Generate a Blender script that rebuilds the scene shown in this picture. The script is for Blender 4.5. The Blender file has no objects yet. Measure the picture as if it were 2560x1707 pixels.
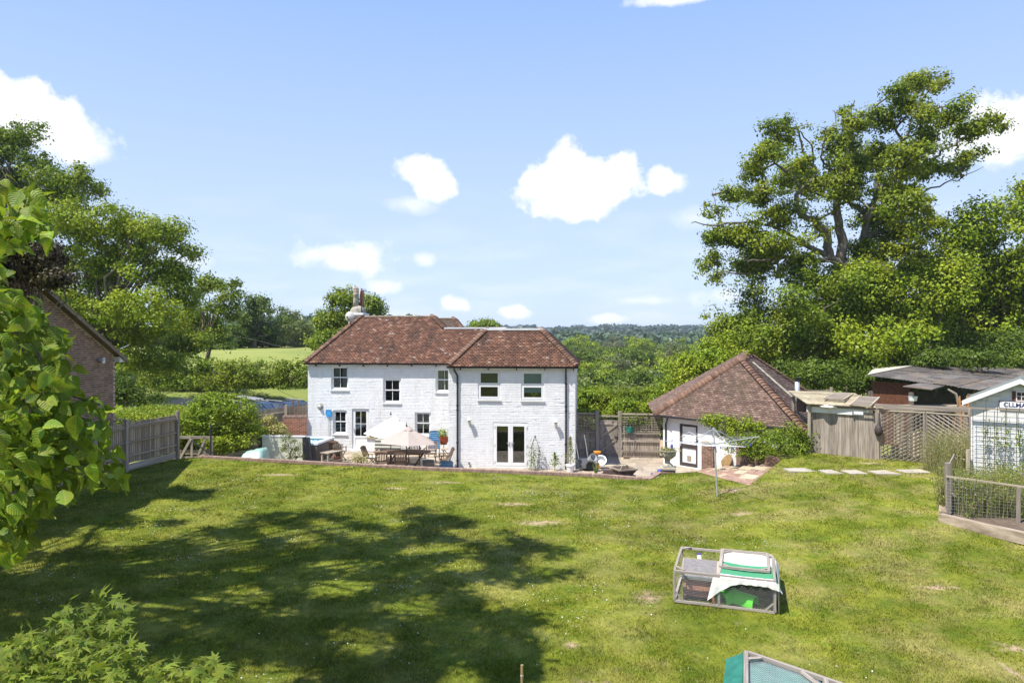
import bpy, math, random
import numpy as np
from mathutils import Vector, Matrix, Quaternion
random.seed(5)
RNG = np.random.default_rng(11)
R = math.radians
SC = bpy.context.scene
COL = SC.collection
# ------------------------------------------------------------------ camera, sky, sun, exposure
F, CX, CY, H = 1707.0, 1280.0, 853.5, 5.6          # focal length and centre in photo pixels, eye height over the patio
cd = bpy.data.cameras.new('camera'); cam = bpy.data.objects.new('camera', cd); COL.objects.link(cam)
cam.location = (0, 0, H); cam.rotation_euler = (R(90), 0, 0)
cd.sensor_width = 36; cd.lens = 36 * F / 2560; cd.clip_end = 6000; cd.clip_start = .1
SC.camera = cam
SUN_EL, SUN_TRAVEL = R(61), R(54)                   # travel azimuth measured from +Y towards +X
SUN_STRENGTH, SKY_STRENGTH = 4.4, .12
EXPOSURE = .90
sdir = Vector((math.sin(SUN_TRAVEL)*math.cos(SUN_EL), math.cos(SUN_TRAVEL)*math.cos(SUN_EL), -math.sin(SUN_EL)))
sl = bpy.data.lights.new('sun', 'SUN'); so = bpy.data.objects.new('sun', sl); COL.objects.link(so)
sl.energy = SUN_STRENGTH; sl.angle = R(.53); sl.color = (1, .955, .88)
so.rotation_euler = sdir.to_track_quat('-Z', 'Y').to_euler(); so.location = (-20, -20, 40)
SC.view_settings.view_transform = 'Standard'; SC.view_settings.look = 'None'
SC.view_settings.exposure = EXPOSURE; SC.view_settings.gamma = 1; SC.view_settings.use_curve_mapping = False
K = 2560/2352.0                                      # my measurements of the photo were made on a 2352 px wide view

class NT:
    """small node-tree writer"""
    def __init__(s, nt): s.nt = nt; nt.nodes.clear()
    def n(s, t, **kw):
        nd = s.nt.nodes.new(t)
        for k, v in kw.items():
            if k.startswith('i_'):
                nd.inputs[int(k[2:])].default_value = v
            else: setattr(nd, k, v)
        return nd
    def l(s, a, b): s.nt.links.new(a, b)
    def m(s, op, a, b=None, c=None, clamp=False):
        nd = s.nt.nodes.new('ShaderNodeMath'); nd.operation = op; nd.use_clamp = clamp
        for i, v in enumerate((a, b, c)):
            if v is None: continue
            if hasattr(v, 'is_output'): s.l(v, nd.inputs[i])
            else: nd.inputs[i].default_value = v
        return nd.outputs[0]
    def mix(s, fac, a, b, mode='MIX'):
        nd = s.nt.nodes.new('ShaderNodeMix'); nd.data_type = 'RGBA'; nd.blend_type = mode
        for i, v in ((0, fac), (6, a), (7, b)):
            if hasattr(v, 'is_output'): s.l(v, nd.inputs[i])
            else: nd.inputs[i].default_value = v if i == 0 else (*v[:3], 1)
        return nd.outputs[2]

def build_world():
    w = bpy.data.worlds.new('World'); SC.world = w; w.use_nodes = True
    T = NT(w.node_tree)
    out = T.n('ShaderNodeOutputWorld'); bg = T.n('ShaderNodeBackground'); bg.inputs[1].default_value = SKY_STRENGTH
    T.l(bg.outputs[0], out.inputs[0])
    sky = T.n('ShaderNodeTexSky', sky_type='NISHITA'); sky.sun_disc = False
    sky.sun_elevation = SUN_EL; sky.sun_rotation = math.atan2(-sdir.x, -sdir.y)
    sky.air_density = 1.0; sky.dust_density = .55; sky.ozone_density = 2.2; sky.altitude = 100
    tc = T.n('ShaderNodeTexCoord'); sep = T.n('ShaderNodeSeparateXYZ'); T.l(tc.outputs['Generated'], sep.inputs[0])
    x, y, z = sep.outputs
    az = T.m('ARCTAN2', x, y); el = T.m('ARCSINE', T.m('MINIMUM', T.m('MAXIMUM', z, -1.), 1.))
    nz = T.n('ShaderNodeTexNoise'); nz.inputs['Scale'].default_value = 9; nz.inputs['Detail'].default_value = 9; nz.inputs['Roughness'].default_value = .62
    T.l(tc.outputs['Generated'], nz.inputs['Vector'])
    nz2 = T.n('ShaderNodeTexNoise'); nz2.inputs['Scale'].default_value = 26; nz2.inputs['Detail'].default_value = 7; nz2.inputs['Roughness'].default_value = .6
    T.l(tc.outputs['Generated'], nz2.inputs['Vector'])
    nn = T.m('ADD', T.m('MULTIPLY', T.m('SUBTRACT', nz.outputs[0], .5), 1.9), T.m('MULTIPLY', T.m('SUBTRACT', nz2.outputs[0], .5), 1.5))
    # cumulus clouds: centre and half size on the sky (photo pixels turned into azimuth and elevation), thickness
    blobs = [(1330,428,150,54,1),(1308,385,54,50,1),(1350,392,50,36,1),(1418,405,58,46,1),(1318,462,95,34,1),(1240,425,62,36,1),
             (968,388,58,32,.85),(1004,425,46,38,.9),(945,470,60,18,.35),(1522,412,38,30,.9),(1552,418,26,20,.6),(20,255,105,56,1),(110,305,110,44,.8),(185,335,60,26,.5),
             (2330,285,110,62,1),(2250,340,130,40,.6),(790,590,100,40,.75),(975,598,28,18,.45),(1045,697,36,22,.8),
             (1185,718,44,18,.8),(1395,732,50,14,.7),(1560,-5,110,14,.6),(1590,500,80,26,.3),(1660,680,70,26,.45),(880,660,40,18,.5),(1480,690,90,12,.35),
             (430,600,60,26,.4)]
    mask = None
    for bx, by, rx, ry, s in blobs:
        dx = bx*K - CX; dy = CY - by*K
        a0 = math.atan(dx/F); e0 = math.atan(dy/math.hypot(F, dx)); k = 1.10*K/F
        da = T.m('DIVIDE', T.m('SUBTRACT', az, a0), rx*k); de = T.m('DIVIDE', T.m('SUBTRACT', el, e0), ry*k)
        d = T.m('SQRT', T.m('ADD', T.m('MULTIPLY', da, da), T.m('MULTIPLY', de, de)))
        v = T.m('MULTIPLY', T.m('SUBTRACT', T.m('ADD', 1.0, nn), d), 3.0*s, clamp=True)
        v = T.m('MULTIPLY', v, s**.5)
        mask = v if mask is None else T.m('MAXIMUM', mask, v)
    # thin cloud low over the horizon, all the way round
    mp = T.n('ShaderNodeMapping'); mp.inputs['Scale'].default_value = (5, 5, 22); T.l(tc.outputs['Generated'], mp.inputs[0])
    nz3 = T.n('ShaderNodeTexNoise'); nz3.inputs['Scale'].default_value = 1.6; nz3.inputs['Detail'].default_value = 8; T.l(mp.outputs[0], nz3.inputs['Vector'])
    low = T.m('MULTIPLY', T.m('MULTIPLY', T.m('SUBTRACT', nz3.outputs[0], .44), 2.6, clamp=True), T.m('SUBTRACT', 1.0, T.m('MULTIPLY', T.m('ABSOLUTE', T.m('SUBTRACT', el, .03)), 5.0), clamp=True))
    mask = T.m('MAXIMUM', mask, T.m('MULTIPLY', low, .45))
    mask = T.m('SMOOTH_MIN', mask, 1.0, .1)
    hs = T.n('ShaderNodeHueSaturation'); hs.inputs['Saturation'].default_value = SKY_SAT; hs.inputs['Value'].default_value = SKY_VAL
    T.l(sky.outputs[0], hs.inputs['Color'])
    # the photo's sky is paler and flatter than the model's: blend towards a soft summer blue, paler at the horizon
    rp = T.n('ShaderNodeValToRGB'); T.l(T.m('MULTIPLY', T.m('ABSOLUTE', el), 1/1.5708), rp.inputs[0]); e = rp.color_ramp.elements
    e[0].position = 0; e[0].color = (.63, .775, 1, 1); e[1].position = 1; e[1].color = (.20, .36, .90, 1); q = e.new(.10); q.color = (.585, .735, 1, 1); q = e.new(.30); q.color = (.335, .525, .98, 1)
    vm = T.n('ShaderNodeVectorMath', operation='SCALE'); T.l(rp.outputs[0], vm.inputs[0]); vm.inputs['Scale'].default_value = 4.9
    col = T.mix(mask, T.mix(.88, hs.outputs[0], vm.outputs[0]), CLOUD)
    T.l(col, bg.inputs[0])
SKY_SAT, SKY_VAL, CLOUD = 1.0, 1.0, (5.3, 5.35, 5.5)
build_world()

# ------------------------------------------------------------------ measuring
def P(px, py, d): return Vector(((px-CX)*d/F, d, H-(py-CY)*d/F))
def G(px, py, z=0.):
    d = (H-z)*F/(py-CY); return Vector(((px-CX)*d/F, d, z))
def ss(a, b, x):
    t = np.clip((x-a)/(b-a), 0, 1); return t*t*(3-2*t)
def lawn_z(x, y): return .82 + .58*ss(3.5, 10.5, x)*ss(10, 22, y) + .02*np.sin(x*.9)*np.cos(y*.7)

# ------------------------------------------------------------------ objects
def link(o, parent=None):
    COL.objects.link(o)
    if parent is not None: o.parent = parent
    return o
def tag(o, label=None, cat=None, group=None, kind=None):
    if label: o['label'] = label
    if cat: o['category'] = cat
    if group: o['group'] = group
    if kind: o['kind'] = kind
    return o
def thing(name, label, cat, loc=(0, 0, 0), rz=0., group=None):
    o = bpy.data.objects.new(name, None); link(o); o.location = loc; o.rotation_euler = (0, 0, rz); o.empty_display_size = .2
    return tag(o, label, cat, group)
def np_mesh(name, V, FA, mat=None, smooth=False):
    V = np.asarray(V, np.float32); FA = np.asarray(FA, np.int32); k = FA.shape[1]
    me = bpy.data.meshes.new(name)
    me.vertices.add(len(V)); me.vertices.foreach_set('co', V.ravel())
    me.loops.add(FA.size); me.loops.foreach_set('vertex_index', FA.ravel())
    me.polygons.add(len(FA)); me.polygons.foreach_set('loop_start', np.arange(0, FA.size, k, dtype=np.int32))
    if smooth: me.polygons.foreach_set('use_smooth', np.ones(len(FA), bool))
    if mat: me.materials.append(mat)
    me.update(calc_edges=True)
    return me
def mobj(name, me, parent=None, loc=(0, 0, 0), rot=(0, 0, 0), sc=(1, 1, 1)):
    o = bpy.data.objects.new(name, me); link(o, parent); o.location = loc; o.rotation_euler = rot; o.scale = sc
    return o
class MB:
    def __init__(s): s.v = []; s.f = []
    def add(s, vs, fs):
        b = len(s.v); s.v += [tuple(v) for v in vs]; s.f += [tuple(i+b for i in f) for f in fs]; return s
    def box(s, c, d, rz=0., M=None):
        x, y, z = d[0]/2, d[1]/2, d[2]/2; c = Vector(c)
        Q = M if M is not None else Matrix.Rotation(rz, 3, 'Z')
        vs = [c + Q @ Vector((i*x, j*y, k*z)) for i in (-1, 1) for j in (-1, 1) for k in (-1, 1)]
        return s.add(vs, [(0, 1, 3, 2), (4, 6, 7, 5), (0, 4, 5, 1), (2, 3, 7, 6), (0, 2, 6, 4), (1, 5, 7, 3)])
    def b(s, x0, x1, y0, y1, z0, z1): return s.box(((x0+x1)/2, (y0+y1)/2, (z0+z1)/2), (x1-x0, y1-y0, z1-z0))
    def bar(s, p, q, w, h=None, nrm=(0, 1, 0)):
        p, q = Vector(p), Vector(q); M, L = frame(q-p, nrm)
        return s.box((p+q)/2, (w, h or w, L), M=M)
    def tube(s, pts, rad, seg=6, cap=True):
        pts = [Vector(p) for p in pts]; n = len(pts)
        if not hasattr(rad, '__len__'): rad = [rad]*n
        b = len(s.v); ref = Vector((.31, .87, .12))
        for i, p in enumerate(pts):
            t = (pts[min(i+1, n-1)] - pts[max(i-1, 0)]).normalized()
            a = t.cross(ref)
            if a.length < .05: a = t.cross(Vector((1, 0, 0)))
            a.normalize(); c = t.cross(a)
            for k in range(seg):
                an = 2*math.pi*k/seg; s.v.append(tuple(p + (a*math.cos(an)+c*math.sin(an))*rad[i]))
        for i in range(n-1):
            for k in range(seg):
                k2 = (k+1) % seg; s.f.append((b+i*seg+k, b+i*seg+k2, b+(i+1)*seg+k2, b+(i+1)*seg+k))
        if cap: s.f.append(tuple(b+k for k in range(seg))[::-1]); s.f.append(tuple(b+(n-1)*seg+k for k in range(seg)))
        return s
    def lathe(s, prof, seg=16, c=(0, 0, 0)):
        b = len(s.v); n = len(prof)
        for r, z in prof:
            for k in range(seg):
                an = 2*math.pi*k/seg; s.v.append((c[0]+r*math.cos(an), c[1]+r*math.sin(an), c[2]+z))
        for i in range(n-1):
            for k in range(seg):
                k2 = (k+1) % seg; s.f.append((b+i*seg+k, b+i*seg+k2, b+(i+1)*seg+k2, b+(i+1)*seg+k))
        s.f.append(tuple(b+k for k in range(seg))[::-1]); s.f.append(tuple(b+(n-1)*seg+k for k in range(seg)))
        return s
    def prism(s, poly, off):
        """polygon (3-D points) extruded by the vector off"""
        n = len(poly); off = Vector(off); vs = [Vector(p) for p in poly] + [Vector(p)+off for p in poly]
        fs = [tuple(range(n))[::-1], tuple(range(n, 2*n))] + [(i, (i+1) % n, n+(i+1) % n, n+i) for i in range(n)]
        return s.add(vs, fs)
    def mesh(s, name, mat, smooth=False):
        me = bpy.data.meshes.new(name); me.from_pydata(s.v, [], s.f)
        if mat: me.materials.append(mat)
        if smooth: me.polygons.foreach_set('use_smooth', np.ones(len(me.polygons), bool))
        me.update(); return me
    def build(s, name, mat, parent=None, loc=(0, 0, 0), rot=(0, 0, 0), smooth=False):
        return mobj(name, s.mesh(name, mat, smooth), parent, loc, rot)
def frame(d, nrm=(0, 1, 0)):
    L = d.length; z = d/L; y = Vector(nrm); y = y - z*y.dot(z)
    if y.length < 1e-3: y = Vector((1, 0, 0)) - z*z.x
    y.normalize(); x = y.cross(z)
    return Matrix((x, y, z)).transposed(), L
_ub = {}
def unit_box(mat):
    if mat.name not in _ub:
        # a cube with slightly eased edges
        e = .5; i = .47
        _ub[mat.name] = MB().b(-e, e, -e, e, -e, e).mesh('block_'+mat.name, mat)
    return _ub[mat.name]
def piece(name, mat, parent, c, d, rz=0., M=None):
    o = bpy.data.objects.new(name, unit_box(mat)); link(o, parent); o.location = c; o.scale = d
    o.rotation_euler = M.to_euler() if M is not None else (0, 0, rz)
    return o
def barp(name, mat, parent, p, q, w, h=None, nrm=(0, 1, 0)):
    p, q = Vector(p), Vector(q); M, L = frame(q-p, nrm)
    return piece(name, mat, parent, (p+q)/2, (w, h or w, L), M=M)
def copy_tree(o, parent=None):
    c = o.copy(); link(c, parent)
    for ch in list(o.children): copy_tree(ch, c)
    return c

# ------------------------------------------------------------------ materials
MATS = {}
def M(name, c1, c2=None, scale=4., stretch=(1, 1, 1), rough=.8, bump=0., bscale=None, rnd=0., isl=0., spec=.3, metal=0., stops=None, stain=None, stscale=.8, ststretch=(1, 1, 1), lo=.35, hi=.65, coat=0., trans=0.):
    m = bpy.data.materials.new(name); m.use_nodes = True; T = NT(m.node_tree); MATS[name] = m
    out = T.n('ShaderNodeOutputMaterial'); p = T.n('ShaderNodeBsdfPrincipled'); T.l(p.outputs[0], out.inputs[0])
    p.inputs['Roughness'].default_value = rough; p.inputs['Specular IOR Level'].default_value = spec; p.inputs['Metallic'].default_value = metal
    if coat: p.inputs['Coat Weight'].default_value = coat
    tc = T.n('ShaderNodeTexCoord'); oi = T.n('ShaderNodeObjectInfo'); geo = T.n('ShaderNodeNewGeometry')
    off = T.n('ShaderNodeVectorMath', operation='MULTIPLY_ADD'); T.l(oi.outputs['Random'], off.inputs[0]); off.inputs[1].default_value = (37, 91, 53)
    T.l(tc.outputs['Object'], off.inputs[2])
    mp = T.n('ShaderNodeMapping'); mp.inputs['Scale'].default_value = stretch; T.l(off.outputs[0], mp.inputs[0])
    nz = T.n('ShaderNodeTexNoise'); nz.inputs['Scale'].default_value = scale; nz.inputs['Detail'].default_value = 7; nz.inputs['Roughness'].default_value = .6
    T.l(mp.outputs[0], nz.inputs['Vector'])
    c2 = c2 or tuple(min(1, c*1.35) for c in c1)
    if stops:
        rp = T.n('ShaderNodeValToRGB'); T.l(geo.outputs['Random Per Island'], rp.inputs[0]); el = rp.color_ramp.elements
        while len(el) < len(stops): el.new(.5)
        for e, (pos, c) in zip(el, stops): e.position = pos; e.color = (*c, 1)
        rp.color_ramp.interpolation = 'LINEAR'
        fac = T.m('MULTIPLY_ADD', nz.outputs[0], .8, .6)
        vm = T.n('ShaderNodeVectorMath', operation='SCALE'); T.l(rp.outputs[0], vm.inputs[0]); T.l(fac, vm.inputs['Scale']); col = vm.outputs[0]
    else:
        mr = T.n('ShaderNodeMapRange', clamp=True); T.l(nz.outputs[0], mr.inputs[0]); mr.inputs[1].default_value = lo; mr.inputs[2].default_value = hi
        col = T.mix(mr.outputs[0], c1, c2)
    if stain:
        n3 = T.n('ShaderNodeTexNoise'); n3.inputs['Scale'].default_value = stscale; n3.inputs['Detail'].default_value = 9; n3.inputs['Roughness'].default_value = .7
        m3 = T.n('ShaderNodeMapping'); m3.inputs['Scale'].default_value = ststretch; T.l(tc.outputs['Object'], m3.inputs[0]); T.l(m3.outputs[0], n3.inputs['Vector'])
        mr = T.n('ShaderNodeMapRange', clamp=True); T.l(n3.outputs[0], mr.inputs[0]); mr.inputs[1].default_value = .48; mr.inputs[2].default_value = .72
        col = T.mix(mr.outputs[0], col, stain)
    if rnd or isl:
        v = 1.0
        if rnd: v = T.m('MULTIPLY_ADD', oi.outputs['Random'], 2*rnd, 1-rnd)
        if isl:
            w = T.m('MULTIPLY_ADD', geo.outputs['Random Per Island'], 2*isl, 1-isl); v = T.m('MULTIPLY', v, w)
        hs = T.n('ShaderNodeHueSaturation'); T.l(col, hs.inputs['Color']); T.l(v, hs.inputs['Value']); col = hs.outputs[0]
    T.l(col, p.inputs['Base Color'])
    if bump:
        nb = nz
        if bscale:
            nb = T.n('ShaderNodeTexNoise'); nb.inputs['Scale'].default_value = bscale; nb.inputs['Detail'].default_value = 6; T.l(mp.outputs[0], nb.inputs['Vector'])
        bm = T.n('ShaderNodeBump'); bm.inputs['Strength'].default_value = bump; bm.inputs['Distance'].default_value = .02
        T.l(nb.outputs[0], bm.inputs['Height']); T.l(bm.outputs[0], p.inputs['Normal'])
    return m
def LEAF(name, c1, c2, c3=None, trans=.35, rough=.45, var=.25, nscale=.5, rnd=0., spec=.35, veins=False):
    """leaf material: colour differs from leaf to leaf (c1..c2) with drifts towards c3"""
    m = bpy.data.materials.new(name); m.use_nodes = True; T = NT(m.node_tree); MATS[name] = m
    out = T.n('ShaderNodeOutputMaterial'); p = T.n('ShaderNodeBsdfPrincipled'); p.inputs['Roughness'].default_value = rough; p.inputs['Specular IOR Level'].default_value = spec
    geo = T.n('ShaderNodeNewGeometry'); tc = T.n('ShaderNodeTexCoord'); oi = T.n('ShaderNodeObjectInfo')
    r = geo.outputs['Random Per Island']
    if rnd: r = T.m('FRACT', T.m('ADD', r, oi.outputs['Random']))
    col = T.mix(r, c1, c2)
    if c3:
        nz = T.n('ShaderNodeTexNoise'); nz.inputs['Scale'].default_value = nscale; nz.inputs['Detail'].default_value = 3; T.l(tc.outputs['Object'], nz.inputs['Vector'])
        mr = T.n('ShaderNodeMapRange', clamp=True); T.l(nz.outputs[0], mr.inputs[0]); mr.inputs[1].default_value = .42; mr.inputs[2].default_value = .68
        col = T.mix(T.m('MULTIPLY', mr.outputs[0], .8), col, c3)
    hs = T.n('ShaderNodeHueSaturation'); T.l(col, hs.inputs['Color'])
    v = T.m('MULTIPLY_ADD', T.m('FRACT', T.m('MULTIPLY', r, 7.31)), 2*var, 1-var)
    if rnd: v = T.m('MULTIPLY', v, T.m('MULTIPLY_ADD', oi.outputs['Random'], 2*rnd, 1-rnd))
    T.l(v, hs.inputs['Value'])
    if veins:                                             # midrib and side veins from the leaf's own coordinates
        uv = T.n('ShaderNodeSeparateXYZ'); T.l(tc.outputs['UV'], uv.inputs[0]); ay = T.m('ABSOLUTE', uv.outputs[1])
        w = T.m('ABSOLUTE', T.m('SUBTRACT', T.m('FRACT', T.m('MULTIPLY', T.m('SUBTRACT', uv.outputs[0], T.m('MULTIPLY', ay, .75)), 7.5)), .5))
        vn = T.m('MAXIMUM', T.m('GREATER_THAN', w, .43), T.m('LESS_THAN', ay, .016)); hv = T.n('ShaderNodeBump'); hv.inputs['Strength'].default_value = .8; hv.inputs['Distance'].default_value = .004; T.l(T.m('MULTIPLY', w, -1.), hv.inputs['Height']); T.l(hv.outputs[0], p.inputs['Normal'])
        sp2 = T.n('ShaderNodeTexNoise'); sp2.inputs['Scale'].default_value = 3; sp2.inputs['Detail'].default_value = 6; T.l(tc.outputs['UV'], sp2.inputs[0])
        c_ = T.mix(T.m('MULTIPLY', vn, .35), hs.outputs[0], (.35, .42, .10)); c_ = T.mix(T.m('MULTIPLY', T.m('GREATER_THAN', T.m('ADD', sp2.outputs[0], T.m('MULTIPLY', r, .12)), .735), .6), c_, (.24, .17, .03))
        h2 = T.n('ShaderNodeHueSaturation'); T.l(c_, h2.inputs['Color']); hs = h2
    T.l(hs.outputs[0], p.inputs['Base Color'])
    tr = T.n('ShaderNodeBsdfTranslucent'); yl = T.mix(.5, hs.outputs[0], (1, .95, .35), 'MULTIPLY'); T.l(T.mix(.6, hs.outputs[0], yl), tr.inputs[0])
    ms = T.n('ShaderNodeMixShader'); ms.inputs[0].default_value = trans; T.l(p.outputs[0], ms.inputs[1]); T.l(tr.outputs[0], ms.inputs[2])
    T.l(ms.outputs[0], out.inputs[0])
    return m
def GLASS(name, tint=(.9, .95, .95), refl=.6):
    m = bpy.data.materials.new(name); m.use_nodes = True; T = NT(m.node_tree)
    out = T.n('ShaderNodeOutputMaterial'); gl = T.n('ShaderNodeBsdfGlossy'); gl.inputs['Roughness'].default_value = .02; tr = T.n('ShaderNodeBsdfTransparent'); tr.inputs[0].default_value = (*tint, 1)
    fr = T.n('ShaderNodeFresnel'); fr.inputs[0].default_value = 1.55
    ms = T.n('ShaderNodeMixShader'); T.l(T.m('MULTIPLY', T.m('ADD', fr.outputs[0], .015), refl, clamp=True), ms.inputs[0]); T.l(tr.outputs[0], ms.inputs[1]); T.l(gl.outputs[0], ms.inputs[2])
    T.l(ms.outputs[0], out.inputs[0]); return m
# paint, timber, masonry
m_white = M('white_paint', (.66, .66, .66), (.74, .74, .74), scale=1.2, rough=.65, bump=.35, bscale=14, stain=(.56, .55, .52), stscale=1.1)
m_whitebrick = M('white_painted_brick', (.76, .76, .76), (.81, .81, .81), scale=2.5, rough=.6, bump=.5, bscale=22, isl=.03, stain=(.69, .68, .65), stscale=3, ststretch=(1, 1, .22))
m_upvc = M('white_plastic', (.70, .70, .70), (.74, .74, .74), scale=2, rough=.35)
m_black = M('black_metal', (.018, .018, .02), (.03, .03, .033), rough=.45)
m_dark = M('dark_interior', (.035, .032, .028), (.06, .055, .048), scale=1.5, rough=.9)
m_curtain = M('curtain_cloth', (.20, .19, .15), (.32, .30, .25), scale=6, stretch=(6, 1, .3), rough=.95)
m_blind = M('grey_blue_blind', (.16, .22, .25), (.19, .26, .29), scale=2, rough=.8)
m_glass = GLASS('window_glass'); m_glass2 = GLASS('door_glass', refl=1.7)
TILE = [(0, (.118, .062, .043)), (.3, (.165, .082, .054)), (.6, (.205, .100, .064)), (.87, (.25, .125, .079)), (.98, (.35, .195, .13)), (.998, (.42, .36, .31))]
m_tile = M('clay_tile', (.2, .1, .06), stops=TILE, scale=3, rough=.85, bump=.4, bscale=30, stain=(.066, .047, .038), stscale=2.2, ststretch=(1, .3, .3))
m_tile2 = M('brown_clay_tile', (.2, .1, .06), stops=[(0, (.135, .085, .066)), (.4, (.185, .118, .092)), (.8, (.24, .155, .12)), (1, (.31, .215, .165))], scale=3, rough=.85, bump=.4, bscale=30, stain=(.13, .10, .07), stscale=.7)
m_hip = M('hip_tile_clay', (.13, .075, .052), (.23, .13, .088), scale=5, rough=.85, bump=.4, rnd=.3, stain=(.16, .14, .10), stscale=4)
m_ridge = M('ridge_tile_clay', (.15, .12, .085), (.27, .21, .15), scale=4, rough=.9, bump=.5, rnd=.2, stain=(.34, .32, .22), stscale=3)
m_lead = M('pale_lead_flashing', (.55, .55, .55), (.68, .68, .68), scale=3, rough=.6)
m_underlay = M('roof_underlay', (.07, .045, .035), (.1, .06, .045), scale=4)
m_brick = M('brown_brick', (.19, .118, .085), (.28, .175, .125), scale=1.3, rough=.9, bump=.5, bscale=9, rnd=.3)
m_brickj = M('brown_brick_joined', (.19, .118, .085), (.28, .175, .125), scale=4, rough=.9, bump=.5, bscale=20, isl=.3)
m_redbrick = M('red_brick', (.26, .115, .07), (.36, .17, .11), scale=1.3, rough=.9, bump=.5, bscale=9, rnd=.28)
m_capbrick = M('cap_brick', (.25, .165, .125), (.36, .25, .195), scale=1.4, rough=.9, bump=.6, bscale=9, rnd=.22)
m_mortar = M('pale_mortar', (.42, .36, .29), (.52, .45, .37), scale=9, rough=.95, bump=.4)
m_wood = M('weathered_grey_wood', (.19, .155, .12), (.38, .325, .27), scale=3.2, stretch=(1, 1, .7), rough=.9, bump=.35, rnd=.2)
m_woodd = M('dark_weathered_wood', (.185, .138, .095), (.46, .375, .28), scale=2.6, stretch=(1.3, 1, .5), rough=.9, bump=.35, rnd=.28)
m_woodp = M('pale_weathered_wood', (.26, .21, .15), (.42, .36, .275), scale=3, stretch=(1, 1, .7), rough=.9, bump=.3, rnd=.15)
m_teak = M('brown_teak', (.10, .062, .042), (.19, .125, .088), scale=3, rough=.7, bump=.2, rnd=.15)
m_slate = M('york_stone', (.30, .245, .18), (.42, .35, .265), scale=1.6, rough=.9, bump=.35, bscale=8, rnd=.16, stain=(.25, .21, .165), stscale=2)
m_stonep = M('pale_paving_stone', (.34, .30, .23), (.44, .39, .31), scale=2, rough=.9, bump=.3, rnd=.08)
m_urn = M('weathered_cast_stone', (.30, .27, .21), (.46, .42, .34), scale=7, rough=.95, bump=.6, stain=(.15, .14, .11), stscale=6)
m_terra = M('terracotta', (.34, .15, .09), (.43, .22, .145), scale=4, rough=.85)
m_bark = M('bark', (.10, .08, .06), (.23, .19, .15), scale=3, stretch=(1, 1, .4), rough=.95, bump=.6)
m_barkp = M('pale_bark', (.19, .165, .135), (.33, .29, .245), scale=2.2, stretch=(1, 1, .5), rough=.95, bump=.6)
m_galv = M('galvanised_steel', (.42, .43, .44), (.55, .56, .57), scale=6, rough=.45, metal=.4)
m_felt = M('green_grey_felt', (.13, .145, .13), (.18, .195, .175), scale=12, rough=.95, bump=.2)
m_soil = M('soil', (.09, .065, .045), (.15, .11, .075), scale=5, rough=1, bump=.5)
m_gravel = M('pale_gravel', (.33, .235, .145), (.43, .325, .215), scale=14, rough=.95, bump=.5)
# ------------------------------------------------------------------ foliage
m_oakleaf = LEAF('oak_leaf', (0.098, 0.155, 0.012), (0.196, 0.260, 0.019), (0.280, 0.308, 0.019), trans=.30, spec=.16, var=.32)
m_leafA = LEAF('bright_leaf', (0.131, 0.212, 0.014), (0.255, 0.330, 0.023), (0.315, 0.356, 0.024), trans=.30, spec=.16, var=.32)
m_leafB = LEAF('mid_leaf', (0.096, 0.160, 0.014), (0.193, 0.266, 0.023), (0.251, 0.292, 0.024), trans=.30, spec=.16, var=.32)
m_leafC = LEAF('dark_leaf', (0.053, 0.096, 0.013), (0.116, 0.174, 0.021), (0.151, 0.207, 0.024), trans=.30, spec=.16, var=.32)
m_leafD = LEAF('grey_green_leaf', (0.114, 0.154, 0.046), (0.205, 0.248, 0.070), (0.243, 0.271, 0.083), trans=.30, spec=.16, var=.32)
m_copper = LEAF('copper_leaf', (.040, .026, .016), (.085, .052, .024), (.075, .075, .022), trans=.3, var=.5)
m_yellowleaf = LEAF('golden_leaf', (.42, .37, .10), (.55, .47, .17), (.25, .28, .07), trans=.3, nscale=2.)
m_limeleaf = LEAF('lime_leaf', (.085, .165, .010), (.19, .285, .016), (.28, .30, .02), trans=.42, rough=.5, var=.4, nscale=1.5, rnd=.3, spec=.25, veins=True)
m_mapleleaf = LEAF('maple_leaf', (.095, .165, .022), (.19, .27, .035), (.28, .29, .035), trans=.42, spec=.15, var=.3, nscale=1.6, rnd=.25, veins=True)
m_weed = LEAF('weed_stem', (.24, .23, .09), (.44, .40, .20), (.24, .28, .07), trans=.3, var=.35, nscale=1.0)

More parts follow.
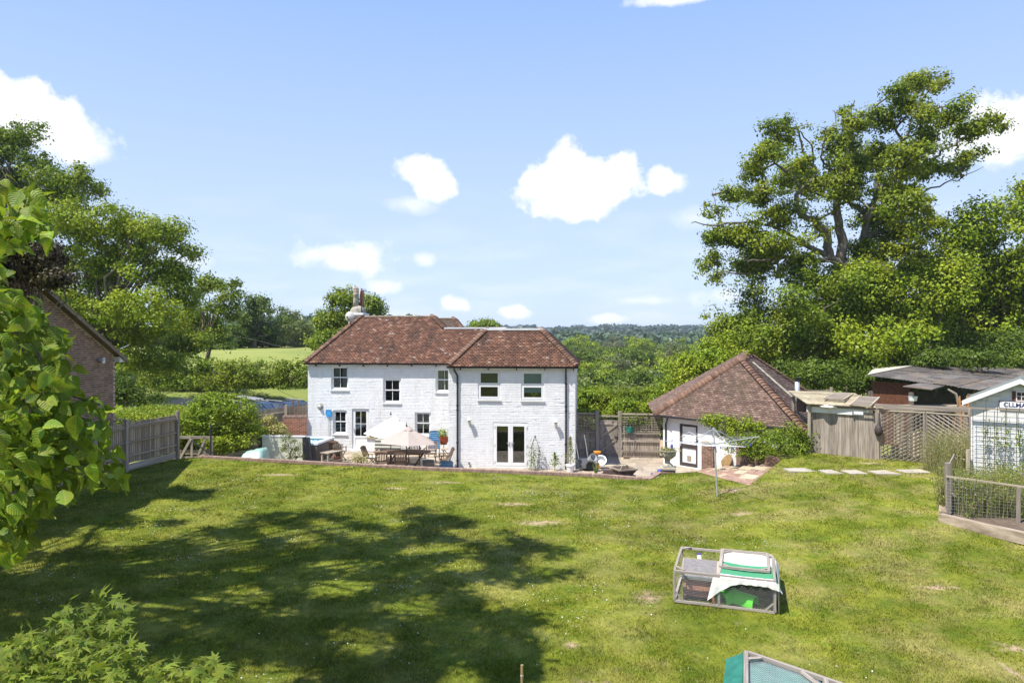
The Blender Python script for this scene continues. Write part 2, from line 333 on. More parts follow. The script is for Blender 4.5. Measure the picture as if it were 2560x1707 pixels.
def leaf_quads(pts, nrm, size, rng, aspect=.62, fold=.25):
    n = len(pts)
    t = rng.normal(size=(n, 3)); t -= nrm*np.sum(t*nrm, 1, keepdims=True); t /= np.linalg.norm(t, axis=1, keepdims=True)+1e-9
    b = np.cross(nrm, t); s = size[:, None]
    V = np.empty((n, 4, 3)); up = nrm*(s*fold*.5)
    V[:, 0] = pts - t*s*.5; V[:, 1] = pts + b*s*aspect*.5 + up; V[:, 2] = pts + t*s*.5; V[:, 3] = pts - b*s*aspect*.5 + up
    Fa = np.arange(n*4).reshape(n, 4)
    return V.reshape(-1, 3), Fa
def unit(a): return a/(np.linalg.norm(a, axis=-1, keepdims=True)+1e-9)
def crown(puffs, nleaf, lsize, crad, rng, per=60, surf=.42, flat=.62, wts=None):
    """leaf positions in clumps through the ellipsoids (cx,cy,cz,rx,ry,rz); returns points, normals, clump centres"""
    pf = np.array(puffs, float); w = (pf[:, 3]*pf[:, 4]*pf[:, 5])**.72
    nc = max(6, nleaf//per); idx = rng.choice(len(pf), nc, p=w/w.sum())
    d = unit(rng.normal(size=(nc, 3))); f = surf + (1-surf)*np.sqrt(rng.random(nc))
    c = pf[idx, :3] + d*pf[idx, 3:]*f[:, None]
    cr = crad*rng.uniform(.55, 1.35, nc)
    k = rng.choice(nc, nleaf)
    off = rng.normal(size=(nleaf, 3))*np.array([1, 1, flat])*.62
    ln = np.linalg.norm(off, axis=1, keepdims=True); off *= np.minimum(1, 1.35/(ln+1e-9))
    p = c[k] + off*cr[k][:, None]
    nr = unit(.3*d[k] + .95*off + np.array([0, 0, .5]) + .5*rng.normal(size=(nleaf, 3)))
    return p, nr, c
def limb_path(a, b, rng, n=6, sag=.12, wig=.05):
    a, b = Vector(a), Vector(b); L = (b-a).length; out = []
    for i in range(n):
        t = i/(n-1); p = a.lerp(b, t); e = math.sin(math.pi*t)
        p = p + Vector((rng.normal()*wig*L*e, rng.normal()*wig*L*e, sag*L*e + rng.normal()*wig*L*e)); out.append(p)
    return out
def tree(name, label, cat, base, puffs, mat, nleaf=20000, lsize=.16, crad=.6, tr=.25, seed=1, group=None, bark=None, nlimb=14, surf=.42, trunk_top=None, aspect=.62, per=60, parts=('trunk', 'crown')):
    rng = np.random.default_rng(seed); root = thing(name, label, cat, base, 0, group)
    bs = np.array(base); pf = [(p[0]-bs[0], p[1]-bs[1], p[2]-bs[2], *p[3:]) for p in puffs]
    pts, nr, cc = crown(pf, nleaf, lsize, crad, rng, per=per, surf=surf)
    keep = pts[:, 2] > .05; pts, nr = pts[keep], nr[keep]
    V, Fa = leaf_quads(pts, nr, lsize*rng.uniform(.6, 1.35, len(pts)), rng, aspect)
    me = np_mesh(parts[1], V, Fa, mat); mobj(parts[1], me, root)
    mid = np.average(np.array(pf)[:, :3], axis=0, weights=np.prod(np.array(pf)[:, 3:], axis=1)); top = max(p[2]+p[5]*.6 for p in pf)
    tt = Vector(trunk_top) - Vector(base) if trunk_top else Vector((mid[0], mid[1], max(mid[2]*.9, top*.62)))
    m = MB(); path = limb_path((0, 0, -.3), tt, rng, 8, 0, .03); m.tube(path, [tr*(1-.75*i/7) for i in range(8)], 8)
    for c in cc[rng.choice(len(cc), min(nlimb, len(cc)), replace=False)]:
        k = rng.uniform(.35, .95); s = path[int(k*7)]
        n = 6; lp = limb_path(s, c, rng, n, .1, .06); r0 = tr*.42*(1.1-k*.5)
        m.tube(lp, [max(.012, r0*(1-.88*i/(n-1))) for i in range(n)], 5)
    m.build(parts[0], bark or m_bark, root, smooth=True)
    return root
def pz(lst, d, depth=.85, dj=0., seed=0, k=K):
    """photo ellipses (cx, cy, rx, ry on the 2352 px view) at distance d -> ellipsoids"""
    rg = np.random.default_rng(seed); o = []
    for (cx, cy, rx, ry) in lst:
        q = P(cx*k, cy*k, d + rg.normal()*dj); s = q.y*k/F
        o.append((q.x, q.y, q.z, rx*s, max(rx, ry)*s*depth, ry*s))
    return o
def bush(name, label, cat, base, puffs, mat, nleaf, lsize, crad, seed, group=None, nlimb=10, tr=.03, surf=.35, aspect=.55, per=40):
    return tree(name, label, cat, base, puffs, mat, nleaf, lsize, crad, tr, seed, group, None, nlimb, surf, None, aspect, per, ('stem', 'foliage'))
def hedge(name, label, cat, x0, x1, y0, y1, z0, z1, mat, nleaf, lsize, seed, wob=.25, rz=0., group=None):
    rng = np.random.default_rng(seed); cx, cy = (x0+x1)/2, (y0+y1)/2; root = thing(name, label, cat, (cx, cy, z0), rz, group)
    sx, sy, sz = (x1-x0)/2, (y1-y0)/2, z1-z0
    n = nleaf; A = [sx*sy*4, sx*sz*2, sx*sz*2, sy*sz*2, sy*sz*2]; fidx = rng.choice(5, n, p=np.array(A)/sum(A))
    u = rng.uniform(-1, 1, (n, 2)); p = np.zeros((n, 3)); nr = np.zeros((n, 3))
    for i, (ax, sg) in enumerate(((2, 1), (1, -1), (1, 1), (0, -1), (0, 1))):
        k = fidx == i
        if ax == 2: p[k] = np.c_[u[k, 0]*sx, u[k, 1]*sy, np.full(k.sum(), sz)]
        if ax == 1: p[k] = np.c_[u[k, 0]*sx, np.full(k.sum(), sg*sy), (u[k, 1]+1)*sz/2]
        if ax == 0: p[k] = np.c_[np.full(k.sum(), sg*sx), u[k, 0]*sy, (u[k, 1]+1)*sz/2]
        nr[k, ax] = sg
    ph = rng.uniform(0, 6, 8)
    w = wob*(np.sin(p[:, 0]*1.7+ph[0])*.5+np.sin(p[:, 0]*4.1+p[:, 2]*2.7+ph[1])*.35+np.sin(p[:, 1]*2.3+ph[2]+p[:, 2]*3.7)*.35+np.sin(p[:, 0]*9+p[:, 2]*8+ph[3])*.2)
    p += nr*(w + rng.normal(size=n)*.08 - np.abs(rng.normal(size=n))*.12)[:, None]
    nn = unit(nr*.6 + np.array([0, 0, .35]) + .8*rng.normal(size=(n, 3)))
    V, Fa = leaf_quads(p, nn, lsize*rng.uniform(.6, 1.3, n), rng)
    mobj('foliage', np_mesh('foliage', V, Fa, mat), root)
    m = MB(); m.b(-sx*.93+.1, sx*.93-.1, -sy*.8, sy*.8, .1, sz*.86)
    for i in range(int(sx*2)+2): m.tube([(-sx+.2+i*.5*min(1, sx), 0, -.2), (-sx+.2+i*.5*min(1, sx), .05, .2)], .03, 5)
    m.build('twigs', m_twig, root)
    return root
m_twig = M('hedge_twigs', (.025, .028, .014), (.05, .045, .025), scale=6, rough=1)

# ------------------------------------------------------------------ ground
XB = [(-60, 20.5), (-15.2, 20.6), (-14.5, 23.3), (-13.9, 27.6), (-12.95, 28.05), (-3.73, 26.0), (-3.6, 25.85), (2.9, 24.15), (4.78, 23.42), (5.3, 24.1), (6.1, 24.0), (6.45, 23.9), (7.34, 21.15), (9.55, 24.25), (10.2, 26.6), (11.5, 26.4), (13.0, 24.75), (15.6, 23.4), (18, 22), (60, 22)]
def y_edge(x): return float(np.interp(x, [p[0] for p in XB], [p[1] for p in XB]))
def build_lawn():
    xs = sorted(set([round(v, 3) for v in np.linspace(-40, 34, 260)] + [p[0] for p in XB if -40 < p[0] < 34])); ts = np.r_[np.linspace(0, .55, 18), np.linspace(.57, 1, 50)]
    V = []; n = len(ts)
    for x in xs:
        ye = y_edge(x)
        for t in ts:
            y = -12 + t*(ye+12); V.append((x, y, float(lawn_z(x, y))))
        V.append((x, ye, -.3))
    Fa = [(i*(n+1)+j, (i+1)*(n+1)+j, (i+1)*(n+1)+j+1, i*(n+1)+j+1) for i in range(len(xs)-1) for j in range(n)]
    o = mobj('lawn', np_mesh('lawn', V, Fa, m_lawn)); tag(o, kind='structure'); return o
def lawn_colour(T, tc_out, blades=False):
    """green with straw-coloured dry drifts, shared by turf and blades"""
    def nz(sc, det=5, ro=.55):
        n = T.n('ShaderNodeTexNoise'); n.inputs['Scale'].default_value = sc; n.inputs['Detail'].default_value = det; n.inputs['Roughness'].default_value = ro; T.l(tc_out, n.inputs['Vector']); return n.outputs[0]
    def rng_(v, a, b):
        mr = T.n('ShaderNodeMapRange', clamp=True); T.l(v, mr.inputs[0]); mr.inputs[1].default_value = a; mr.inputs[2].default_value = b; return mr.outputs[0]
    col = T.mix(rng_(nz(.9, 6, .65), .38, .62), (.122, .158, .014), (.194, .206, .026))
    col = T.mix(T.m('MULTIPLY', rng_(nz(2.6, 6), .5, .66), .6), col, (.078, .130, .012))
    sep = T.n('ShaderNodeSeparateXYZ'); T.l(tc_out, sep.inputs[0])
    # drier towards the right hand half and along the wall
    dry = T.m('ADD', rng_(sep.outputs[0], -4, 9), 0.0)
    dmask = T.m('MULTIPLY', rng_(nz(.75, 8, .7), .45, .64), T.m('MULTIPLY_ADD', dry, .58, .24))
    col = T.mix(dmask, col, (.285, .245, .085))
    col = T.mix(T.m('MULTIPLY', rng_(nz(1.9, 9, .75), .62, .70), .5), col, (.38, .31, .18))
    # bare earth scuffs
    for (x, y, rx, ry) in SCUFFS:
        dx = T.m('DIVIDE', T.m('SUBTRACT', sep.outputs[0], x), rx); dy = T.m('DIVIDE', T.m('SUBTRACT', sep.outputs[1], y), ry)
        d = T.m('ADD', T.m('SQRT', T.m('ADD', T.m('MULTIPLY', dx, dx), T.m('MULTIPLY', dy, dy))), T.m('MULTIPLY', T.m('SUBTRACT', nz(7, 5), .5), 2.6))
        col = T.mix(T.m('MULTIPLY', T.m('SUBTRACT', 1.0, d, clamp=True), .95, clamp=True), col, (.42, .31, .20))
    hs = T.n('ShaderNodeHueSaturation'); T.l(col, hs.inputs['Color']); T.l(T.m('MULTIPLY', T.m('MULTIPLY_ADD', rng_(nz(4.5, 9, .7), .3, .7), .5, .78), T.m('MULTIPLY_ADD', rng_(nz(.45, 4), .35, .65), .3, .85)), hs.inputs['Value']); col = hs.outputs[0]
    return col, nz
SCUFFS = []
for (a, b, rx, ry) in [(640, 1082, .9, .25), (1025, 1100, .5, .2), (905, 1112, .5, .18), (1312, 1465, .13, .16), (1360, 1560, .35, .22), (1180, 1148, .6, .25), (2240, 1222, .8, .12), (2000, 1095, .5, .3), (2130, 1105, .6, .25), (1680, 1135, .5, .3), (1490, 1355, .3, .4), (2330, 1470, .28, .2), (2322, 1520, .06, .5), (2150, 1340, .5, .15), (1240, 1190, .8, .3), (1700, 1180, .4, .2)]:
    q = G(a*K, b*K, .95); SCUFFS.append((q.x, q.y, rx, ry))
def lawn_mats():
    m = bpy.data.materials.new('turf'); m.use_nodes = True; T = NT(m.node_tree)
    out = T.n('ShaderNodeOutputMaterial'); p = T.n('ShaderNodeBsdfPrincipled'); p.inputs['Roughness'].default_value = .95; p.inputs['Specular IOR Level'].default_value = .1; T.l(p.outputs[0], out.inputs[0])
    tc = T.n('ShaderNodeTexCoord'); col, nz = lawn_colour(T, tc.outputs['Object'])
    T.l(T.mix(1.0, col, (.85, .85, .85), 'MULTIPLY'), p.inputs['Base Color'])
    bm = T.n('ShaderNodeBump'); bm.inputs['Strength'].default_value = .7; bm.inputs['Distance'].default_value = .05; T.l(nz(9, 10, .75), bm.inputs['Height']); T.l(bm.outputs[0], p.inputs['Normal'])
    g = bpy.data.materials.new('grass_blade'); g.use_nodes = True; T = NT(g.node_tree)
    out = T.n('ShaderNodeOutputMaterial'); tc = T.n('ShaderNodeTexCoord'); col, nz = lawn_colour(T, tc.outputs['Object'])
    geo = T.n('ShaderNodeNewGeometry'); hs = T.n('ShaderNodeHueSaturation'); T.l(col, hs.inputs['Color']); T.l(T.m('MULTIPLY_ADD', geo.outputs['Random Per Island'], .95, .55), hs.inputs['Value'])
    nm = T.n('ShaderNodeVectorMath', operation='MULTIPLY_ADD'); T.l(geo.outputs['Normal'], nm.inputs[0]); nm.inputs[1].default_value = (.55, .55, .3); nm.inputs[2].default_value = (0, 0, .8)
    nn = T.n('ShaderNodeVectorMath', operation='NORMALIZE'); T.l(nm.outputs[0], nn.inputs[0])
    df = T.n('ShaderNodeBsdfDiffuse'); T.l(hs.outputs[0], df.inputs[0]); T.l(nn.outputs[0], df.inputs['Normal'])
    tr = T.n('ShaderNodeBsdfTranslucent'); T.l(hs.outputs[0], tr.inputs[0])
    ms = T.n('ShaderNodeMixShader'); ms.inputs[0].default_value = .3; T.l(df.outputs[0], ms.inputs[1]); T.l(tr.outputs[0], ms.inputs[2]); T.l(ms.outputs[0], out.inputs[0])
    return m, g
m_lawn, m_blade = lawn_mats()
build_lawn()
def build_grass():
    rng = np.random.default_rng(3); n = 900000
    # denser near the camera
    y = 6.5 + (28-6.5)*rng.random(n)**1.9; x = rng.uniform(-1, 1, n)*(y*.82+.6)
    ye = np.interp(x, [p[0] for p in XB], [p[1] for p in XB]); k = y < ye-.02; x, y = x[k], y[k]
    cl = np.sin(x*3.1+np.sin(y*2.3)*2)*np.cos(y*2.9+np.sin(x*1.7)*2)          # tussocks
    k = rng.random(len(x)) < .62+.38*cl; x, y, cl = x[k], y[k], cl[k]; n = len(x); z = lawn_z(x, y)
    h = (.018+.03*rng.random(n))*(1+.35*cl); w = .0035+.0016*(y-6)*.35 + .002*rng.random(n); a = rng.uniform(0, 6.283, n); ln = rng.normal(size=(n, 2))*.024
    ca, sa = np.cos(a)*w, np.sin(a)*w
    V = np.empty((n, 3, 3)); V[:, 0] = np.c_[x-ca, y-sa, z-.004]; V[:, 1] = np.c_[x+ca, y+sa, z-.004]; V[:, 2] = np.c_[x+ln[:, 0], y+ln[:, 1], z+h]
    o = mobj('grass', np_mesh('grass', V.reshape(-1, 3), np.arange(n*3).reshape(n, 3), m_blade)); tag(o, 'short mown grass with dry patches covering the lawn', 'grass', kind='stuff')
    # daisies
    nc = 200; cx = []; 
    cpx = np.c_[rng.uniform(-12, 6, nc), rng.uniform(9, 24, nc)]; cpx = cpx[(np.abs(cpx[:, 0]) < cpx[:, 1]*.8)]
    pts = np.concatenate([c + rng.normal(size=(rng.integers(2, 16), 2))*rng.uniform(.1, .5) for c in cpx]); pts = pts[[y_edge(p[0]) > p[1]+.1 for p in pts]]
    n = len(pts); s = .006+.005*rng.random(n); z = lawn_z(pts[:, 0], pts[:, 1])+.045; k = 6; an = np.arange(k)*2*np.pi/k
    V = np.empty((n, k, 3)); V[:, :, 0] = pts[:, :1]+s[:, None]*np.cos(an); V[:, :, 1] = pts[:, 1:]+s[:, None]*np.sin(an); V[:, :, 2] = z[:, None]+.004*rng.normal(size=(n, k))
    o = mobj('daisies', np_mesh('daisies', V.reshape(-1, 3), np.arange(n*k).reshape(n, k), m_upvc)); tag(o, 'tiny white daisies scattered over the grass', 'flowers', kind='stuff')
build_grass()

def terrain_z(x, y):
    """open ground round the plot: rising meadow on the left, wooded valley and far hills on the right"""
    x = np.asarray(x, float); y = np.asarray(y, float)
    left = .25 + 1.35*ss(-14, -24, x)*ss(30, 40, y) + 2.9*ss(46, 70, y) + 1.3*ss(70, 140, y) + 6*ss(150, 500, y)
    right = -.06 - 5.6*ss(38, 62, y) + 5.5*ss(120, 260, y) + 4.5*ss(240, 620, y) + 7*ss(600, 1000, y)
    w = ss(-3, -16, x + (y-40)*.10)
    z = left*w + right*(1-w)
    return z + .35*np.sin(x*.05+1)*ss(60, 200, y) + 3*np.sin(x*.006+.6)*ss(500, 900, y)
def build_ground():
    ys = np.r_[np.linspace(-300, 20, 12), np.linspace(21, 70, 50), np.linspace(73, 200, 40), np.linspace(210, 1100, 60), [1400, 2200]]
    xs = np.r_[np.linspace(-1500, -130, 24), np.linspace(-120, 120, 121), np.linspace(130, 1500, 24)]
    X, Y = np.meshgrid(xs, ys, indexing='ij'); Z = terrain_z(X, Y); Z[Y < 24] = -.35; Z = np.where((Y >= 24) & (Y < 37) & (X > -14) & (X < 40), -.08, Z)
    n = len(ys); V = np.stack([X, Y, Z], -1).reshape(-1, 3); i, j = np.meshgrid(np.arange(len(xs)-1), np.arange(n-1), indexing='ij'); i, j = i.ravel(), j.ravel()
    tag(mobj('ground', np_mesh('ground', V, np.c_[i*n+j, (i+1)*n+j, (i+1)*n+j+1, i*n+j+1], m_meadow, True)), kind='structure')
m_meadow = M('meadow_grass', (.17, .21, .05), (.28, .29, .085), scale=.11, rough=1, bump=.6, bscale=6, spec=.1)
m_ground2 = M('rough_grass', (.07, .10, .03), (.14, .155, .05), scale=.5, rough=1, bump=.6, bscale=6, spec=.1)
build_ground()
def build_drive():
    V = []; Fa = []; 
    rows = [(-9.5, 38, 46), (-14, 38.5, 46.5), (-18, 39.5, 47), (-22, 41, 48), (-27, 42.5, 49), (-34, 44, 50)]
    ns = 8
    for (x, a, b) in rows:
        for k in range(ns):
            y = a+(b-a)*k/(ns-1); V.append((x, y, float(terrain_z(x, y))+.05))
    for i in range(len(rows)-1):
        for k in range(ns-1): Fa.append((i*ns+k, i*ns+k+1, (i+1)*ns+k+1, (i+1)*ns+k))
    tag(mobj('drive', np_mesh('drive', V, Fa, m_gravel, True)), kind='structure')
    m = MB().b(2.6, 16, 33.6, 40, -.2, -.02); tag(m.build('path', m_gravel), kind='structure')
build_drive()
def build_patio():
    root = MB().add([(-13.5, 23.2, -.05), (12, 23.2, -.05), (12, 36, -.05), (-13.5, 36, -.05)], [(0, 1, 2, 3)]).build('patio', m_mortar); tag(root, kind='structure')
    rg = random.Random(4); cs, sn = math.cos(R(-6)), math.sin(R(-6)); n = 0
    y = -6.2
    while y < 5.2:
        hgt = rg.choice((.6, .6, .9)); x = -12 + rg.random()*.5
        while x < 8.5:
            w = rg.choice((.6, .9, .9, 1.2)); lx, ly = x+w/2, y+hgt/2; wx, wy = lx*cs-ly*sn, 30.2+lx*sn+ly*cs
            ok = (wy > y_edge(wx)+.35) and not (-3 < lx < 2.95 and ly > -.1) and not (ly > 3.5 and lx < 2) and -12.8 < wx < 8.6 and wy < 33.2+(.0 if wx > 2 else 9)
            if ok:
                vis = (wy - 24) > -1
                piece('paving_slab', m_slate, root, (wx, wy, -.025+rg.uniform(-.006, .006)), (w-.012, hgt-.012, .05), R(-6)); n += 1
            x += w
        y += hgt
build_patio()
# ------------------------------------------------------------------ the white house
TH = R(-6.0); HO = Vector((0, 30.2, 0)); CT, ST = math.cos(-TH), math.sin(-TH)
def hloc(px, py, yp):
    """photo pixel -> house coordinates (x', z) on the plane y' = yp"""
    dx, dz = (px-CX)/F, (CY-py)/F; v = -HO
    cx, cy = v.x*CT - v.y*ST, v.x*ST + v.y*CT
    t = (yp-cy)/(dx*ST+CT); return cx + t*(dx*CT-ST), H + t*dz
house = thing('white_cottage', 'white painted brick cottage with clay tiled hipped roofs', 'house', HO, TH)
MY = 3.77                                   # main front plane; the wing front is y' = 0
EAVE = 4.52
wl, wr = -2.86, 2.79; ml = hloc(770, 1000, MY)[0]; mr_ = 1.0
def holes_px(lst, yp):
    o = []
    for (a, b, c, d) in lst:
        x0, z1 = hloc(a, b, yp); x1, z0 = hloc(c, d, yp); o.append((x0, x1, z0, z1))
    return o
main_open = holes_px([(828, 915, 871, 977), (958, 946, 1002, 1010), (1089, 921, 1133, 983), (832.4, 1025, 867.5, 1088), (880, 1020.5, 922.7, 1122), (1037, 1029, 1077, 1092)], MY)
main_open[4] = (*main_open[4][:2], .0, main_open[4][3])
wing_open = holes_px([(1195, 926, 1251, 1002), (1303, 927, 1360, 1004), (1233, 1055.5, 1320, 1172)], 0)
wing_open[2] = (*wing_open[2][:2], .05, wing_open[2][3])
def wall_panel(name, x0, x1, z0, z1, yp, holes, parent, depth=.12, bricks=True, course=.075, bl=.225, seed=1, bmat=None, wmat=None):
    """a wall with real openings and reveals; its bricks are separate raised blocks, joined as one piece"""
    m = MB(); xs = sorted({x0, x1, *[h[0] for h in holes], *[h[1] for h in holes]}); zs = sorted({z0, z1, *[h[2] for h in holes], *[h[3] for h in holes]})
    xs = [x for x in xs if x0 <= x <= x1]; zs = [z for z in zs if z0 <= z <= z1]
    for i in range(len(xs)-1):
        for j in range(len(zs)-1):
            cx, cz = (xs[i]+xs[i+1])/2, (zs[j]+zs[j+1])/2
            if any(h[0] < cx < h[1] and h[2] < cz < h[3] for h in holes): continue
            m.add([(xs[i], yp, zs[j]), (xs[i+1], yp, zs[j]), (xs[i+1], yp, zs[j+1]), (xs[i], yp, zs[j+1])], [(0, 1, 2, 3)])
    for (a, b, c, d) in holes:
        b = min(b, x1)
        for q in ([(a, c), (a, d)], [(a, d), (b, d)], [(b, d), (b, c)], [(b, c), (a, c)]):
            m.add([(q[0][0], yp, q[0][1]), (q[0][0], yp+depth+.05, q[0][1]), (q[1][0], yp+depth+.05, q[1][1]), (q[1][0], yp, q[1][1])], [(0, 1, 2, 3)])
    w = m.build(name, wmat or m_white, parent)
    if not bricks: return w
    rg = np.random.default_rng(seed); m = MB(); nz = int((z1-z0)/course)
    for j in range(nz):
        za = z0+j*course; zc = za+course/2; sp = [(x0, x1)]
        for h in holes:
            if h[2]-.01 < zc < h[3]+.01:
                o = []
                for (a, b) in sp:
                    if h[0] > a: o.append((a, min(b, h[0])))
                    if h[1] < b: o.append((max(a, h[1]), b))
                sp = [s for s in o if s[1]-s[0] > .03]
        x = x0 - (bl/2 if j % 2 else 0); cj = .007*rg.random()
        while x < x1:
            ln = bl if rg.random() < .78 else bl/2
            for (a, b) in sp:
                p, q = max(a, x)+.0022, min(b, x+ln)-.0022
                if q-p > .02:
                    t = .012+cj+.004*rg.random() + (.008*rg.random() if rg.random() < .12 else 0) - (.006 if rg.random() < .06 else 0); e = .006*rg.random()
                    m.box(((p+q)/2, yp-t/2+.004, zc+rg.normal()*.0016), (q-p, t+.008, course-.013-e))
            x += ln
    o = m.build('brickwork', bmat or m_whitebrick, w); tag(o, kind='stuff'); return w
wall_panel('front_wall', ml, wl+.3, -.3, EAVE+.1, MY, main_open, house, .10, seed=2)
wall_panel('wing_wall', wl, wr, -.3, EAVE+.1, 0, wing_open, house, .06, seed=3)
m = MB(); m.add([(ml, MY, -.3), (ml, MY+5.4, -.3), (ml, MY+5.4, EAVE+.1), (ml, MY, EAVE+.1)], [(0, 1, 2, 3)])
m.add([(wl, 0, -.3), (wl, 4.5, -.3), (wl, 4.5, EAVE+.1), (wl, 0, EAVE+.1)], [(0, 1, 2, 3)])
m.add([(wr, 0, -.3), (wr, 9.3, -.3), (wr, 9.3, EAVE+.1), (wr, 0, EAVE+.1)], [(0, 1, 2, 3)])
m.add([(ml, MY+5.4, -.3), (wr, MY+5.4, -.3), (wr, MY+5.4, EAVE+.1), (ml, MY+5.4, EAVE+.1)], [(0, 1, 2, 3)])
m.build('side_wall', m_white, house)
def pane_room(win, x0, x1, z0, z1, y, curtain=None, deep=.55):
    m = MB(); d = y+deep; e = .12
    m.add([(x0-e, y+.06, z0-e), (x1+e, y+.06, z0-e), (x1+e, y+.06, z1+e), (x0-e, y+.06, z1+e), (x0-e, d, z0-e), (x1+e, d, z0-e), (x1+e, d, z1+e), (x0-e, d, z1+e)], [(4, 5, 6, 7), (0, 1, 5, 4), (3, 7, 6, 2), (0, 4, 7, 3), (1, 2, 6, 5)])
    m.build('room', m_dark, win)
    if curtain:
        w = x1-x0; m = MB()
        if curtain == 'blind': m.b(x0-.02, x1+.02, y+.12, y+.13, z0+(z1-z0)*.22, z1+.05); m.build('blind', m_blind, win)
        elif curtain == 'half': m.b(x0-.02, x1+.02, y+.12, y+.13, z0+(z1-z0)*.26, z0+(z1-z0)*.62); m.build('blind', m_curtain, win)
        else:
            for (a, b) in (((x0-.03), x0+w*.42), (x1-w*.42, x1+.03)):
                n = 9; vs = []
                for k in range(n): xx = a+(b-a)*k/(n-1); yy = y+.13+.025*(k % 2); vs += [(xx, yy, z0-.05), (xx, yy, z1+.05)]
                m.add(vs, [(2*k, 2*k+2, 2*k+3, 2*k+1) for k in range(n-1)])
            m.build('curtain', m_curtain, win)
def rect_frame(m, x0, x1, z0, z1, y0, y1, w):
    m.b(x0, x0+w, y0, y1, z0, z1); m.b(x1-w, x1, y0, y1, z0, z1); m.b(x0+w, x1-w, y0, y1, z1-w, z1); m.b(x0+w, x1-w, y0, y1, z0, z0+w)
def sash(op, yp, curtain=None, bars=True, name='window', sillz=0.0):
    x0, x1, z0, z1 = op; y = yp+.06; m = MB(); rect_frame(m, x0, x1, z0+.06, z1, y-.01, y+.06, .055)
    zm = z0+.06+(z1-z0-.06)*.52
    w = m.build(name, m_upvc, house)
    for nm, a, b, dy in (('upper_sash', zm-.02, z1-.055, 0), ('lower_sash', z0+.115, zm+.02, .028)):
        m = MB(); rect_frame(m, x0+.055, x1-.055, a, b, y+.008+dy, y+.036+dy, .05)
        if bars: m.b((x0+x1)/2-.012, (x0+x1)/2+.012, y+.012+dy, y+.032+dy, a+.05, b-.05)
        m.build(nm, m_upvc, w)
        MB().b(x0+.1, x1-.1, y+.02+dy, y+.024+dy, a+.045, b-.045).build('pane', m_glass, w)
    MB().b(x0-.04, x1+.04, yp-.075, yp+.09, z0, z0+.055).build('sill', m_white, w)
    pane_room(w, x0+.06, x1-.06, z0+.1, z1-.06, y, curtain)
    return w
for op, cu in zip([main_open[i] for i in (0, 1, 2, 3, 5)], ('full', None, 'full', None, 'half')): sash(op, MY, cu)
m = MB(); a, b, c, d = main_open[3]; n = 9                      # segmental brick arch over the lower left window
for k in range(n):
    xx = a-.03+(b-a+.06)*(k+.5)/n; zz = d+.05+.05*(1-((k+.5)/n*2-1)**2)
    m.box((xx, MY-.006, zz), ((b-a)/n*.9, .02, .15))
tag(m.build('window_arch', m_whitebrick, house), kind='stuff')
def casement(op, yp, blind):
    x0, x1, z0, z1 = op; y = yp+.02; m = MB(); rect_frame(m, x0, x1, z0+.07, z1, y, y+.06, .06); zm = (z0+.07+z1)/2
    m.b(x0+.06, x1-.06, y, y+.06, zm-.03, zm+.03); w = m.build('window', m_upvc, house)
    for a, b in ((zm+.032, z1-.062), (z0+.132, zm-.032)):
        m = MB(); rect_frame(m, x0+.062, x1-.062, a, b, y-.012, y+.04, .055); m.build('casement', m_upvc, w)
        MB().b(x0+.11, x1-.11, y+.012, y+.016, a+.05, b-.05).build('pane', m_glass, w)
    MB().b(x0-.03, x1+.03, yp-.085, yp+.03, z0, z0+.05).build('sill', m_white, w)
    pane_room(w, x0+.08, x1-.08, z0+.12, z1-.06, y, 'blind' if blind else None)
    return w
casement(wing_open[0], 0, False); wB = casement(wing_open[1], 0, True)
# french doors
x0, x1, z0, z1 = wing_open[2]; m = MB(); rect_frame(m, x0, x1, z0, z1, .0, .07, .055); fd = m.build('french_door_frame', m_upvc, house); xm = (x0+x1)/2
for a, b, hs_ in ((x0+.055, xm-.002, 1), (xm+.002, x1-.055, -1)):
    m = MB(); rect_frame(m, a, b, z0+.06, z1-.058, -.015, .045, .105); m.b(a+.105, b-.105, -.015, .045, z0+.165, z0+.20); dr = m.build('french_door', m_upvc, house)
    MB().b(a+.1, b-.1, .012, .016, z0+.15, z1-.15).build('pane', m_glass2, dr)
    hx = b-.05 if hs_ > 0 else a+.05; m = MB(); m.box((hx, -.03, z0+1.02), (.03, .03, .2)); m.bar((hx, -.055, z0+1.06), (hx-.11*hs_, -.055, z0+1.06), .02); m.build('handle', m_galv, dr)
    hx = a if hs_ > 0 else b
    for zz in (.25, 1.0, 1.8): MB().box((hx, -.025, z0+zz), (.05, .03, .1)).build('hinge', m_upvc, dr)
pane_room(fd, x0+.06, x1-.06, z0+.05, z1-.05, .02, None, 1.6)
# back door
x0, x1, z0, z1 = main_open[4]; m = MB(); y = MY+.05; rect_frame(m, x0, x1, z0+.06, z1, y, y+.07, .06); df = m.build('door_frame', m_upvc, house)
m = MB(); a, b, c, d = x0+.062, x1-.062, z0+.12, z1-.062; rect_frame(m, a, b, c, d, y-.01, y+.045, .10); zm = c+.56; m.b(a+.1, b-.1, y-.01, y+.045, zm, zm+.11)
dr = m.build('back_door', m_upvc, house); MB().b(a+.1, b-.1, y+.008, y+.03, c+.1, zm).build('door_panel', m_upvc, dr)
MB().b(a+.1, b-.1, y+.012, y+.016, zm+.11, d-.1).build('pane', m_glass2, dr)
m = MB(); xm = (a+b)/2; zz = (zm+.11+d-.1)/2; m.b(xm-.012, xm+.012, y+.0, y+.011, zm+.11, d-.1); m.b(a+.1, b-.1, y+.0, y+.011, zz-.012, zz+.012); m.build('glazing_bar', m_upvc, dr)
m = MB(); m.box((a+.05, y-.03, c+.95), (.035, .03, .22)); m.bar((a+.05, y-.05, c+1.0), (a+.16, y-.05, c+1.0), .02); m.build('handle', m_galv, dr)
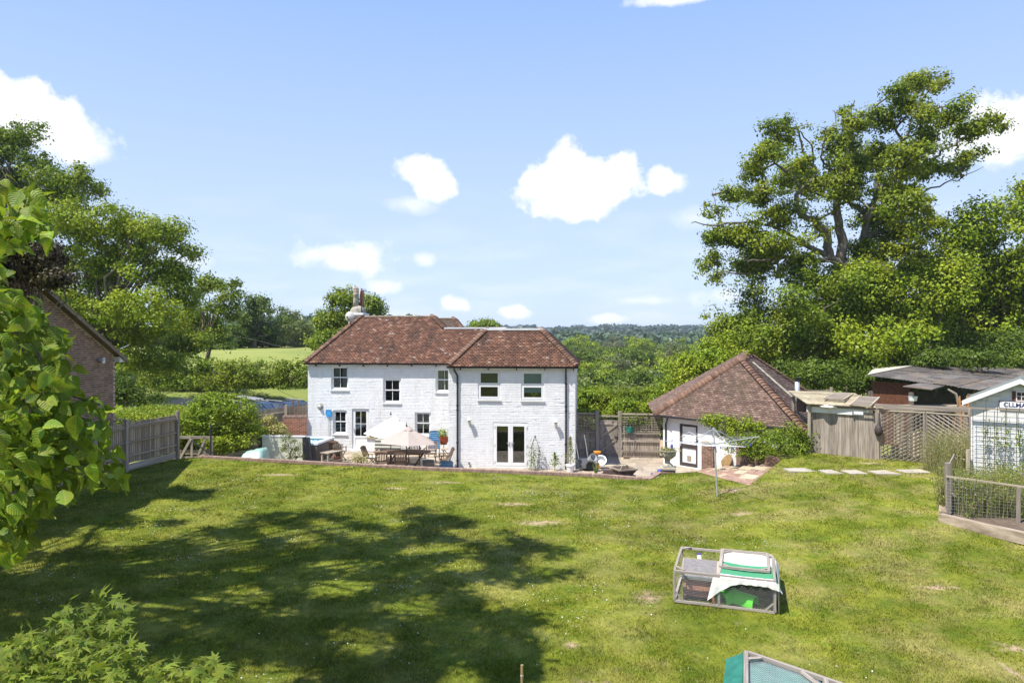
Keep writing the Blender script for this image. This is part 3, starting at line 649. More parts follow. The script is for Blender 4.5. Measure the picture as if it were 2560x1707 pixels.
MB().b(x0-.06, x1+.06, MY-.14, MY+.05, 0, .115).build('doorstep', m_white, house); pane_room(df, a+.05, b-.05, c, d, y, None, 1.0)

# ---- tiled roofs
def tiles(name, mat, parent, O, A, U, poly, gauge=.1, w=.165, seed=0):
    O, A, U = Vector(O), Vector(A).normalized(), Vector(U).normalized(); N = A.cross(U); rg = np.random.default_rng(seed)
    V = []; bm = max(p[1] for p in poly); j = 0; b = 0.
    O_, A_, U_, N_ = map(np.array, (O, A, U, N)); n = len(poly)
    while b < bm-.03:
        xs = []
        bc = b+.04
        for i in range(n):
            (a0, b0), (a1, b1) = poly[i], poly[(i+1) % n]
            if (b0-bc)*(b1-bc) < 0: xs.append(a0+(a1-a0)*(bc-b0)/(b1-b0))
        xs.sort()
        for q in range(0, len(xs)-1, 2):
            lo, hi = xs[q], xs[q+1]; k = math.floor(lo/w)-1
            while k*w < hi:
                p0 = max(lo, k*w+(w/2 if j % 2 else 0)); p1 = min(hi, k*w+w+(w/2 if j % 2 else 0)); k += 1
                if p1-p0 < .03: continue
                g = rg.normal()*.0035; g2 = rg.normal()*.003; sb = rg.normal()*.005; e = .003; t = .018; up = .046
                pr = [(p0+e, b-.02+sb, up+g), (p1-e, b-.02+sb+g2, up+g+g2), (p1-e, b+.12, .016), (p0+e, b+.12, .016)]
                top = [O_+A_*a+U_*c+N_*h for a, c, h in pr]; bot = [O_+A_*a+U_*c+N_*(h-t) for a, c, h in pr]
                V.append(np.array(top+bot))
        b += gauge; j += 1
    V = np.array(V); n = len(V); V = V.reshape(-1, 3); f = np.array([(0, 1, 2, 3), (0, 4, 5, 1), (1, 5, 6, 2), (3, 7, 4, 0)])
    o = mobj(name, np_mesh(name, V, (np.arange(n)[:, None, None]*8+f).reshape(-1, 4), mat), parent); tag(o, kind='stuff'); return o
def slope(name, parent, pts, mat, seed, base=0, gauge=.1, **kw):
    """one roof plane: pts[0]->pts[1] is the eave; a board under it and the tiles on it"""
    p = [Vector(q) for q in pts]; A = (p[1]-p[0]).normalized(); N = None
    for q in p[2:]:
        N = A.cross(q-p[0])
        if N.length > .1: break
    N.normalize(); U = N.cross(A)
    if U.z < 0: U = -U; N = -N
    m = MB(); m.prism(p, -N*.05); o = m.build(name, m_underlay, parent)
    tiles('tiles', mat, o, p[0], A, U, [((q-p[0]).dot(A), (q-p[0]).dot(U)) for q in p], gauge, seed=seed, **kw); return o
_hip = {}
def hip_mesh(mat, L=.34, r0=.135, r1=.085):
    if mat.name in _hip: return _hip[mat.name]
    m = MB(); n = 7
    for (z, r, t) in ((0, r0, 0), (L, r1, 0), (L, r1-.014, 0), (0, r0-.016, 0)):
        for k in range(n):
            a = math.pi*(.02+.96*k/(n-1)); m.v.append((r*math.cos(a), r*math.sin(a)*.62, z))
    for i in range(4):
        for k in range(n-1): m.f.append((i*n+k, i*n+k+1, ((i+1) % 4)*n+k+1, ((i+1) % 4)*n+k))
    _hip[mat.name] = m.mesh('arched_tile', mat, True); return _hip[mat.name]
def hip(parent, p, q, mat=m_hip, step=.15, name='hip_tile', lift=.015, tilt=.14, outn=None, ov=None, sc=1.3):
    """overlapping bonnet tiles up the hip from p to q"""
    p, q = Vector(p), Vector(q); L = (q-p).length; d = (q-p)/L; n = int(L/step); up = Vector((0, 0, 1)); rg = random.Random(int(L*1000))
    y = (up - d*up.dot(d)).normalized()
    if outn is not None: y = Vector(outn); y = (y-d*y.dot(d)).normalized()
    for k in range(n):
        dd = (d - y*tilt).normalized(); yy = (y - dd*y.dot(dd)).normalized(); xx = yy.cross(dd)
        Mx = Matrix((xx, yy, dd)).transposed()
        o = mobj(name, hip_mesh(mat), parent, p + d*(k*step) + y*(lift+.02+rg.uniform(-.006, .006)), Mx.to_euler()); o.scale = (sc, sc, sc)
roofm = MB().b(ml+.3, wl-.2, MY+1.5, MY+4, EAVE-.05, EAVE).build('roof', m_underlay, house)
wroof = MB().b(wl+.2, wr-.2, .5, 8.8, EAVE-.05, EAVE).build('wing_roof', m_underlay, house)
# wing: crown roof, steep tiled skirts round a flat top edged with pale metal
ez = EAVE-.02; ov = .2; rt = 1.62; zt = ez+rt*.985
e0 = hloc(1117, 910, -ov)[0]; e1 = hloc(1446, 913, -ov)[0]; t0 = hloc(1214, 823, rt-ov)[0]; t1 = hloc(1355, 823, rt-ov)[0]
slope('wing_front_slope', wroof, [(e0, -ov, ez), (e1, -ov, ez), (t1, rt-ov, zt), (t0, rt-ov, zt)], m_tile, 5)
slope('wing_right_slope', wroof, [(e1, -ov, ez), (e1, 9.4, ez), (t1, 7.8, zt), (t1, rt-ov, zt)], m_tile, 6)
slope('wing_left_slope', wroof, [(e0, 6, ez), (e0, -ov, ez), (t0, rt-ov, zt), (t0, 6, zt)], m_tile, 7)
hip(wroof, (e0+.05, -ov+.03, ez+.03), (t0, rt-ov, zt+.03), outn=(-.5, -.6, .7)); hip(wroof, (e1-.05, -ov+.03, ez+.03), (t1, rt-ov, zt+.03), outn=(.5, -.6, .7))
# main roof: left hip, ridge, right hip falling to a lower flat topped link
sl_ = math.tan(R(42)); my = MY-ov; run = 2.70; zr = ez+run*sl_; rl = hloc(901, 791, my+run)[0]; rr = hloc(1083, 791, my+run)[0]; el = hloc(760, 902, my)[0]
zl = hloc(1110, 823, my+1.85)[1]; runl = (zl-ez)/sl_; l0 = hloc(1112, 823, my+runl)[0]
slope('front_slope', roofm, [(el, my, ez), (wl+1.2, my, ez), (t0+.3, my+runl, zl), (l0, my+runl, zl), (rr, my+run, zr), (rl, my+run, zr)], m_tile, 8)
slope('left_slope', roofm, [(el, my+5.6, ez), (el, my, ez), (rl, my+run, zr), (rl, my+run+.2, zr)], m_tile, 9)
slope('right_slope', roofm, [(l0, my+runl, zl), (l0, my+run*2-runl, zl), (rr, my+run+.02, zr), (rr, my+run, zr)], m_tile, 10)
slope('back_slope', roofm, [(wl, my+5.6, ez), (el, my+5.6, ez), (rl, my+run+.05, zr), (rr, my+run+.05, zr)], m_tile, 11)
hip(roofm, (el+.05, my+.03, ez+.03), (rl, my+run, zr+.02), outn=(-.5, -.6, .7)); hip(roofm, (l0, my+runl, zl+.05), (rr, my+run, zr+.02), outn=(.5, -.6, .7))
k = 0; x = rl-.1
while x < rr-.1:
    o = mobj('ridge_tile', hip_mesh(m_ridge), roofm, (x, my+run+.02, zr+.0), (R(90), 0, R(90))); o.scale = (.95, 1.1, 1.25); x += .37
# flat tops and their pale edges
m = MB(); m.b(t0-.02, t1+.02, rt-ov-.02, 8.2, zt-.02, zt+.02); m.b(l0, t0+.3, my+runl-.02, my+runl+4.5, zl-.02, zl+.018); m.build('flat_roof', m_lead, house)
m = MB(); m.b(t0-.06, t1+.06, rt-ov-.09, rt-ov+.06, zt+.02, zt+.115); m.b(t1-.06, t1+.08, rt-ov+.06, 8.2, zt+.022, zt+.112); m.build('flat_roof_edge', m_lead, house)
MB().b(l0-.05, t0+.5, my+runl-.09, my+runl+.06, zl+.02, zl+.10).build('flat_roof_edge', m_lead, house)
# rear roof seen over the link
q0 = hloc(1093, 797, 9.8); q1 = hloc(1135, 797, 9.8); qb = hloc(1160, 823, 8.2)
rz_ = q0[1]; rear = MB().b(q0[0]-2, q1[0]-.2, 9.0, 10, EAVE, EAVE+.1).build('rear_roof', m_underlay, house)
slope('rear_front_slope', rear, [(q0[0]-3, 8.0, rz_-1.75), (q1[0]+1.75, 8.0, rz_-1.75), (q1[0], 9.8, rz_), (q0[0]-3, 9.8, rz_)], m_tile2, 12)
slope('rear_right_slope', rear, [(q1[0]+1.75, 8.0, rz_-1.75), (q1[0]+1.75, 11.6, rz_-1.75), (q1[0], 9.82, rz_), (q1[0], 9.8, rz_)], m_tile2, 13)
hip(rear, (q1[0]+1.7, 8.05, rz_-1.7), (q1[0], 9.8, rz_+.02), outn=(.5, -.6, .7))
x = q0[0]-2
while x < q1[0]-.1: o = mobj('ridge_tile', hip_mesh(m_ridge), rear, (x, 9.8, rz_), (R(90), 0, R(90))); x += .33
# gutters, brackets, downpipes
def gutter(x0, x1, y, z):
    m = MB(); n = 7; r = .055; vs = []
    for xx in (x0, x1):
        for k in range(n): a = math.pi*k/(n-1); vs.append((xx, y+r*math.cos(a), z-r*math.sin(a)))
        for k in range(n): a = math.pi*k/(n-1); vs.append((xx, y+(r-.008)*math.cos(a), z-(r-.008)*math.sin(a)))
    fs = [(k, k+1, 2*n+k+1, 2*n+k) for k in range(n-1)] + [(n+k+1, n+k, 3*n+k, 3*n+k+1) for k in range(n-1)]
    m.add(vs, fs); g = m.build('gutter', m_black, house)
    x = x0+.6
    while x < x1: MB().b(x-.015, x+.015, y+.03, y+.2, z-.14, z-.05).build('gutter_bracket', m_black, g); x += 1.25
gutter(el, wl-.02, my-.03, ez-.03); gutter(e0, e1, -ov-.03, ez-.03)
def downpipe(px, side):
    x = hloc(px, 1000, -.09)[0]; m = MB(); m.tube([(x+side*.12, -ov-.03, ez-.07), (x+side*.12, -ov-.03, ez-.16), (x, -.085, ez-.42), (x, -.085, -.25)], .042, 8)
    o = m.build('downpipe', m_black, house, smooth=False)
    for zz in (3.75, 2.75, 2.55, 1.1, .3): MB().lathe([(.055, -.035), (.058, .03)], 8, (x, -.085, zz)).build('pipe_collar', m_black, o)
downpipe(1143.5, -1); downpipe(1414.8, 0)
# chimney with dome of mortar, pots
ch0 = hloc(868, 800, 6.6); ch1 = hloc(917, 800, 6.6); cx = (ch0[0]+ch1[0])/2+.03; cw = (ch1[0]-ch0[0])/2*.76
zc = hloc(890, 788, 6.6)[1]; stack = MB().b(cx-cw*.94, cx+cw*.94, 6.25, 7.15, 4.8, zc).build('chimney', m_white, house)
m = MB(); rg = random.Random(3); zz = 5.6
while zz < zc-.02:
    for face in range(2):
        x = cx-cw*.94
        while x < cx+cw*.94-.05: 
            ln = min(.22, cx+cw*.94-x); 
            if face == 0: m.box((x+ln/2, 6.247, zz+.035), (ln-.012, .016, .062))
            x += ln+.002
    zz += .075
tag(m.build('brickwork', m_whitebrick, stack), kind='stuff')
m = MB(); m.b(cx-cw*1.08, cx+cw*1.08, 6.15, 7.25, zc, zc+.12); m.build('corbel', m_whitebrick, stack)
m = MB()
for i in range(9):
    a = math.pi*i/8
ns = 10; vs = []; fs = []
for j in range(6):
    t = j/5; rx = cw*.96*math.cos(t*1.25); ry = .46*math.cos(t*1.25); zz = zc+.12+.42*math.sin(t*1.35)
    for k in range(ns): a = 2*math.pi*k/ns; s = max(abs(math.cos(a)), abs(math.sin(a)))**.5; vs.append((cx+rx*math.cos(a)/s, 6.7+ry*math.sin(a)/s, zz))
fs = [(j*ns+k, j*ns+(k+1) % ns, (j+1)*ns+(k+1) % ns, (j+1)*ns+k) for j in range(5) for k in range(ns)]; fs.append(tuple(5*ns+k for k in range(ns)))
m.add(vs, fs); m_flaunch = M('lichened_mortar', (.22, .20, .16), (.40, .37, .31), scale=6, rough=.95, bump=.6, stain=(.09, .08, .07), stscale=5); m.build('mortar_dome', m_flaunch, stack, smooth=True)
px_ = hloc(890, 750, 6.6); zp = zc+.42
pot = MB().lathe([(.17, 0), (.155, .45), (.14, .62), (.15, .63), (.15, .70), (.135, .72)], 14, (px_[0], 6.6, zp)).build('chimney_pot', m_urn, stack, smooth=True)
MB().lathe([(.142, .64), (.165, .68), (.15, .8), (.165, .86), (.15, .95), (.16, 1.0), (.10, 1.1)], 14, (px_[0], 6.6, zp+.05)).build('louvre', m_woodd, pot, smooth=False)
MB().lathe([(.12, -.1), (.11, .9), (.125, .93), (.10, .95)], 12, (px_[0]+.26, 6.85, zp)).build('chimney_pot', m_terra, stack, smooth=True)
# things fixed to the house are things of their own: put them in world space
def hw(x, y, z): return Vector((HO.x + x*CT + y*ST, HO.y - x*ST + y*CT, z))
aer = thing('tv_aerial', 'thin black aerial mast beside the chimney pots', 'aerial', hw(px_[0]+.4, 6.35, zc+.1), TH)
MB().tube([(0, 0, -.3), (0, 0, 1.35)], .022, 6).build('mast', m_black, aer)
m = MB().bar((-.05, 0, 1.28), (.32, -.1, 1.2), .025); [m.bar((.0+.1*k, -.2-.03*k, 1.36-.02*k), (.02+.1*k, .2-.03*k, 1.18-.02*k), .015) for k in range(4)]; m.build('aerial_array', m_black, aer)
dc = hloc(876, 792, 6.0); dish = thing('satellite_dish', 'pale grey satellite dish on the chimney stack', 'satellite dish', hw(dc[0], 6.0, dc[1]), TH)
m = MB(); vs = []; fs = []
for j in range(4):
    for k in range(14): a = 2*math.pi*k/14; r = .26*j/3+.001; vs.append((r*math.cos(a), -.11+1.1*r*r*1.4-.1, r*1.08*math.sin(a)))
m.add(vs, [(j*14+k, j*14+(k+1) % 14, (j+1)*14+(k+1) % 14, (j+1)*14+k) for j in range(3) for k in range(14)])
m.build('reflector', M('dish_grey', (.42, .41, .38), (.55, .53, .48), scale=3, rough=.5), dish, smooth=True)
MB().bar((0, -.1, -.2), (0, -.5, -.05), .025).box((0, -.5, -.03), (.06, .1, .06)).build('feed_arm', m_black, dish); MB().bar((0, -.12, 0), (.25, .25, -.1), .04).build('bracket', m_black, dish)
# wall lamps
def wall_lamp(px, py, label):
    x, z = hloc(px, py, -.2); l = thing('wall_lamp', label, 'wall lamp', hw(x, -.2, z), TH, 'lanterns beside the french doors')
    MB().box((0, .18, -.18), (.09, .03, .16)).bar((0, .17, -.2), (0, .0, -.24), .025).bar((0, 0, -.25), (0, 0, -.16), .03).build('bracket', m_galv, l)
    MB().lathe([(.045, -.16), (.085, .05), (.08, .06)], 6).build('lantern_glass', M_lampglass, l)
    MB().lathe([(.115, .05), (.06, .13), (.02, .17), (.012, .24)], 6).build('lantern_cap', m_white, l)
M_lampglass = M('lamp_glass', (.42, .40, .34), (.52, .5, .44), scale=2, rough=.15, spec=.6)
wall_lamp(1173.4, 1052, 'white wall lantern left of the french doors, near the left downpipe'); wall_lamp(1389.5, 1057, 'white wall lantern right of the french doors, near the right downpipe')
x, z = hloc(800, 1016, MY-.06); l = thing('bulkhead_lamp', 'round brass bulkhead lamp on the white wall beside the pool net', 'wall lamp', hw(x, MY, z), TH)
MB().lathe([(.17, 0), (.17, .03), (.12, .06), (.1, .06)], 16).build('backplate', m_urn, l, rot=(R(90), 0, 0)); MB().lathe([(.1, .05), (.095, .12), (.05, .17), (.01, .18)], 14).build('lens', m_galv, l, rot=(R(90), 0, 0), smooth=True)
# pool net
x, z = hloc(821, 1032, MY-.1); zb = hloc(822, 1096, MY-.1)[1]
pn = thing('pool_net', 'blue pool skimmer net on a long pole hung against the wall', 'pool net', hw(x, MY-.07, 0), TH)
MB().tube([(.02, 0, max(zb, .75)), (0, 0, z-.22)], .014, 6).build('pole', m_galv, pn)
m_bluenet = M('blue_net', (.03, .22, .5), (.06, .34, .62), scale=9, rough=.7); m_bluep = M('blue_plastic', (.02, .13, .42), (.03, .2, .5), scale=3, rough=.4)
hd = [(-.06, 0, z-.22), (-.15, 0, z-.1), (-.14, 0, z+.15), (.14, 0, z+.15), (.15, 0, z-.1), (.06, 0, z-.22), (-.06, 0, z-.22)]
MB().tube(hd, .016, 6).build('hoop', m_bluep, pn); MB().prism(hd[:6], (0, .02, 0)).build('net', m_bluenet, pn)
# blind string plant in the right hand window
x0, x1, z0, z1 = wing_open[1]; b = hw((x0+x1)/2+.05, .17, z0+.13)
sp = thing('spider_plant', 'spider plant with pale leaves on the right wing window sill', 'pot plant', b, TH); m = MB(); rg = random.Random(8)
for k in range(22):
    a = rg.uniform(0, 6.28); r = rg.uniform(.15, .3); h = rg.uniform(.12, .28); m.add([(-.012, 0, .05), (.012, 0, .05), (r*.6*math.cos(a)+.012, r*.22*math.sin(a), h+.05), (r*.6*math.cos(a)-.012, r*.22*math.sin(a), h+.05), (r*math.cos(a), r*.3*math.sin(a), h*.6)], [(0, 1, 2, 3), (3, 2, 4)])
m.build('leaves', m_leafA, sp); MB().lathe([(.07, -.06), (.09, .05)], 10).build('plant_pot', m_terra, sp)
# tap on the wing wall
x, z = hloc(1174.5, 1163, -.06); tp = thing('garden_tap', 'black standpipe tap low on the wing wall', 'tap', hw(x, -.06, 0), TH)
MB().tube([(0, 0, -.05), (0, 0, z+.1)], .02, 6).tube([(0, 0, z+.09), (-.07, -.05, z+.09)], .018, 6).build('standpipe', m_black, tp); MB().box((-.03, -.02, z+.13), (.09, .02, .02)).build('tap_handle', m_black, tp)
# ------------------------------------------------------------------ garden retaining wall with brick-on-edge coping
CAPZ = .93
WALLP = [G(495, 1139, CAPZ), G(1040, 1167.5, CAPZ), G(1480, 1184.5, CAPZ), G(1628, 1196, CAPZ), G(1656, 1179, CAPZ)]
gw = thing('garden_wall', 'low brick retaining wall with brick on edge coping along the lawn', 'garden wall', WALLP[0].xy.to_3d())
def lp(p, root): return Vector(p) - root.location
mcore = MB()
capcount = 0
for i in range(4):
    a, b = WALLP[i].xy.to_3d(), WALLP[i+1].xy.to_3d(); d = (b-a); L = d.length; d /= L; n = Vector((-d.y, d.x, 0)); an = math.atan2(d.y, d.x)
    if n.y < 0 and i < 3: n = -n
    c = (a+b)/2 + n*.11; q = c - gw.location
    mcore.box((q.x, q.y, CAPZ/2-.1), (L, .2, CAPZ-.24+.2-.02), an)
    k = 0.0; st = .0765
    while k < L-.03:
        c = a + d*(k+st/2) + n*.105
        o = piece('brick', m_capbrick, gw, (c.x-gw.location.x, c.y-gw.location.y, CAPZ-.055+random.uniform(-.005, .005)), (st-.011, .215, .108), an+random.uniform(-.02, .02)); capcount += 1
        k += st
# every third brick would be past the limit: the coping is built from individual bricks up to 300, the rest joined
caps = [o for o in gw.children]
if len(caps) > 300:
    extra = [o for o in caps if 1][:len(caps)-300]; m = MB()
    for o in extra: m.box(o.location, o.scale, o.rotation_euler.z)
    for o in extra: bpy.data.objects.remove(o)
    tag(m.build('coping_bricks', m_capbrick, gw), kind='stuff')
mcore.build('wall_core', m_mortar, gw)
# courses on the patio face
m = MB(); rg = random.Random(7)
for i in range(4):
    a, b = WALLP[i].xy.to_3d(), WALLP[i+1].xy.to_3d(); d = (b-a); L = d.length; d /= L; n = Vector((-d.y, d.x, 0)); an = math.atan2(d.y, d.x)
    if n.y < 0 and i < 3: n = -n
    for j in range(10):
        k = -.11*(j % 2)
        while k < L-.2:
            for off in (.212,) :
                c = a + d*(k+.112) + n*off - gw.location; m.box((c.x, c.y, .02+j*.08), (.212, .02, .066), an)
            k += .225
tag(m.build('brickwork', m_brickj, gw), kind='stuff')

def brick_pier(name, label, c, w, z0, z1, rz, mat, cap=True, group=None):
    r = thing(name, label, 'brick pier', (c[0], c[1], z0), rz, group); n = int((z1-z0-(.06 if cap else 0))/.078); MB().box((0, 0, n*.039), (w-.03, w-.03, n*.078)).build('pier_core', m_mortar, r)
    for j in range(n):
        for s in range(4):
            k = 0; cells = [(-w/2+.108, .215), (-w/2+.108+.226, .215)] if (j+s) % 2 == 0 else [(-w/2+.05, .1), (-w/2+.05+.165, .215), (-w/2+.05+.165+.17, .1)]
            for (x, ln) in cells:
                if x+ln/2 > w/2+.02: ln = (w/2-(x-ln/2)); x = w/2-ln/2
                if ln < .03: continue
                a = s*math.pi/2; q = Vector((x, -w/2+.05, 0)); q.rotate(Matrix.Rotation(a, 3, 'Z'))
                piece('brick', mat, r, (q.x, q.y, .036+j*.078), (ln-.012, .1, .066), a)
    if cap: MB().box((0, 0, z1-z0-.03), (w+.05, w+.05, .06)).build('cap_stone', m_stonep, r)
    return r
pc = G(1675, 1190, .85); URN = Vector((pc.x, pc.y+.28, 0))
brick_pier('brick_pier', 'square brick pier with stone cap under the urn', URN, .5, .0, 1.12, R(-12), m_brick)
urn = thing('garden_urn', 'weathered stone garden urn planted with yellow flowers on a brick pier', 'urn', (URN.x, URN.y, 1.12))
u = MB().box((0, 0, .03), (.36, .36, .06)).lathe([(.17, .06), (.15, .1), (.08, .15), (.06, .22), (.085, .25), (.07, .28), (.16, .33), (.23, .40), (.26, .47), (.27, .55), (.31, .58), (.31, .61), (.27, .61), (.25, .56)], 20)
for k in range(10):
    a = 2*math.pi*k/10; u.tube([(.1*math.cos(a), .1*math.sin(a), .3), (.25*math.cos(a+.2), .25*math.sin(a+.2), .42), (.28*math.cos(a), .28*math.sin(a), .54)], .022, 5)
u.build('urn_body', m_urn, urn, smooth=False)
def leaf_blob(name, mat, parent, c, r, n, ls, seed, up=.6):
    rng = np.random.default_rng(seed); p = rng.normal(size=(n, 3))*np.array(r)*.55+np.array(c); nr = unit((p-np.array(c))/np.array(r)+np.array([0, 0, up])+.6*rng.normal(size=(n, 3)))
    V, Fa = leaf_quads(p, nr, ls*rng.uniform(.6, 1.3, n), rng); return mobj(name, np_mesh(name, V, Fa, mat), parent)
m_yflower = LEAF('yellow_green_planting', (.22, .22, .05), (.36, .33, .08), (.15, .2, .05)); leaf_blob('planting', m_yflower, urn, (0, 0, .62), (.3, .3, .09), 260, .07, 1)
m_bluepl = M('blue_glazed', (.03, .06, .28), (.05, .09, .4), scale=3, rough=.3)
bt = thing('watering_bottle', 'blue plant feeder stuck in the urn planting', 'plant feeder', (URN.x+.14, URN.y+.05, 1.75)); MB().lathe([(.01, -.08), (.035, 0), (.045, .03), (.045, .15), (.02, .18)], 10).build('bottle', m_bluepl, bt)

# ------------------------------------------------------------------ steps up to the right hand lawn
st = thing('brick_steps', 'shallow patchwork steps of red brick and pale slabs', 'steps', (7.3, 24, 0))
Lk = [G(1722, 1190, .12), G(1868, 1216, 1.06)]; Rk = [G(1795, 1159, .25), G(1945, 1162, 1.16)]
m_path = M('worn_red_brick', (.26, .16, .115), (.36, .235, .175), scale=1.5, rough=.9, bump=.5, rnd=.2); m_sandst = M('sandstone_slab', (.37, .30, .19), (.47, .40, .28), scale=2, rough=.9, bump=.3, rnd=.12)
NST = 5; rg = random.Random(9); core = MB()
for k in range(NST):
    z = .20+.205*k; t0_, t1_ = k/NST, (k+1)/NST
    a, b = Lk[0].lerp(Lk[1], t0_).xy.to_3d(), Lk[0].lerp(Lk[1], t1_).xy.to_3d(); c, d = Rk[0].lerp(Rk[1], t1_).xy.to_3d(), Rk[0].lerp(Rk[1], t0_).xy.to_3d()
    o = st.location; core.prism([(q.x-o.x, q.y-o.y, -.2) for q in (a, d, c, b)], (0, 0, z+.2-.03))
    # treads: rows of bricks with slabs let in
    nb, na = 9, 5
    uu = (d-a).normalized(); ang = math.atan2(uu.y, uu.x); w = (d-a).length/nb; dp = (b-a).length/na
    taken = set()
    for _ in range(2 if k in (1, 2, 3, 4) else 1):
        i, j = rg.randrange(2, nb-2), rg.randrange(0, na-2); taken |= {(i+x, j+y) for x in (0, 1) for y in (0, 1)}
        q = a.lerp(d, (i+1)/nb) + (b-a)*((j+1)/na); piece('slab', m_sandst, st, (q.x-o.x, q.y-o.y, z-.02+rg.uniform(0, .01)), (w*2-.02, dp*2-.03, .05), ang)
    for i in range(nb):
        for j in range(na):
            if (i, j) in taken: continue
            q = a.lerp(d, (i+.5)/nb) + (b-a)*((j+.5)/na); piece('brick', m_path, st, (q.x-o.x, q.y-o.y, z-.025+rg.uniform(-.006, .006)), (w-.015, dp-.02, .05), ang+rg.uniform(-.02, .02))
core.build('step_core', m_mortar, st)
# wall of the planting bed beside the steps
bw = thing('bed_wall', 'stepped brown brick wall holding the shrub bed beside the steps', 'garden wall', (8.7, 29, 0))
A_, B_ = G(1786, 1150, .2), G(1950, 1162, 1.2); o = bw.location; d = (B_-A_).xy.to_3d(); L = d.length; d /= L; n = Vector((-d.y, d.x, 0)); n = n if n.x > 0 else -n; ang = math.atan2(d.y, d.x); core = MB()
for s in range(5):
    x0, x1 = s*L/5, (s+1)*L/5; zb = .1+s*.2; zt_ = 1.28+.02*s; nrow = int((zt_-.11-zb)/.078); c = A_.xy.to_3d()+d*(x0+x1)/2+n*.14-o; core.box((c.x, c.y, (zb-.3+zt_-.11)/2), (x1-x0, .2, zt_-.11-zb+.3-.01), ang)
    for j in range(max(nrow, 0)):
        x = x0-(.11 if j % 2 else 0)
        while x < x1-.05:
            p, q = max(x, x0), min(x+.213, x1)
            if q-p > .04: c = A_.xy.to_3d()+d*(p+q)/2+n*.08-o; piece('brick', m_brick, bw, (c.x, c.y, zt_-.15-j*.078), (q-p-.01, .1, .066), ang)
            x += .225
    x = x0
    while x < x1-.04: c = A_.xy.to_3d()+d*(x+.038)+n*.13-o; piece('coping_brick', m_brick, bw, (c.x, c.y, zt_-.055), (.066, .215, .105), ang); x += .077
core.build('wall_core', m_mortar, bw)
pp = G(1772, 1171, .15); brick_pier('brick_pier', 'brown brick pier at the foot of the steps by the outbuilding door', (pp.x+.05, pp.y+.2), .5, .0, 1.3, R(-30), m_brick)
bs = G(1815, 1152, .5); bd_ = thing('round_basket', 'round straw coloured lid leaning on the bed wall by the steps', 'basket', (bs.x-.1, bs.y-.35, .38), R(-70)); MB().lathe([(.02, .04), (.2, .03), (.31, .0), (.32, -.02)], 20).build('lid', M('straw', (.20, .13, .055), (.30, .20, .09), scale=9, rough=.9, bump=.3), bd_, (0, 0, .2), (R(68), 0, 0))
# stepping stones
for si_, (x0, y0, x1, y1) in enumerate(((1961, 1166, 2030, 1180), (2054, 1172, 2096, 1183), (2111, 1174, 2158, 1183), (2178, 1174, 2235, 1184), (2249, 1170, 2318, 1183), (2328, 1168, 2372, 1180))):
    c = G((x0+x1)/2, (y0+y1)/2, 1.35); z = float(lawn_z(c.x, c.y)); c = G((x0+x1)/2, (y0+y1)/2, z+.03); w = (x1-x0)*c.y/F*.9; rg = random.Random(x0)
    o = thing('stepping_stone', ('first', 'second', 'third', 'fourth', 'fifth', 'sixth')[si_]+' pale stepping stone from the left in the row before the gates', 'stepping stone', (c.x, c.y, z), 0, 'stepping stones across the lawn')
    dd = .62; MB().prism([(-w/2, -dd/2, -.05), (w/2+rg.uniform(0, .1), -dd/2+rg.uniform(-.05, .08), -.05), (w/2-rg.uniform(0, .1), dd/2, -.05), (-w/2-rg.uniform(0, .06), dd/2-.08, -.05)], (0, 0, .08)).build('slab', m_stonep, o)

# ------------------------------------------------------------------ trellis fence and gate beside the house
fz = lambda px: 33.4 - (px-1440)*.0028
tf = thing('trellis_fence', 'grey boarded fence with square trellis top between cottage and outbuilding', 'fence', (3.2, 33.4, 0))
def fpt(px, z=0., off=0.): d = fz(px)+off; return Vector(((px-CX)*d/F, d, z)) - tf.location
for px in (1493, 1549.5): c = fpt(px); piece('post', m_wood, tf, (c.x, c.y, 1.1), (.16, .14, 2.25))
for (a, b) in ((1432, 1489), (1555, 1650)):
    A_, B_ = fpt(a), fpt(b); L = (B_-A_).length; d = (B_-A_)/L; ang = math.atan2(d.y, d.x); n = int(L/.11)
    for k in range(n): c = A_+d*((k+.5)*L/n); piece('board', m_woodd if a < 1500 else m_wood, tf, (c.x, c.y+.03, .60), (.105, .02, 1.15), ang)
    for z in (.30, .80, 1.17): c = (A_+B_)/2; piece('rail', m_wood, tf, (c.x, c.y-.02, z), (L, .06, .09), ang)
    c = (A_+B_)/2; piece('top_rail', m_woodp, tf, (c.x, c.y-.01, 2.10), (L, .08, .06), ang)
    ns = int(L/.125)
    for k in range(ns+1): c = A_+d*(k*L/ns); piece('trellis_slat', m_woodd if a < 1500 else m_wood, tf, (c.x, c.y+.01, 1.66), (.045, .015, .86), ang)
    for j in range(8): c = (A_+B_)/2; piece('trellis_slat', m_woodd if a < 1500 else m_wood, tf, (c.x, c.y-.006, 1.27+j*.112), (L, .015, .045), ang)
gt = thing('garden_gate', 'grey ledged and braced board gate with black latch in the trellis fence', 'gate', (fpt(1521)+tf.location).xy.to_3d())
A_, B_ = fpt(1498)+tf.location-gt.location, fpt(1544.5)+tf.location-gt.location; L = (B_-A_).length; d = (B_-A_)/L; ang = math.atan2(d.y, d.x)
for k in range(8): c = A_+d*((k+.5)*L/8); piece('board', m_wood, gt, (c.x, c.y, .93), (L/8-.006, .022, 1.72), ang)
for z in (.22, .92, 1.62): c = (A_+B_)/2; piece('ledge', m_wood, gt, (c.x, c.y-.03, z), (L-.06, .03, .11), ang)
for (za, zb) in ((.27, .87), (.97, 1.57)): barp('brace', m_woodp, gt, A_+Vector((.08, -.032, za)), B_+Vector((-.08, -.032, zb)), .09, .026)
c = B_; MB().box((c.x-.1, c.y-.06, .98), (.16, .03, .05)).box((c.x-.0, c.y-.05, 1.0), (.05, .04, .3)).build('latch', m_black, gt)
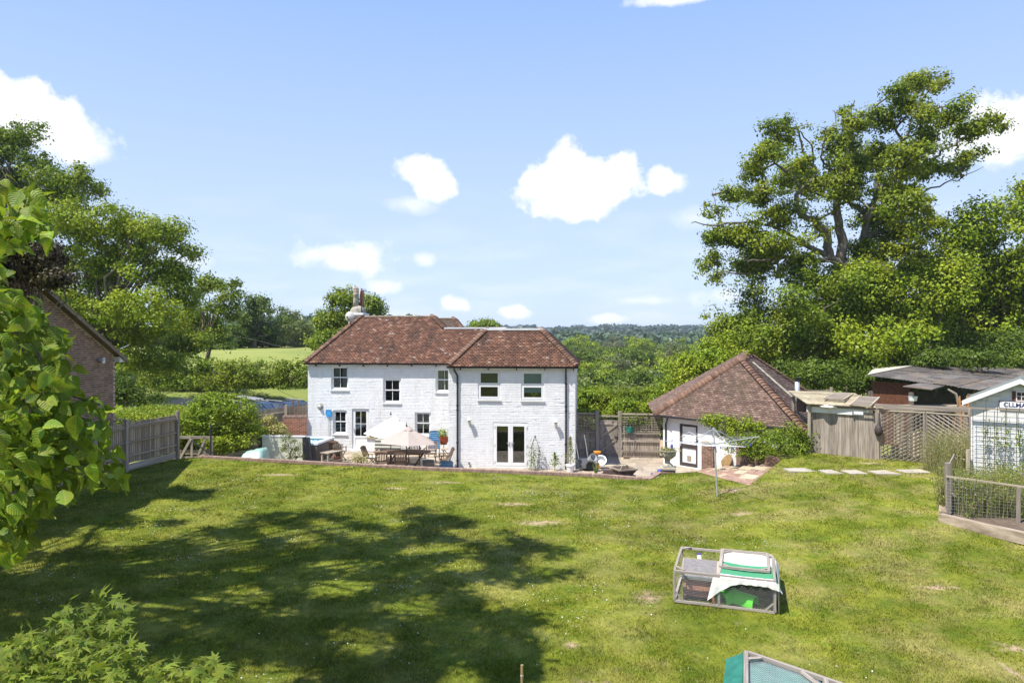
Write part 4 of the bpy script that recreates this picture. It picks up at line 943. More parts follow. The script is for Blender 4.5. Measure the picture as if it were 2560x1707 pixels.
piece('lintel', m_woodp, gt, (0, -.02, 1.98), (L+.2, .08, .07), ang)
for px in (1508, 1534): c = G(px, 1044, 2.0); mm = MB().tube([(0.05*math.cos(t*.4), 0, -.08+.07*math.sin(t*.4)) for t in range(16)], .012, 5); h = thing('horseshoe', 'rusty horseshoe nailed over the gate, ' + ('left' if px < 1520 else 'right')+' of the pair', 'horseshoe', (c.x, fz(px)-.1, 1.98), 0, 'horseshoes over the gate'); mm.build('iron', m_black, h)
# green hanging pot on the right trellis
c = P(1574, 1075, 33.0); hb = thing('hanging_pot', 'green plastic pot hooked on the trellis right of the gate', 'plant pot', c); MB().lathe([(.13, -.12), (.17, .12), (.18, .12), (.18, .16), (.15, .15)], 14).build('pot', M('green_plastic', (.02, .20, .15), (.03, .27, .2), scale=2, rough=.4), hb); MB().tube([(-.15, 0, .15), (0, 0, .42), (.15, 0, .15)], .008, 5).build('wire', m_black, hb)

# ------------------------------------------------------------------ outbuilding with hipped roof
ob = thing('outbuilding', 'small white outbuilding under a steep brown tiled hipped roof', 'outbuilding', (8.5, 29.5, 0)); o = ob.location
eA = P(1636, 1035, 31.4); eB = P(2016, 1081.5, 26.0); ap = P(1852, 899, 30.4); r2 = P(1880, 891.5, 31.8)
N = (eB-eA).cross(ap-eA).normalized(); N2 = (eB-ap).cross(r2-ap).normalized()
def on_plane(px, py, p0, n): r = Vector(((px-CX)/F, 1, (CY-py)/F)); e = Vector((0, 0, H)); return e + r*((p0-e).dot(n)/r.dot(n))
c2 = on_plane(2022, 986, ap, N2); c2 = r2.lerp(c2, 1.55)
cA = Vector((eA.x+.8, eA.y+5.5, eA.z))
rf = MB().add([eA-o, eB-o, c2-o, cA-o], [(0, 3, 2, 1)]).build('roof', m_underlay, ob)
slope('front_slope', rf, [eA-o, eB-o, ap-o], m_tile2, 21, gauge=.105)
Ax = (c2-eB); slope('right_slope', rf, [eB-o, c2-o, r2-o, ap-o], m_tile2, 22, gauge=.105)
slope('left_slope', rf, [cA-o, eA-o, ap-o, r2-o], m_tile2, 23); MB().add([c2-o, cA-o, r2-o], [(0, 1, 2)]).build('back_slope', m_tile2, rf)
hip(rf, eA-o, ap-o, m_hip, .18, outn=(-.7, -.5, .6), sc=1.5); hip(rf, eB-o, ap-o, m_hip, .19, outn=(.3, -.7, .6), sc=1.55); hip(rf, c2-o, r2-o, m_hip, .18, outn=(.5, .2, .7), sc=1.35)
for k in range(4): q = ap.lerp(r2, (k+.2)/3.6)-o; d = (r2-ap).normalized(); Mx, _ = frame(r2-ap, (0, 0, 1)); x = mobj('ridge_tile', hip_mesh(m_hip), rf, q+Vector((0, 0, .01)), Mx.to_euler()); x.scale = (1.35, 1.5, 1.25)
strip = [on_plane(x, y, ap, N2)-o+N2*(.06 if N2.z > 0 else -.06) for x, y in ((1878, 908), (1880.5, 907), (2023, 1032.5), (2020.5, 1034.5))]
s_ = N2 if N2.z > 0 else -N2; MB().prism(strip, s_*.03).build('lead_strip', m_urn, rf)
# walls
d = (eB-eA).xy.to_3d(); L = d.length; d /= L; inn = Vector((-d.y, d.x, 0)); inn = inn if inn.y > 0 else -inn
w0 = eA.xy.to_3d()+d*.28+inn*.28; w1 = eB.xy.to_3d()-d*.3+inn*.28; w2 = w1+inn*4; w3 = w0+inn*5
wz = eA.z-.0
OBR = math.atan2(d.y, d.x)
def oloc(px, py, off=0.):                        # pixel on the front wall -> along, height
    pl = w0+inn*(-off); t = on_plane(px, py, pl, inn); return (t-w0).dot(d), t.z
def owp(s, z, off=0.): q = w0+d*s-inn*off; return Vector((q.x-o.x, q.y-o.y, z))
a, zt_ = oloc(1699, 1058); b, zb = oloc(1744, 1170); dz1 = min(zt_, 2.0)
hol = (a, b, .04, dz1); LL = (w1-w0).length; m = MB()
for (x0, x1, z0, z1) in ((0, a, -.2, wz), (b, LL, -.2, wz-.1), (a, b, dz1, wz), (a, b, -.2, .04)): m.prism([owp(x0, z0), owp(x1, z0), owp(x1, z1), owp(x0, z1)], inn*.2)
m.add([Vector((q.x-o.x, q.y-o.y, z)) for q in (w1, w2) for z in (-.2, wz)], [(0, 1, 3, 2)]); m.add([Vector((q.x-o.x, q.y-o.y, z)) for q in (w0, w3) for z in (-.2, wz)], [(0, 2, 3, 1)])
m.build('wall', m_white, ob)
m_dkframe = M('dark_brown_paint', (.045, .036, .033), (.07, .055, .05), scale=4, rough=.6)
dm = MB(); e = .11
for (x0, x1, z0, z1) in ((a, a+e, .04, dz1), (b-e, b, .04, dz1), (a+e, b-e, dz1-e, dz1), (a+e, b-e, .04, .2), (a+e, b-e, .85, 1.03)): dm.prism([owp(x0, z0, -.03), owp(x1, z0, -.03), owp(x1, z1, -.03), owp(x0, z1, -.03)], inn*.06)
dr = dm.build('door', m_dkframe, ob)
for (z0, z1) in ((.2, .85), (1.03, dz1-e)): MB().prism([owp(a+e, z0, -.06), owp(b-e, z0, -.06), owp(b-e, z1, -.06), owp(a+e, z1, -.06)], inn*.02).build('door_panel', m_white, dr)
mid = (a+b)/2; mm = MB(); mm.prism([owp(mid-.1, .3, -.04), owp(mid+.1, .3, -.04), owp(mid+.1, .52, -.04), owp(mid-.1, .52, -.04)], inn*.02); mm.build('cat_flap', m_slate, dr); MB().box(owp(a+.06, 1.0, .02), (.05, .05, .14)).build('handle', m_galv, dr)
MB().tube([owp(-.3, wz-.06, .3), owp(LL, wz-.06, .3)], .05, 6).build('gutter', m_black, ob)
s, z = oloc(1666, 1100); MB().tube([owp(s+.25, wz-.1, .28), owp(s+.25, wz-.22, .28), owp(s, wz-.42, .05), owp(s, -.1, .05)], .038, 8).build('downpipe', m_black, ob)
fl = on_plane(1993, 1010, ap, N2); fl_ = thing('flue_pipe', 'pale grey metal flue with black cowl on the outbuilding roof', 'flue', fl)
MB().tube([(0, 0, -.2), (0, 0, .98)], .095, 14).build('pipe', m_galv, fl_, smooth=True); MB().tube([(0, 0, .98), (0, 0, 1.06)], .12, 12).tube([(0, 0, 1.09), (0, 0, 1.12)], .14, 12).bar((0, 0, 1), (0, 0, 1.1), .05).build('cowl', m_black, fl_)

# ------------------------------------------------------------------ rotary clothes dryer
rz0 = G(1794, 1246, .92); cl = thing('rotary_dryer', 'bare metal rotary clothes dryer with four arms on the lawn', 'clothes dryer', rz0)
MB().tube([(0, 0, -.1), (-.06, 0, 1.0)], .028, 8).tube([(-.06, 0, .95), (-.12, 0, 2.05)], .021, 8).build('post', m_galv, cl); hubz = Vector((-.12, 0, 1.62)); topz = Vector((-.12, 0, 2.08)); tips = []
for k, a in enumerate((18, 102, 195, 285)):
    t = hubz+Vector((1.62*math.cos(R(a)), 1.62*math.sin(R(a)), .16)); tips.append(t); MB().tube([hubz, t], .014, 6).build('arm', m_galv, cl); MB().tube([topz, hubz.lerp(t, .5)], .009, 5).build('stay', m_galv, cl)
MB().lathe([(.05, -.06), (.05, .06)], 10, hubz).build('hub', m_galv, cl); MB().lathe([(.03, -.04), (.035, .03)], 10, topz).build('top_cap', m_galv, cl)
lines = MB()
for f in (.35, .5, .62, .74, .86, .97):
    for k in range(4):
        a, b = hubz.lerp(tips[k], f), hubz.lerp(tips[(k+1) % 4], f); m_ = (a+b)/2-Vector((0, 0, .06*f)); lines.tube([a, m_, b], .003, 3, False)
tag(lines.build('washing_line', m_upvc, cl), kind='stuff')
pegs = MB(); rg = random.Random(2)
for _ in range(14): k = rg.randrange(4); f = rg.choice((.5, .74, .97)); q = hubz.lerp(tips[k], f).lerp(hubz.lerp(tips[(k+1) % 4], f), rg.uniform(.1, .9)); pegs.box(q-Vector((0, 0, .07)), (.02, .02, .08))
tag(pegs.build('pegs', m_bluepl, cl), kind='stuff')
bgp = G(1803, 1178, 1.0)
# ------------------------------------------------------------------ boarded gate, log store and trellis gates
gA, gB, gC, gD = G(2031, 1137, 1.30), G(2192, 1151, 1.36), G(2312, 1161, 1.36), G(2425, 1172, 1.30)
bg = thing('board_gate', 'wide grey vertical board gate panel left of the trellis gates', 'gate', gA); o = gA
d = gB-gA; L = d.xy.length; ang = math.atan2(d.y, d.x); nb = 15
for k in range(nb): c = (gA.lerp(gB, (k+.5)/nb)-o); piece('board', m_wood, bg, (c.x, c.y, c.z+.86+random.uniform(-.012, .012)), (L/nb-.004, .022, 1.66), ang)
for z in (.25, .9, 1.5): c = (gA+gB)/2-o; piece('rail', m_wood, bg, (c.x, c.y+.04, c.z+z), (L, .05, .1), ang)
ls = thing('log_store', 'open log store behind the board gate with slatted lean-to roof', 'log store', gA+Vector((-.12, .1, 0))); o = ls.location
pts = [(gA+Vector((-.12, -.03, 0)), 2.0), (gB+Vector((.03, -.02, 0)), 1.92)]
for (q, h) in pts: q = q-o; piece('post', m_woodp, ls, (q.x, q.y, h/2), (.11, .11, h), ang)
bk = [Vector((q.x-.1, q.y+1.5, q.z)) for q in (gA, gB)]
for q in bk: q = q-o; piece('post', m_wood, ls, (q.x, q.y, 1.05), (.1, .1, 2.1), ang)
f0, f1 = gA-o+Vector((-.30, -.2, 1.95)), gB-o+Vector((.12, -.2, 1.88)); b0, b1 = bk[0]-o+Vector((-.2, .1, 2.30)), bk[1]-o+Vector((.1, .1, 2.26)); m_slatroof = M('lichened_roof_board', (.24, .195, .125), (.38, .33, .225), scale=3, rough=.95, bump=.4, rnd=.22)
for k in range(8): t0_, t1_ = k/8, (k+.93)/8; mm = MB().prism([f0.lerp(b0, t0_), f1.lerp(b1, t0_), f1.lerp(b1, t1_), f0.lerp(b0, t1_)], (0, 0, .03)); mm.build('roof_board', m_slatroof, ls)
barp('beam', m_wood, ls, f0+Vector((.25, .2, -.07)), f1+Vector((-.1, .2, -.07)), .07, .13); rg = random.Random(12)
m_rust = M('rusty_sheet', (.10, .035, .02), (.19, .075, .04), scale=5, rough=.9)
pa, pb = bk[0]-o+Vector((.1, -.1, 1.5)), bk[1]-o+Vector((-.1, -.1, 1.5))
for k in range(7): a, b = pa.lerp(pb, k/7), pa.lerp(pb, (k+.96)/7); MB().prism([a, b, b+Vector((0, 0, .55)), a+Vector((0, 0, .55))], (0, .03, 0)).build('back_board', m_rust if k > 3 else m_teak, ls)
# white sheet of roofing stored inside
wb = thing('stored_panel', 'white topped panel stored on top inside the log store', 'panel', (gA+gB)/2+Vector((-.1, .34, 1.62)), ang); MB().box((0, 0, .08), (2.0, .5, .2)).build('panel', m_white, wb); MB().prism([(-1.0, -.27, .18), (1.0, -.27, .18), (1.0, .25, .3), (-1.0, .25, .32)], (0, 0, .02)).build('cover', M('cream_board', (.50, .45, .33), (.58, .52, .4), scale=3, rough=.8), wb)
bag = thing('plastic_bag', 'crumpled white plastic bag on the stored panel', 'bag', (gA+gB)/2+Vector((-.45, .25, 1.80)), ang); mm = MB(); rr_ = random.Random(4); mm.lathe([(.02, 0), (.2, .02), (.24, .06), (.15, .1), (.04, .12)], 11); mm.v = [(x*1.4+rr_.uniform(-.04, .04), y+rr_.uniform(-.04, .04), z+rr_.uniform(-.015, .03)) for x, y, z in mm.v]; mm.build('bag', m_upvc, bag)
# crates / slatted frames on the log store roof
for i, (t, s, lab) in enumerate(((.62, .0, 'slatted grey wood frame lying flat on the log store roof, the farther one'), (.86, -.1, 'slatted grey wood frame hanging over the front edge of the log store roof'))):
    q = o+f0.lerp(f1, t).lerp(b0.lerp(b1, t), .55+(.0 if i == 0 else -.3)); sf = thing('slatted_frame', lab, 'slatted frame', q+Vector((0, 0, .05)), ang, 'slatted frames on the log store roof')
    tl = Matrix.Rotation(R(8 if i == 0 else 14), 3, 'X')
    for sx in (-.34, .34): piece('side_rail', m_woodd, sf, (sx, 0, .04), (.05, 1.1, .06), M=tl)
    for k in range(11): piece('slat', m_wood, sf, tl @ Vector((0, -.5+k*.1, .055)), (.66, .045, .02), M=tl)
# trellis gates
tg = thing('trellis_gate', 'pair of tall diagonal trellis gates under a grey beam', 'gate', gB); o = gB
top = 1.86
for (q, h, mt) in ((gB, 2.02, m_wood), (gD, 2.02, m_wood)): q = q-o; piece('post', mt, tg, (q.x+.02, q.y, q.z+h/2), (.14, .12, h))
q0_, q1_ = gB-o, gD-o; barp('beam', m_wood, tg, q0_+Vector((-.05, -.03, top+.08)), q1_+Vector((.15, -.03, top+.12)), .07, .17, (0, 0, 1)); 
def leaf_gate(A, B, sgn):
    d = (B-A); L = d.xy.length; dx = d/L
    pt = lambda s, z, off=0: A+dx*s+Vector((0, -off, z))
    zt_ = top-.06; zb_ = .05
    for s in (.03, L-.03): barp('stile', m_wood, tg, pt(s, zb_, .01), pt(s, zt_, .01), .055, .03)
    barp('head_rail', m_woodp, tg, pt(0, zt_, .012), pt(L, zt_, .012), .05, .05, (0, 1, 0))
    n = int(L/.125)
    for k in range(1, n): s = k*L/n; barp('upright_slat', m_wood, tg, pt(s, zb_, -.012), pt(s, zt_, -.012), .042, .014)
    sl = .68; k = 0; z = zb_-L*sl
    while z < zt_:
        # diagonal rising towards the centre where the gates meet
        za, zc = (z, z+L*sl) if sgn > 0 else (z+L*sl, z); s0, s1 = 0., L
        def cut(zq): return (zq-za)/(zc-za)*L
        lo, hi = sorted((cut(zb_), cut(zt_))); s0, s1 = max(0, lo), min(L, hi)
        if s1-s0 > .06: barp('diagonal_slat', m_wood, tg, pt(s0, za+(zc-za)*s0/L, .012), pt(s1, za+(zc-za)*s1/L, .012), .046, .016)
        z += .128
mid_ = gC-o; leaf_gate(q0_+Vector((.09, -.02, 0)), mid_+Vector((-.01, -.02, 0)), 1); leaf_gate(mid_+Vector((.01, -.02, 0)), q1_+Vector((-.09, -.02, 0)), -1)
c = (gC-Vector((.35, -.35, 0))); bp = thing('plywood_sheet', 'pale cream plywood sheet standing behind the trellis gates', 'board', (gC.x+.25, gC.y+.16, 1.36), math.atan2((gD-gB).y, (gD-gB).x)); MB().prism([(-.95, 0, .22), (.95, 0, .22), (.95, 0, 1.25), (.15, 0, 1.28), (0.0, 0, 1.08), (-.72, 0, 1.05)], (0, .02, 0)).build('sheet', M('plywood_cream', (.55, .45, .30), (.63, .53, .37), scale=2, rough=.8), bp)
hk = thing('dark_bag', 'dark round bag hung on the post left of the trellis gates', 'bag', gB+Vector((.0, -.12, 1.1))); MB().lathe([(.01, -.22), (.12, -.15), (.14, 0), (.1, .14), (.03, .22), (.015, .6)], 10).build('bag', m_dkframe, hk, smooth=True)

# ------------------------------------------------------------------ open sided barn in the right background
bn = thing('tin_barn', 'low open fronted barn with patched corrugated roof under the trees', 'barn', (17.5, 33, .9)); o = bn.location
R0, R1, R2, R3 = P(2168, 939, 33)-o, P(2445, 975, 31)-o, P(2640, 925, 38)-o, P(2285, 915, 37)-o
m_tin = M('weathered_corrugated_iron', (.055, .05, .048), (.15, .135, .12), scale=1.3, rough=.85, bump=.3, stain=(.19, .135, .085), stscale=1.3, rnd=.25)
for i in range(5):
    for j in range(2):
        u0, u1, v0, v1 = i/5, (i+1.03)/5, j/2, (j+1.02)/2
        bl = lambda u, v: (R0.lerp(R1, u)).lerp(R3.lerp(R2, u), v)
        mm = MB(); n = 13
        for k in range(n):
            u = u0+(u1-u0)*k/(n-1); w = .022*(k % 2)+.02*j+.01*i*(i % 2)
            mm.v += [tuple(bl(u, v0)+Vector((0, 0, w))), tuple(bl(u, v1)+Vector((0, 0, w)))]
        mm.f += [(2*k, 2*k+2, 2*k+3, 2*k+1) for k in range(n-1)]; mm.build('roof_sheet', m_tin, bn)
E0 = P(2285, 915, 37)-o; mm = MB().prism([R0+Vector((0, 0, .02)), R3+Vector((0, 0, .02)), P(2185, 922, 38)-o], (0, 0, .03)); mm.build('roof_return', M('pale_tin', (.40, .37, .30), (.5, .46, .38), scale=3, rough=.8), bn)
gz = .0
for (px, py, d_) in ((2176, 965, 33), (2278, 965, 32.2), (2425, 985, 31.2)): q = P(px, py, d_)-o; piece('post', m_bark, bn, (q.x, q.y, 1.0), (.16, .16, 2.6))
m_chip = M('rusty_brown_board', (.085, .032, .018), (.16, .07, .04), scale=14, rough=1, bump=.3)
q0_, q1_ = P(2180, 960, 33.3)-o, P(2276, 960, 32.5)-o
for k in range(5): a, b = q0_.lerp(q1_, k/5), q0_.lerp(q1_, (k+.98)/5); MB().prism([(a.x, a.y, -.3), (b.x, b.y, -.3), (b.x, b.y, 2.75-.12*k/5), (a.x, a.y, 2.78)], (0, .03, 0)).build('wall_board', m_chip, bn)
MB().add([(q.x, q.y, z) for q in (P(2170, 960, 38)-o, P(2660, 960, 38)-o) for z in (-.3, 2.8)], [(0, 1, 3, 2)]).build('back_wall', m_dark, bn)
sh = [P(2257, 967, 31)-o, P(2330, 975, 29.8)-o, P(2362, 966, 31)-o, P(2300, 959, 32)-o]; MB().prism(sh, (0, 0, .04)).build('shelf_roof', m_tin, bn)
q = P(2282, 996, 31); tub = thing('white_tub', 'white plastic tub on the bench inside the barn', 'tub', q); MB().lathe([(.16, -.1), (.19, .08), (.2, .08), (.2, .11)], 14).build('tub', m_upvc, tub)
q = P(2300, 1002, 31.3); wbk = thing('work_bench', 'long dark bench inside the open barn', 'bench', (q.x+.4, q.y, .9)); MB().box((0, 0, 1.75), (3.2, .7, .06)).build('bench_top', m_woodd, wbk); [piece('leg', m_woodd, wbk, (x, 0, .85), (.08, .6, 1.75)) for x in (-1.4, 0, 1.4)]
q = P(2396, 1000, 30); br = thing('bent_branch', 'bent tree branch standing at the barn entrance', 'branch', (q.x, q.y, 1.2)); MB().tube([(.05, 0, -.2), (0, 0, 1.2), (.0, 0, 1.7), (-.12, 0, 2.1), (-.45, 0, 2.3)], [.08, .07, .065, .06, .04], 7).build('branch', m_barkp, br, smooth=True)
q = P(2408, 1005, 29.5); sl2 = thing('step_ladder', 'orange wooden step ladder in the barn beside the summerhouse', 'ladder', (q.x, q.y, 1.2)); m_orw = M('orange_wood', (.34, .15, .05), (.45, .22, .09), scale=4)
for dx in (-.26, .26):
    barp('stile', m_orw, sl2, (dx, -.3, .3), (dx*.6, 0, 2.05), .04); barp('stile', m_orw, sl2, (dx, .3, .3), (dx*.6, 0, 2.05), .04)
for k in range(5): z = .6+k*.3; t = (z-.3)/1.75; barp('rung', m_orw, sl2, (-.26*(1-.4*t), -.3*(1-t), z), (.26*(1-.4*t), -.3*(1-t), z), .07, .02)
hv = thing('back_fence', 'short low grey board fence behind the outbuilding', 'fence', P(1995, 985, 34)); A_, B_ = Vector((0, 0, 0)), P(2078, 985, 34)-P(1995, 985, 34)
for k in range(9): c = A_.lerp(B_, (k+.5)/9); piece('board', m_wood, hv, (c.x, c.y, -.55), (.17, .02, 1.5))
for z in (.1, -.3): c = B_/2; piece('rail', m_woodp, hv, (c.x, c.y-.04, z), (B_.x, .05, .09))
piece('post', m_wood, hv, (B_.x, 0, -.5), (.1, .1, 1.7))

# ------------------------------------------------------------------ white summerhouse with sign
sA = P(2411, 1008, 20.5); sr = R(-38); shd = thing('summerhouse', 'white weatherboarded summerhouse with green felt roof and name board', 'summerhouse', (sA.x, sA.y, 1.2), sr); o = shd.location
ci, si = math.cos(sr), math.sin(sr)
def sloc(px, py, yp=0.):
    dx, dz = (px-CX)/F, (CY-py)/F; v = -o; cx, cy = v.x*ci+v.y*si, -v.x*si+v.y*ci; t = (yp-cy)/(-dx*si+ci); return cx+t*(dx*ci+si), H+t*dz-o.z
e0_ = sloc(2411, 1004); e1_ = sloc(2560, 947); ang_s = math.atan2(e1_[1]-e0_[1], e1_[0]-e0_[0]); W_ = 2.7; rise = W_/2*math.tan(ang_s); xw = .16
zE = e0_[1]; apx = e0_[0]+W_/2; apz = zE+rise; zw = lambda x: zE+(min(x, W_-x))*math.tan(ang_s)
k = 0; z = -.4
while z < apz-.1:
    x0 = xw
    if z+.15 > zw(xw)-.1: x0 = (z+.15-zE+.1)/math.tan(ang_s)
    if W_-2*x0 > .1: MB().prism([(x0, 0, z), (W_-x0, 0, z), (W_-x0, -.022, z), (x0, -.022, z)], (0, 0, .146)).add([(x0, -.022, z), (W_-x0, -.022, z), (W_-x0, -.008, z+.152), (x0, -.008, z+.152)], [(0, 1, 2, 3)]).build('board', m_white, shd)
    z += .152
mm = MB().add([(xw, .01, -.4), (W_-xw, .01, -.4), (W_-xw, .01, zw(xw)), (W_/2, .01, apz), (xw, .01, zw(xw))], [(0, 1, 2, 3, 4)]); mm.add([(xw, 0, -.4), (xw, 2.6, -.4), (xw, 2.6, zw(xw)), (xw, 0, zw(xw))], [(0, 1, 2, 3)]); mm.build('wall', m_white, shd)
for sg in (0, 1):
    X = lambda x: x if sg == 0 else W_-x
    pts = [(X(-.02), -.2, zE-.0), (X(W_/2), -.2, apz+.0), (X(W_/2), 2.8, apz), (X(-.02), 2.8, zE)]; MB().prism(pts, (0, 0, .045)).build('roof', m_felt, shd)
    MB().prism([(X(-.04), -.215, zE-.09), (X(W_/2), -.215, apz-.09), (X(W_/2), -.215, apz+.05), (X(-.04), -.215, zE+.05)], (0, -.03, 0)).build('barge_board', m_white, shd)
sx0, sz1 = sloc(2499, 1002, -.05); sx1 = sx0+1.3; sz0 = sz1-.20
sg_ = thing('name_board', 'white name board with dark blue capitals on the summerhouse', 'sign', o+Vector((sx0*ci, sx0*si, sz0)), sr)
MB().b(0, 1.3, -.075, -.035, 0, .2).build('board', m_upvc, sg_); rect = MB(); rect_frame(rect, -.012, 1.312, -.012, .212, -.08, -.03, .014); rect.build('board_edge', m_dkframe, sg_)
tcu = bpy.data.curves.new('lettering', 'FONT'); tcu.body = 'CLLMANS RN'; tcu.size = .17; tcu.extrude = .002; tcu.offset = .004; tob = bpy.data.objects.new('tmp', tcu); COL.objects.link(tob)
dg = bpy.context.evaluated_depsgraph_get(); tme = bpy.data.meshes.new_from_object(tob.evaluated_get(dg)); bpy.data.objects.remove(tob); tme.materials.clear(); m_navy = M('navy_paint', (.02, .02, .09), (.025, .025, .11), rough=.5); tme.materials.append(m_navy)
mobj('lettering', tme, sg_, (.09, -.079, .045), (R(90), 0, 0))
wx, wz_ = sloc(2540, 980, -.03); ww = MB(); rect_frame(ww, wx, wx+.62, wz_-.26, wz_+.02, -.06, -.02, .025); [ww.b(wx+.02+k*.1, wx+.035+k*.1, -.055, -.03, wz_-.24, wz_) for k in range(1, 6)]; ww.b(wx, wx+.62, -.055, -.03, wz_-.125, wz_-.11); wn = ww.build('window', M('pinkish_white_paint', (.72, .62, .60), (.78, .68, .66), scale=3, rough=.6), shd)
MB().b(wx+.02, wx+.6, -.035, -.026, wz_-.25, wz_).build('pane', m_dark, wn); MB().b(wx-.09, wx-.0, -.05, -.02, wz_-.27, wz_+.03).build('shutter', m_rust, shd)
# wire grid trellis with climbers in front of it
wt = thing('wire_trellis', 'black wire grid trellis in front of the summerhouse wall', 'trellis', o, sr); x0, z0 = sloc(2432, 1020, -.3); 
for k in range(9): MB().tube([(x0+k*.26, -.28, -.4), (x0+k*.26, -.28, z0-.05)], .008, 4).build('upright', m_black, wt)
for k in range(12): MB().tube([(x0-.05, -.29, z0-.08-k*.13), (x0+2.3, -.29, z0-.08-k*.13)], .006, 4).build('wire', m_black, wt)
piece('post', m_woodp, wt, (x0-.12, -.25, .35), (.1, .1, 1.7)); barp('top_rail', m_woodp, wt, (x0-.1, -.27, z0), (x0+2.3, -.27, z0), .04, .05)
for i, (px, hh) in enumerate(((2464, .75), (2492, .9), (2515, 1.0), (2549, 1.1))):
    x, z = sloc(px, 1100, -.32); cp = thing('climbing_plant', 'thin sparse climbing plant on the wire trellis', 'climber', o+Vector((x*ci+.32*si, x*si-.32*ci, -.2)), 0, 'climbers on the wire trellis'); rr_ = random.Random(i); zz = z0+.05
    pth = [(rr_.uniform(-.05, .05), 0, t*zz/6) for t in range(8)]; MB().tube(pth, .009, 4).build('stem', m_bark, cp); leaf_blob('foliage', m_leafB, cp, (0, 0, zz*.75), (.12, .08, .45), 70 if i != 3 else 110, .07, i)
# ------------------------------------------------------------------ raised bed on the right edge
rb0 = G(2356, 1308, 1.12); rb = thing('raised_bed', 'weathered timber edged bed with posts, rails and wire netting, full of weeds', 'raised bed', rb0); o = rb0
e1 = G(2600, 1365, 1.12)-o; piece('sleeper', m_woodd, rb, (e1.x/2, e1.y/2, .1), (e1.length+.1, .16, .26), math.atan2(e1.y, e1.x))
bk_ = Vector((2.05, 3.2, .0)); c = bk_/2; piece('sleeper', m_woodd, rb, (c.x, c.y, .1), (.16, 3.2, .26), math.atan2(bk_.y, bk_.x)-math.pi/2)
MB().prism([(.05, .1, 0), (e1.x, e1.y+.1, 0), (e1.x+2.6, e1.y+3.2, 0), (2.1, 3.2, 0)], (0, 0, .18)).build('soil', m_soil, rb)
p0 = P(2372, 1190, rb0.y+.05)-o; hp = p0.z
barp('post', m_wood, rb, (.22, .08, 0), (.18, .08, hp), .05, .05); barp('post', m_wood, rb, (.4, .35, 0), (.36, .35, hp+.28), .12, .12)
barp('rail', m_wood, rb, (.36, .3, hp+.24), (1.0, 1.1, hp+.34), .07, .03, (1, 0, 0)); barp('brace', m_wood, rb, (.42, .3, hp*.58), (.95, .1, .25), .06, .04)
q = P(2562, 1218, rb0.y-.65)-o; barp('rail', m_woodp, rb, (.12, .05, hp), (q.x+.4, q.y-.1, q.z-.03), .045, .035); barp('post', m_wood, rb, (q.x-.12, q.y+.05, .1), (q.x-.1, q.y+.05, q.z), .06, .06)
net = MB()
for k in range(12): z = .2+k*(hp-.2)/12; net.bar((.1, .03, z), (q.x+.3, q.y, z+(q.z-hp)*.9*z/hp), .0025)
for k in range(20): t = k/20; x = .12+(q.x)*t; net.bar((x, .03+q.y*t, .15), (x, .03+q.y*t, hp+(q.z-hp)*t), .0025)
tag(net.build('wire_netting', m_galv, rb), kind='stuff')
def weeds(name, label, c, rx, ry, h, n, seed, mats):
    r = thing(name, label, 'weeds', c); rng = np.random.default_rng(seed)
    # stalks with narrow leaves
    m = np.zeros((n, 3, 3)); b = np.c_[rng.uniform(-rx, rx, n), rng.uniform(-ry, ry, n), np.zeros(n)]; hh = h*rng.uniform(.5, 1.05, n); ln = rng.normal(size=(n, 2))*.12*h
    a = rng.uniform(0, 6.28, n); w = .006; m[:, 0] = b+np.c_[np.cos(a)*w, np.sin(a)*w, 0*a]; m[:, 1] = b-np.c_[np.cos(a)*w, np.sin(a)*w, 0*a]; m[:, 2] = b+np.c_[ln, hh]
    mobj('stalks', np_mesh('stalks', m.reshape(-1, 3), np.arange(n*3).reshape(n, 3), m_weed), r)['kind'] = 'stuff'
    for i, (mt, k, ls, lo, hi) in enumerate(mats):
        j = rng.integers(0, n, k); t = rng.uniform(lo, hi, k)[:, None]; p = b[j]*(1-t)+m[j, 2]*t+rng.normal(size=(k, 3))*.05; nr = unit(rng.normal(size=(k, 3))+np.array([0, -.4, .5]))
        V, Fa = leaf_quads(p, nr, ls*rng.uniform(.5, 1.4, k), rng, .4); mobj('foliage', np_mesh('foliage', V, Fa, mt), r)['kind'] = 'stuff'
    return r
m_redleaf = LEAF('reddish_leaf', (.22, .10, .03), (.33, .26, .05), (.25, .25, .05), trans=.3)
w1 = weeds('tall_weeds', 'tall flowering weeds and long dry grass filling the raised bed', (rb0.x+1.75, rb0.y+.45, 1.2), 1.25, .62, 1.25, 6000, 4, [(m_leafB, 9000, .05, .1, .95), (m_weed, 8000, .045, .3, 1.05), (m_leafA, 8500, .065, .1, .9), (m_yflower, 1500, .055, .4, .9), (m_redleaf, 1100, .06, .4, .8)]); tag(w1, kind='stuff')
w2 = weeds('tall_weeds', 'tall pale weeds growing in front of the trellis gates', (14.2, 21.7, 1.3), .8, .7, 1.55, 2200, 5, [(m_leafD, 2200, .05, .1, .95), (m_weed, 6500, .045, .5, 1.05), (m_leafB, 1500, .06, .1, .7)]); tag(w2, kind='stuff')
w3 = weeds('bramble_patch', 'yellow green leafy bramble patch beside the summerhouse', (sA.x+1.6, sA.y-1.2, 1.25), 1.3, .8, 1.0, 800, 6, [(m_leafA, 3200, .075, .2, 1.0), (m_yflower, 700, .06, .5, 1.0), (m_leafB, 2000, .07, .1, .9)]); tag(w3, kind='stuff')

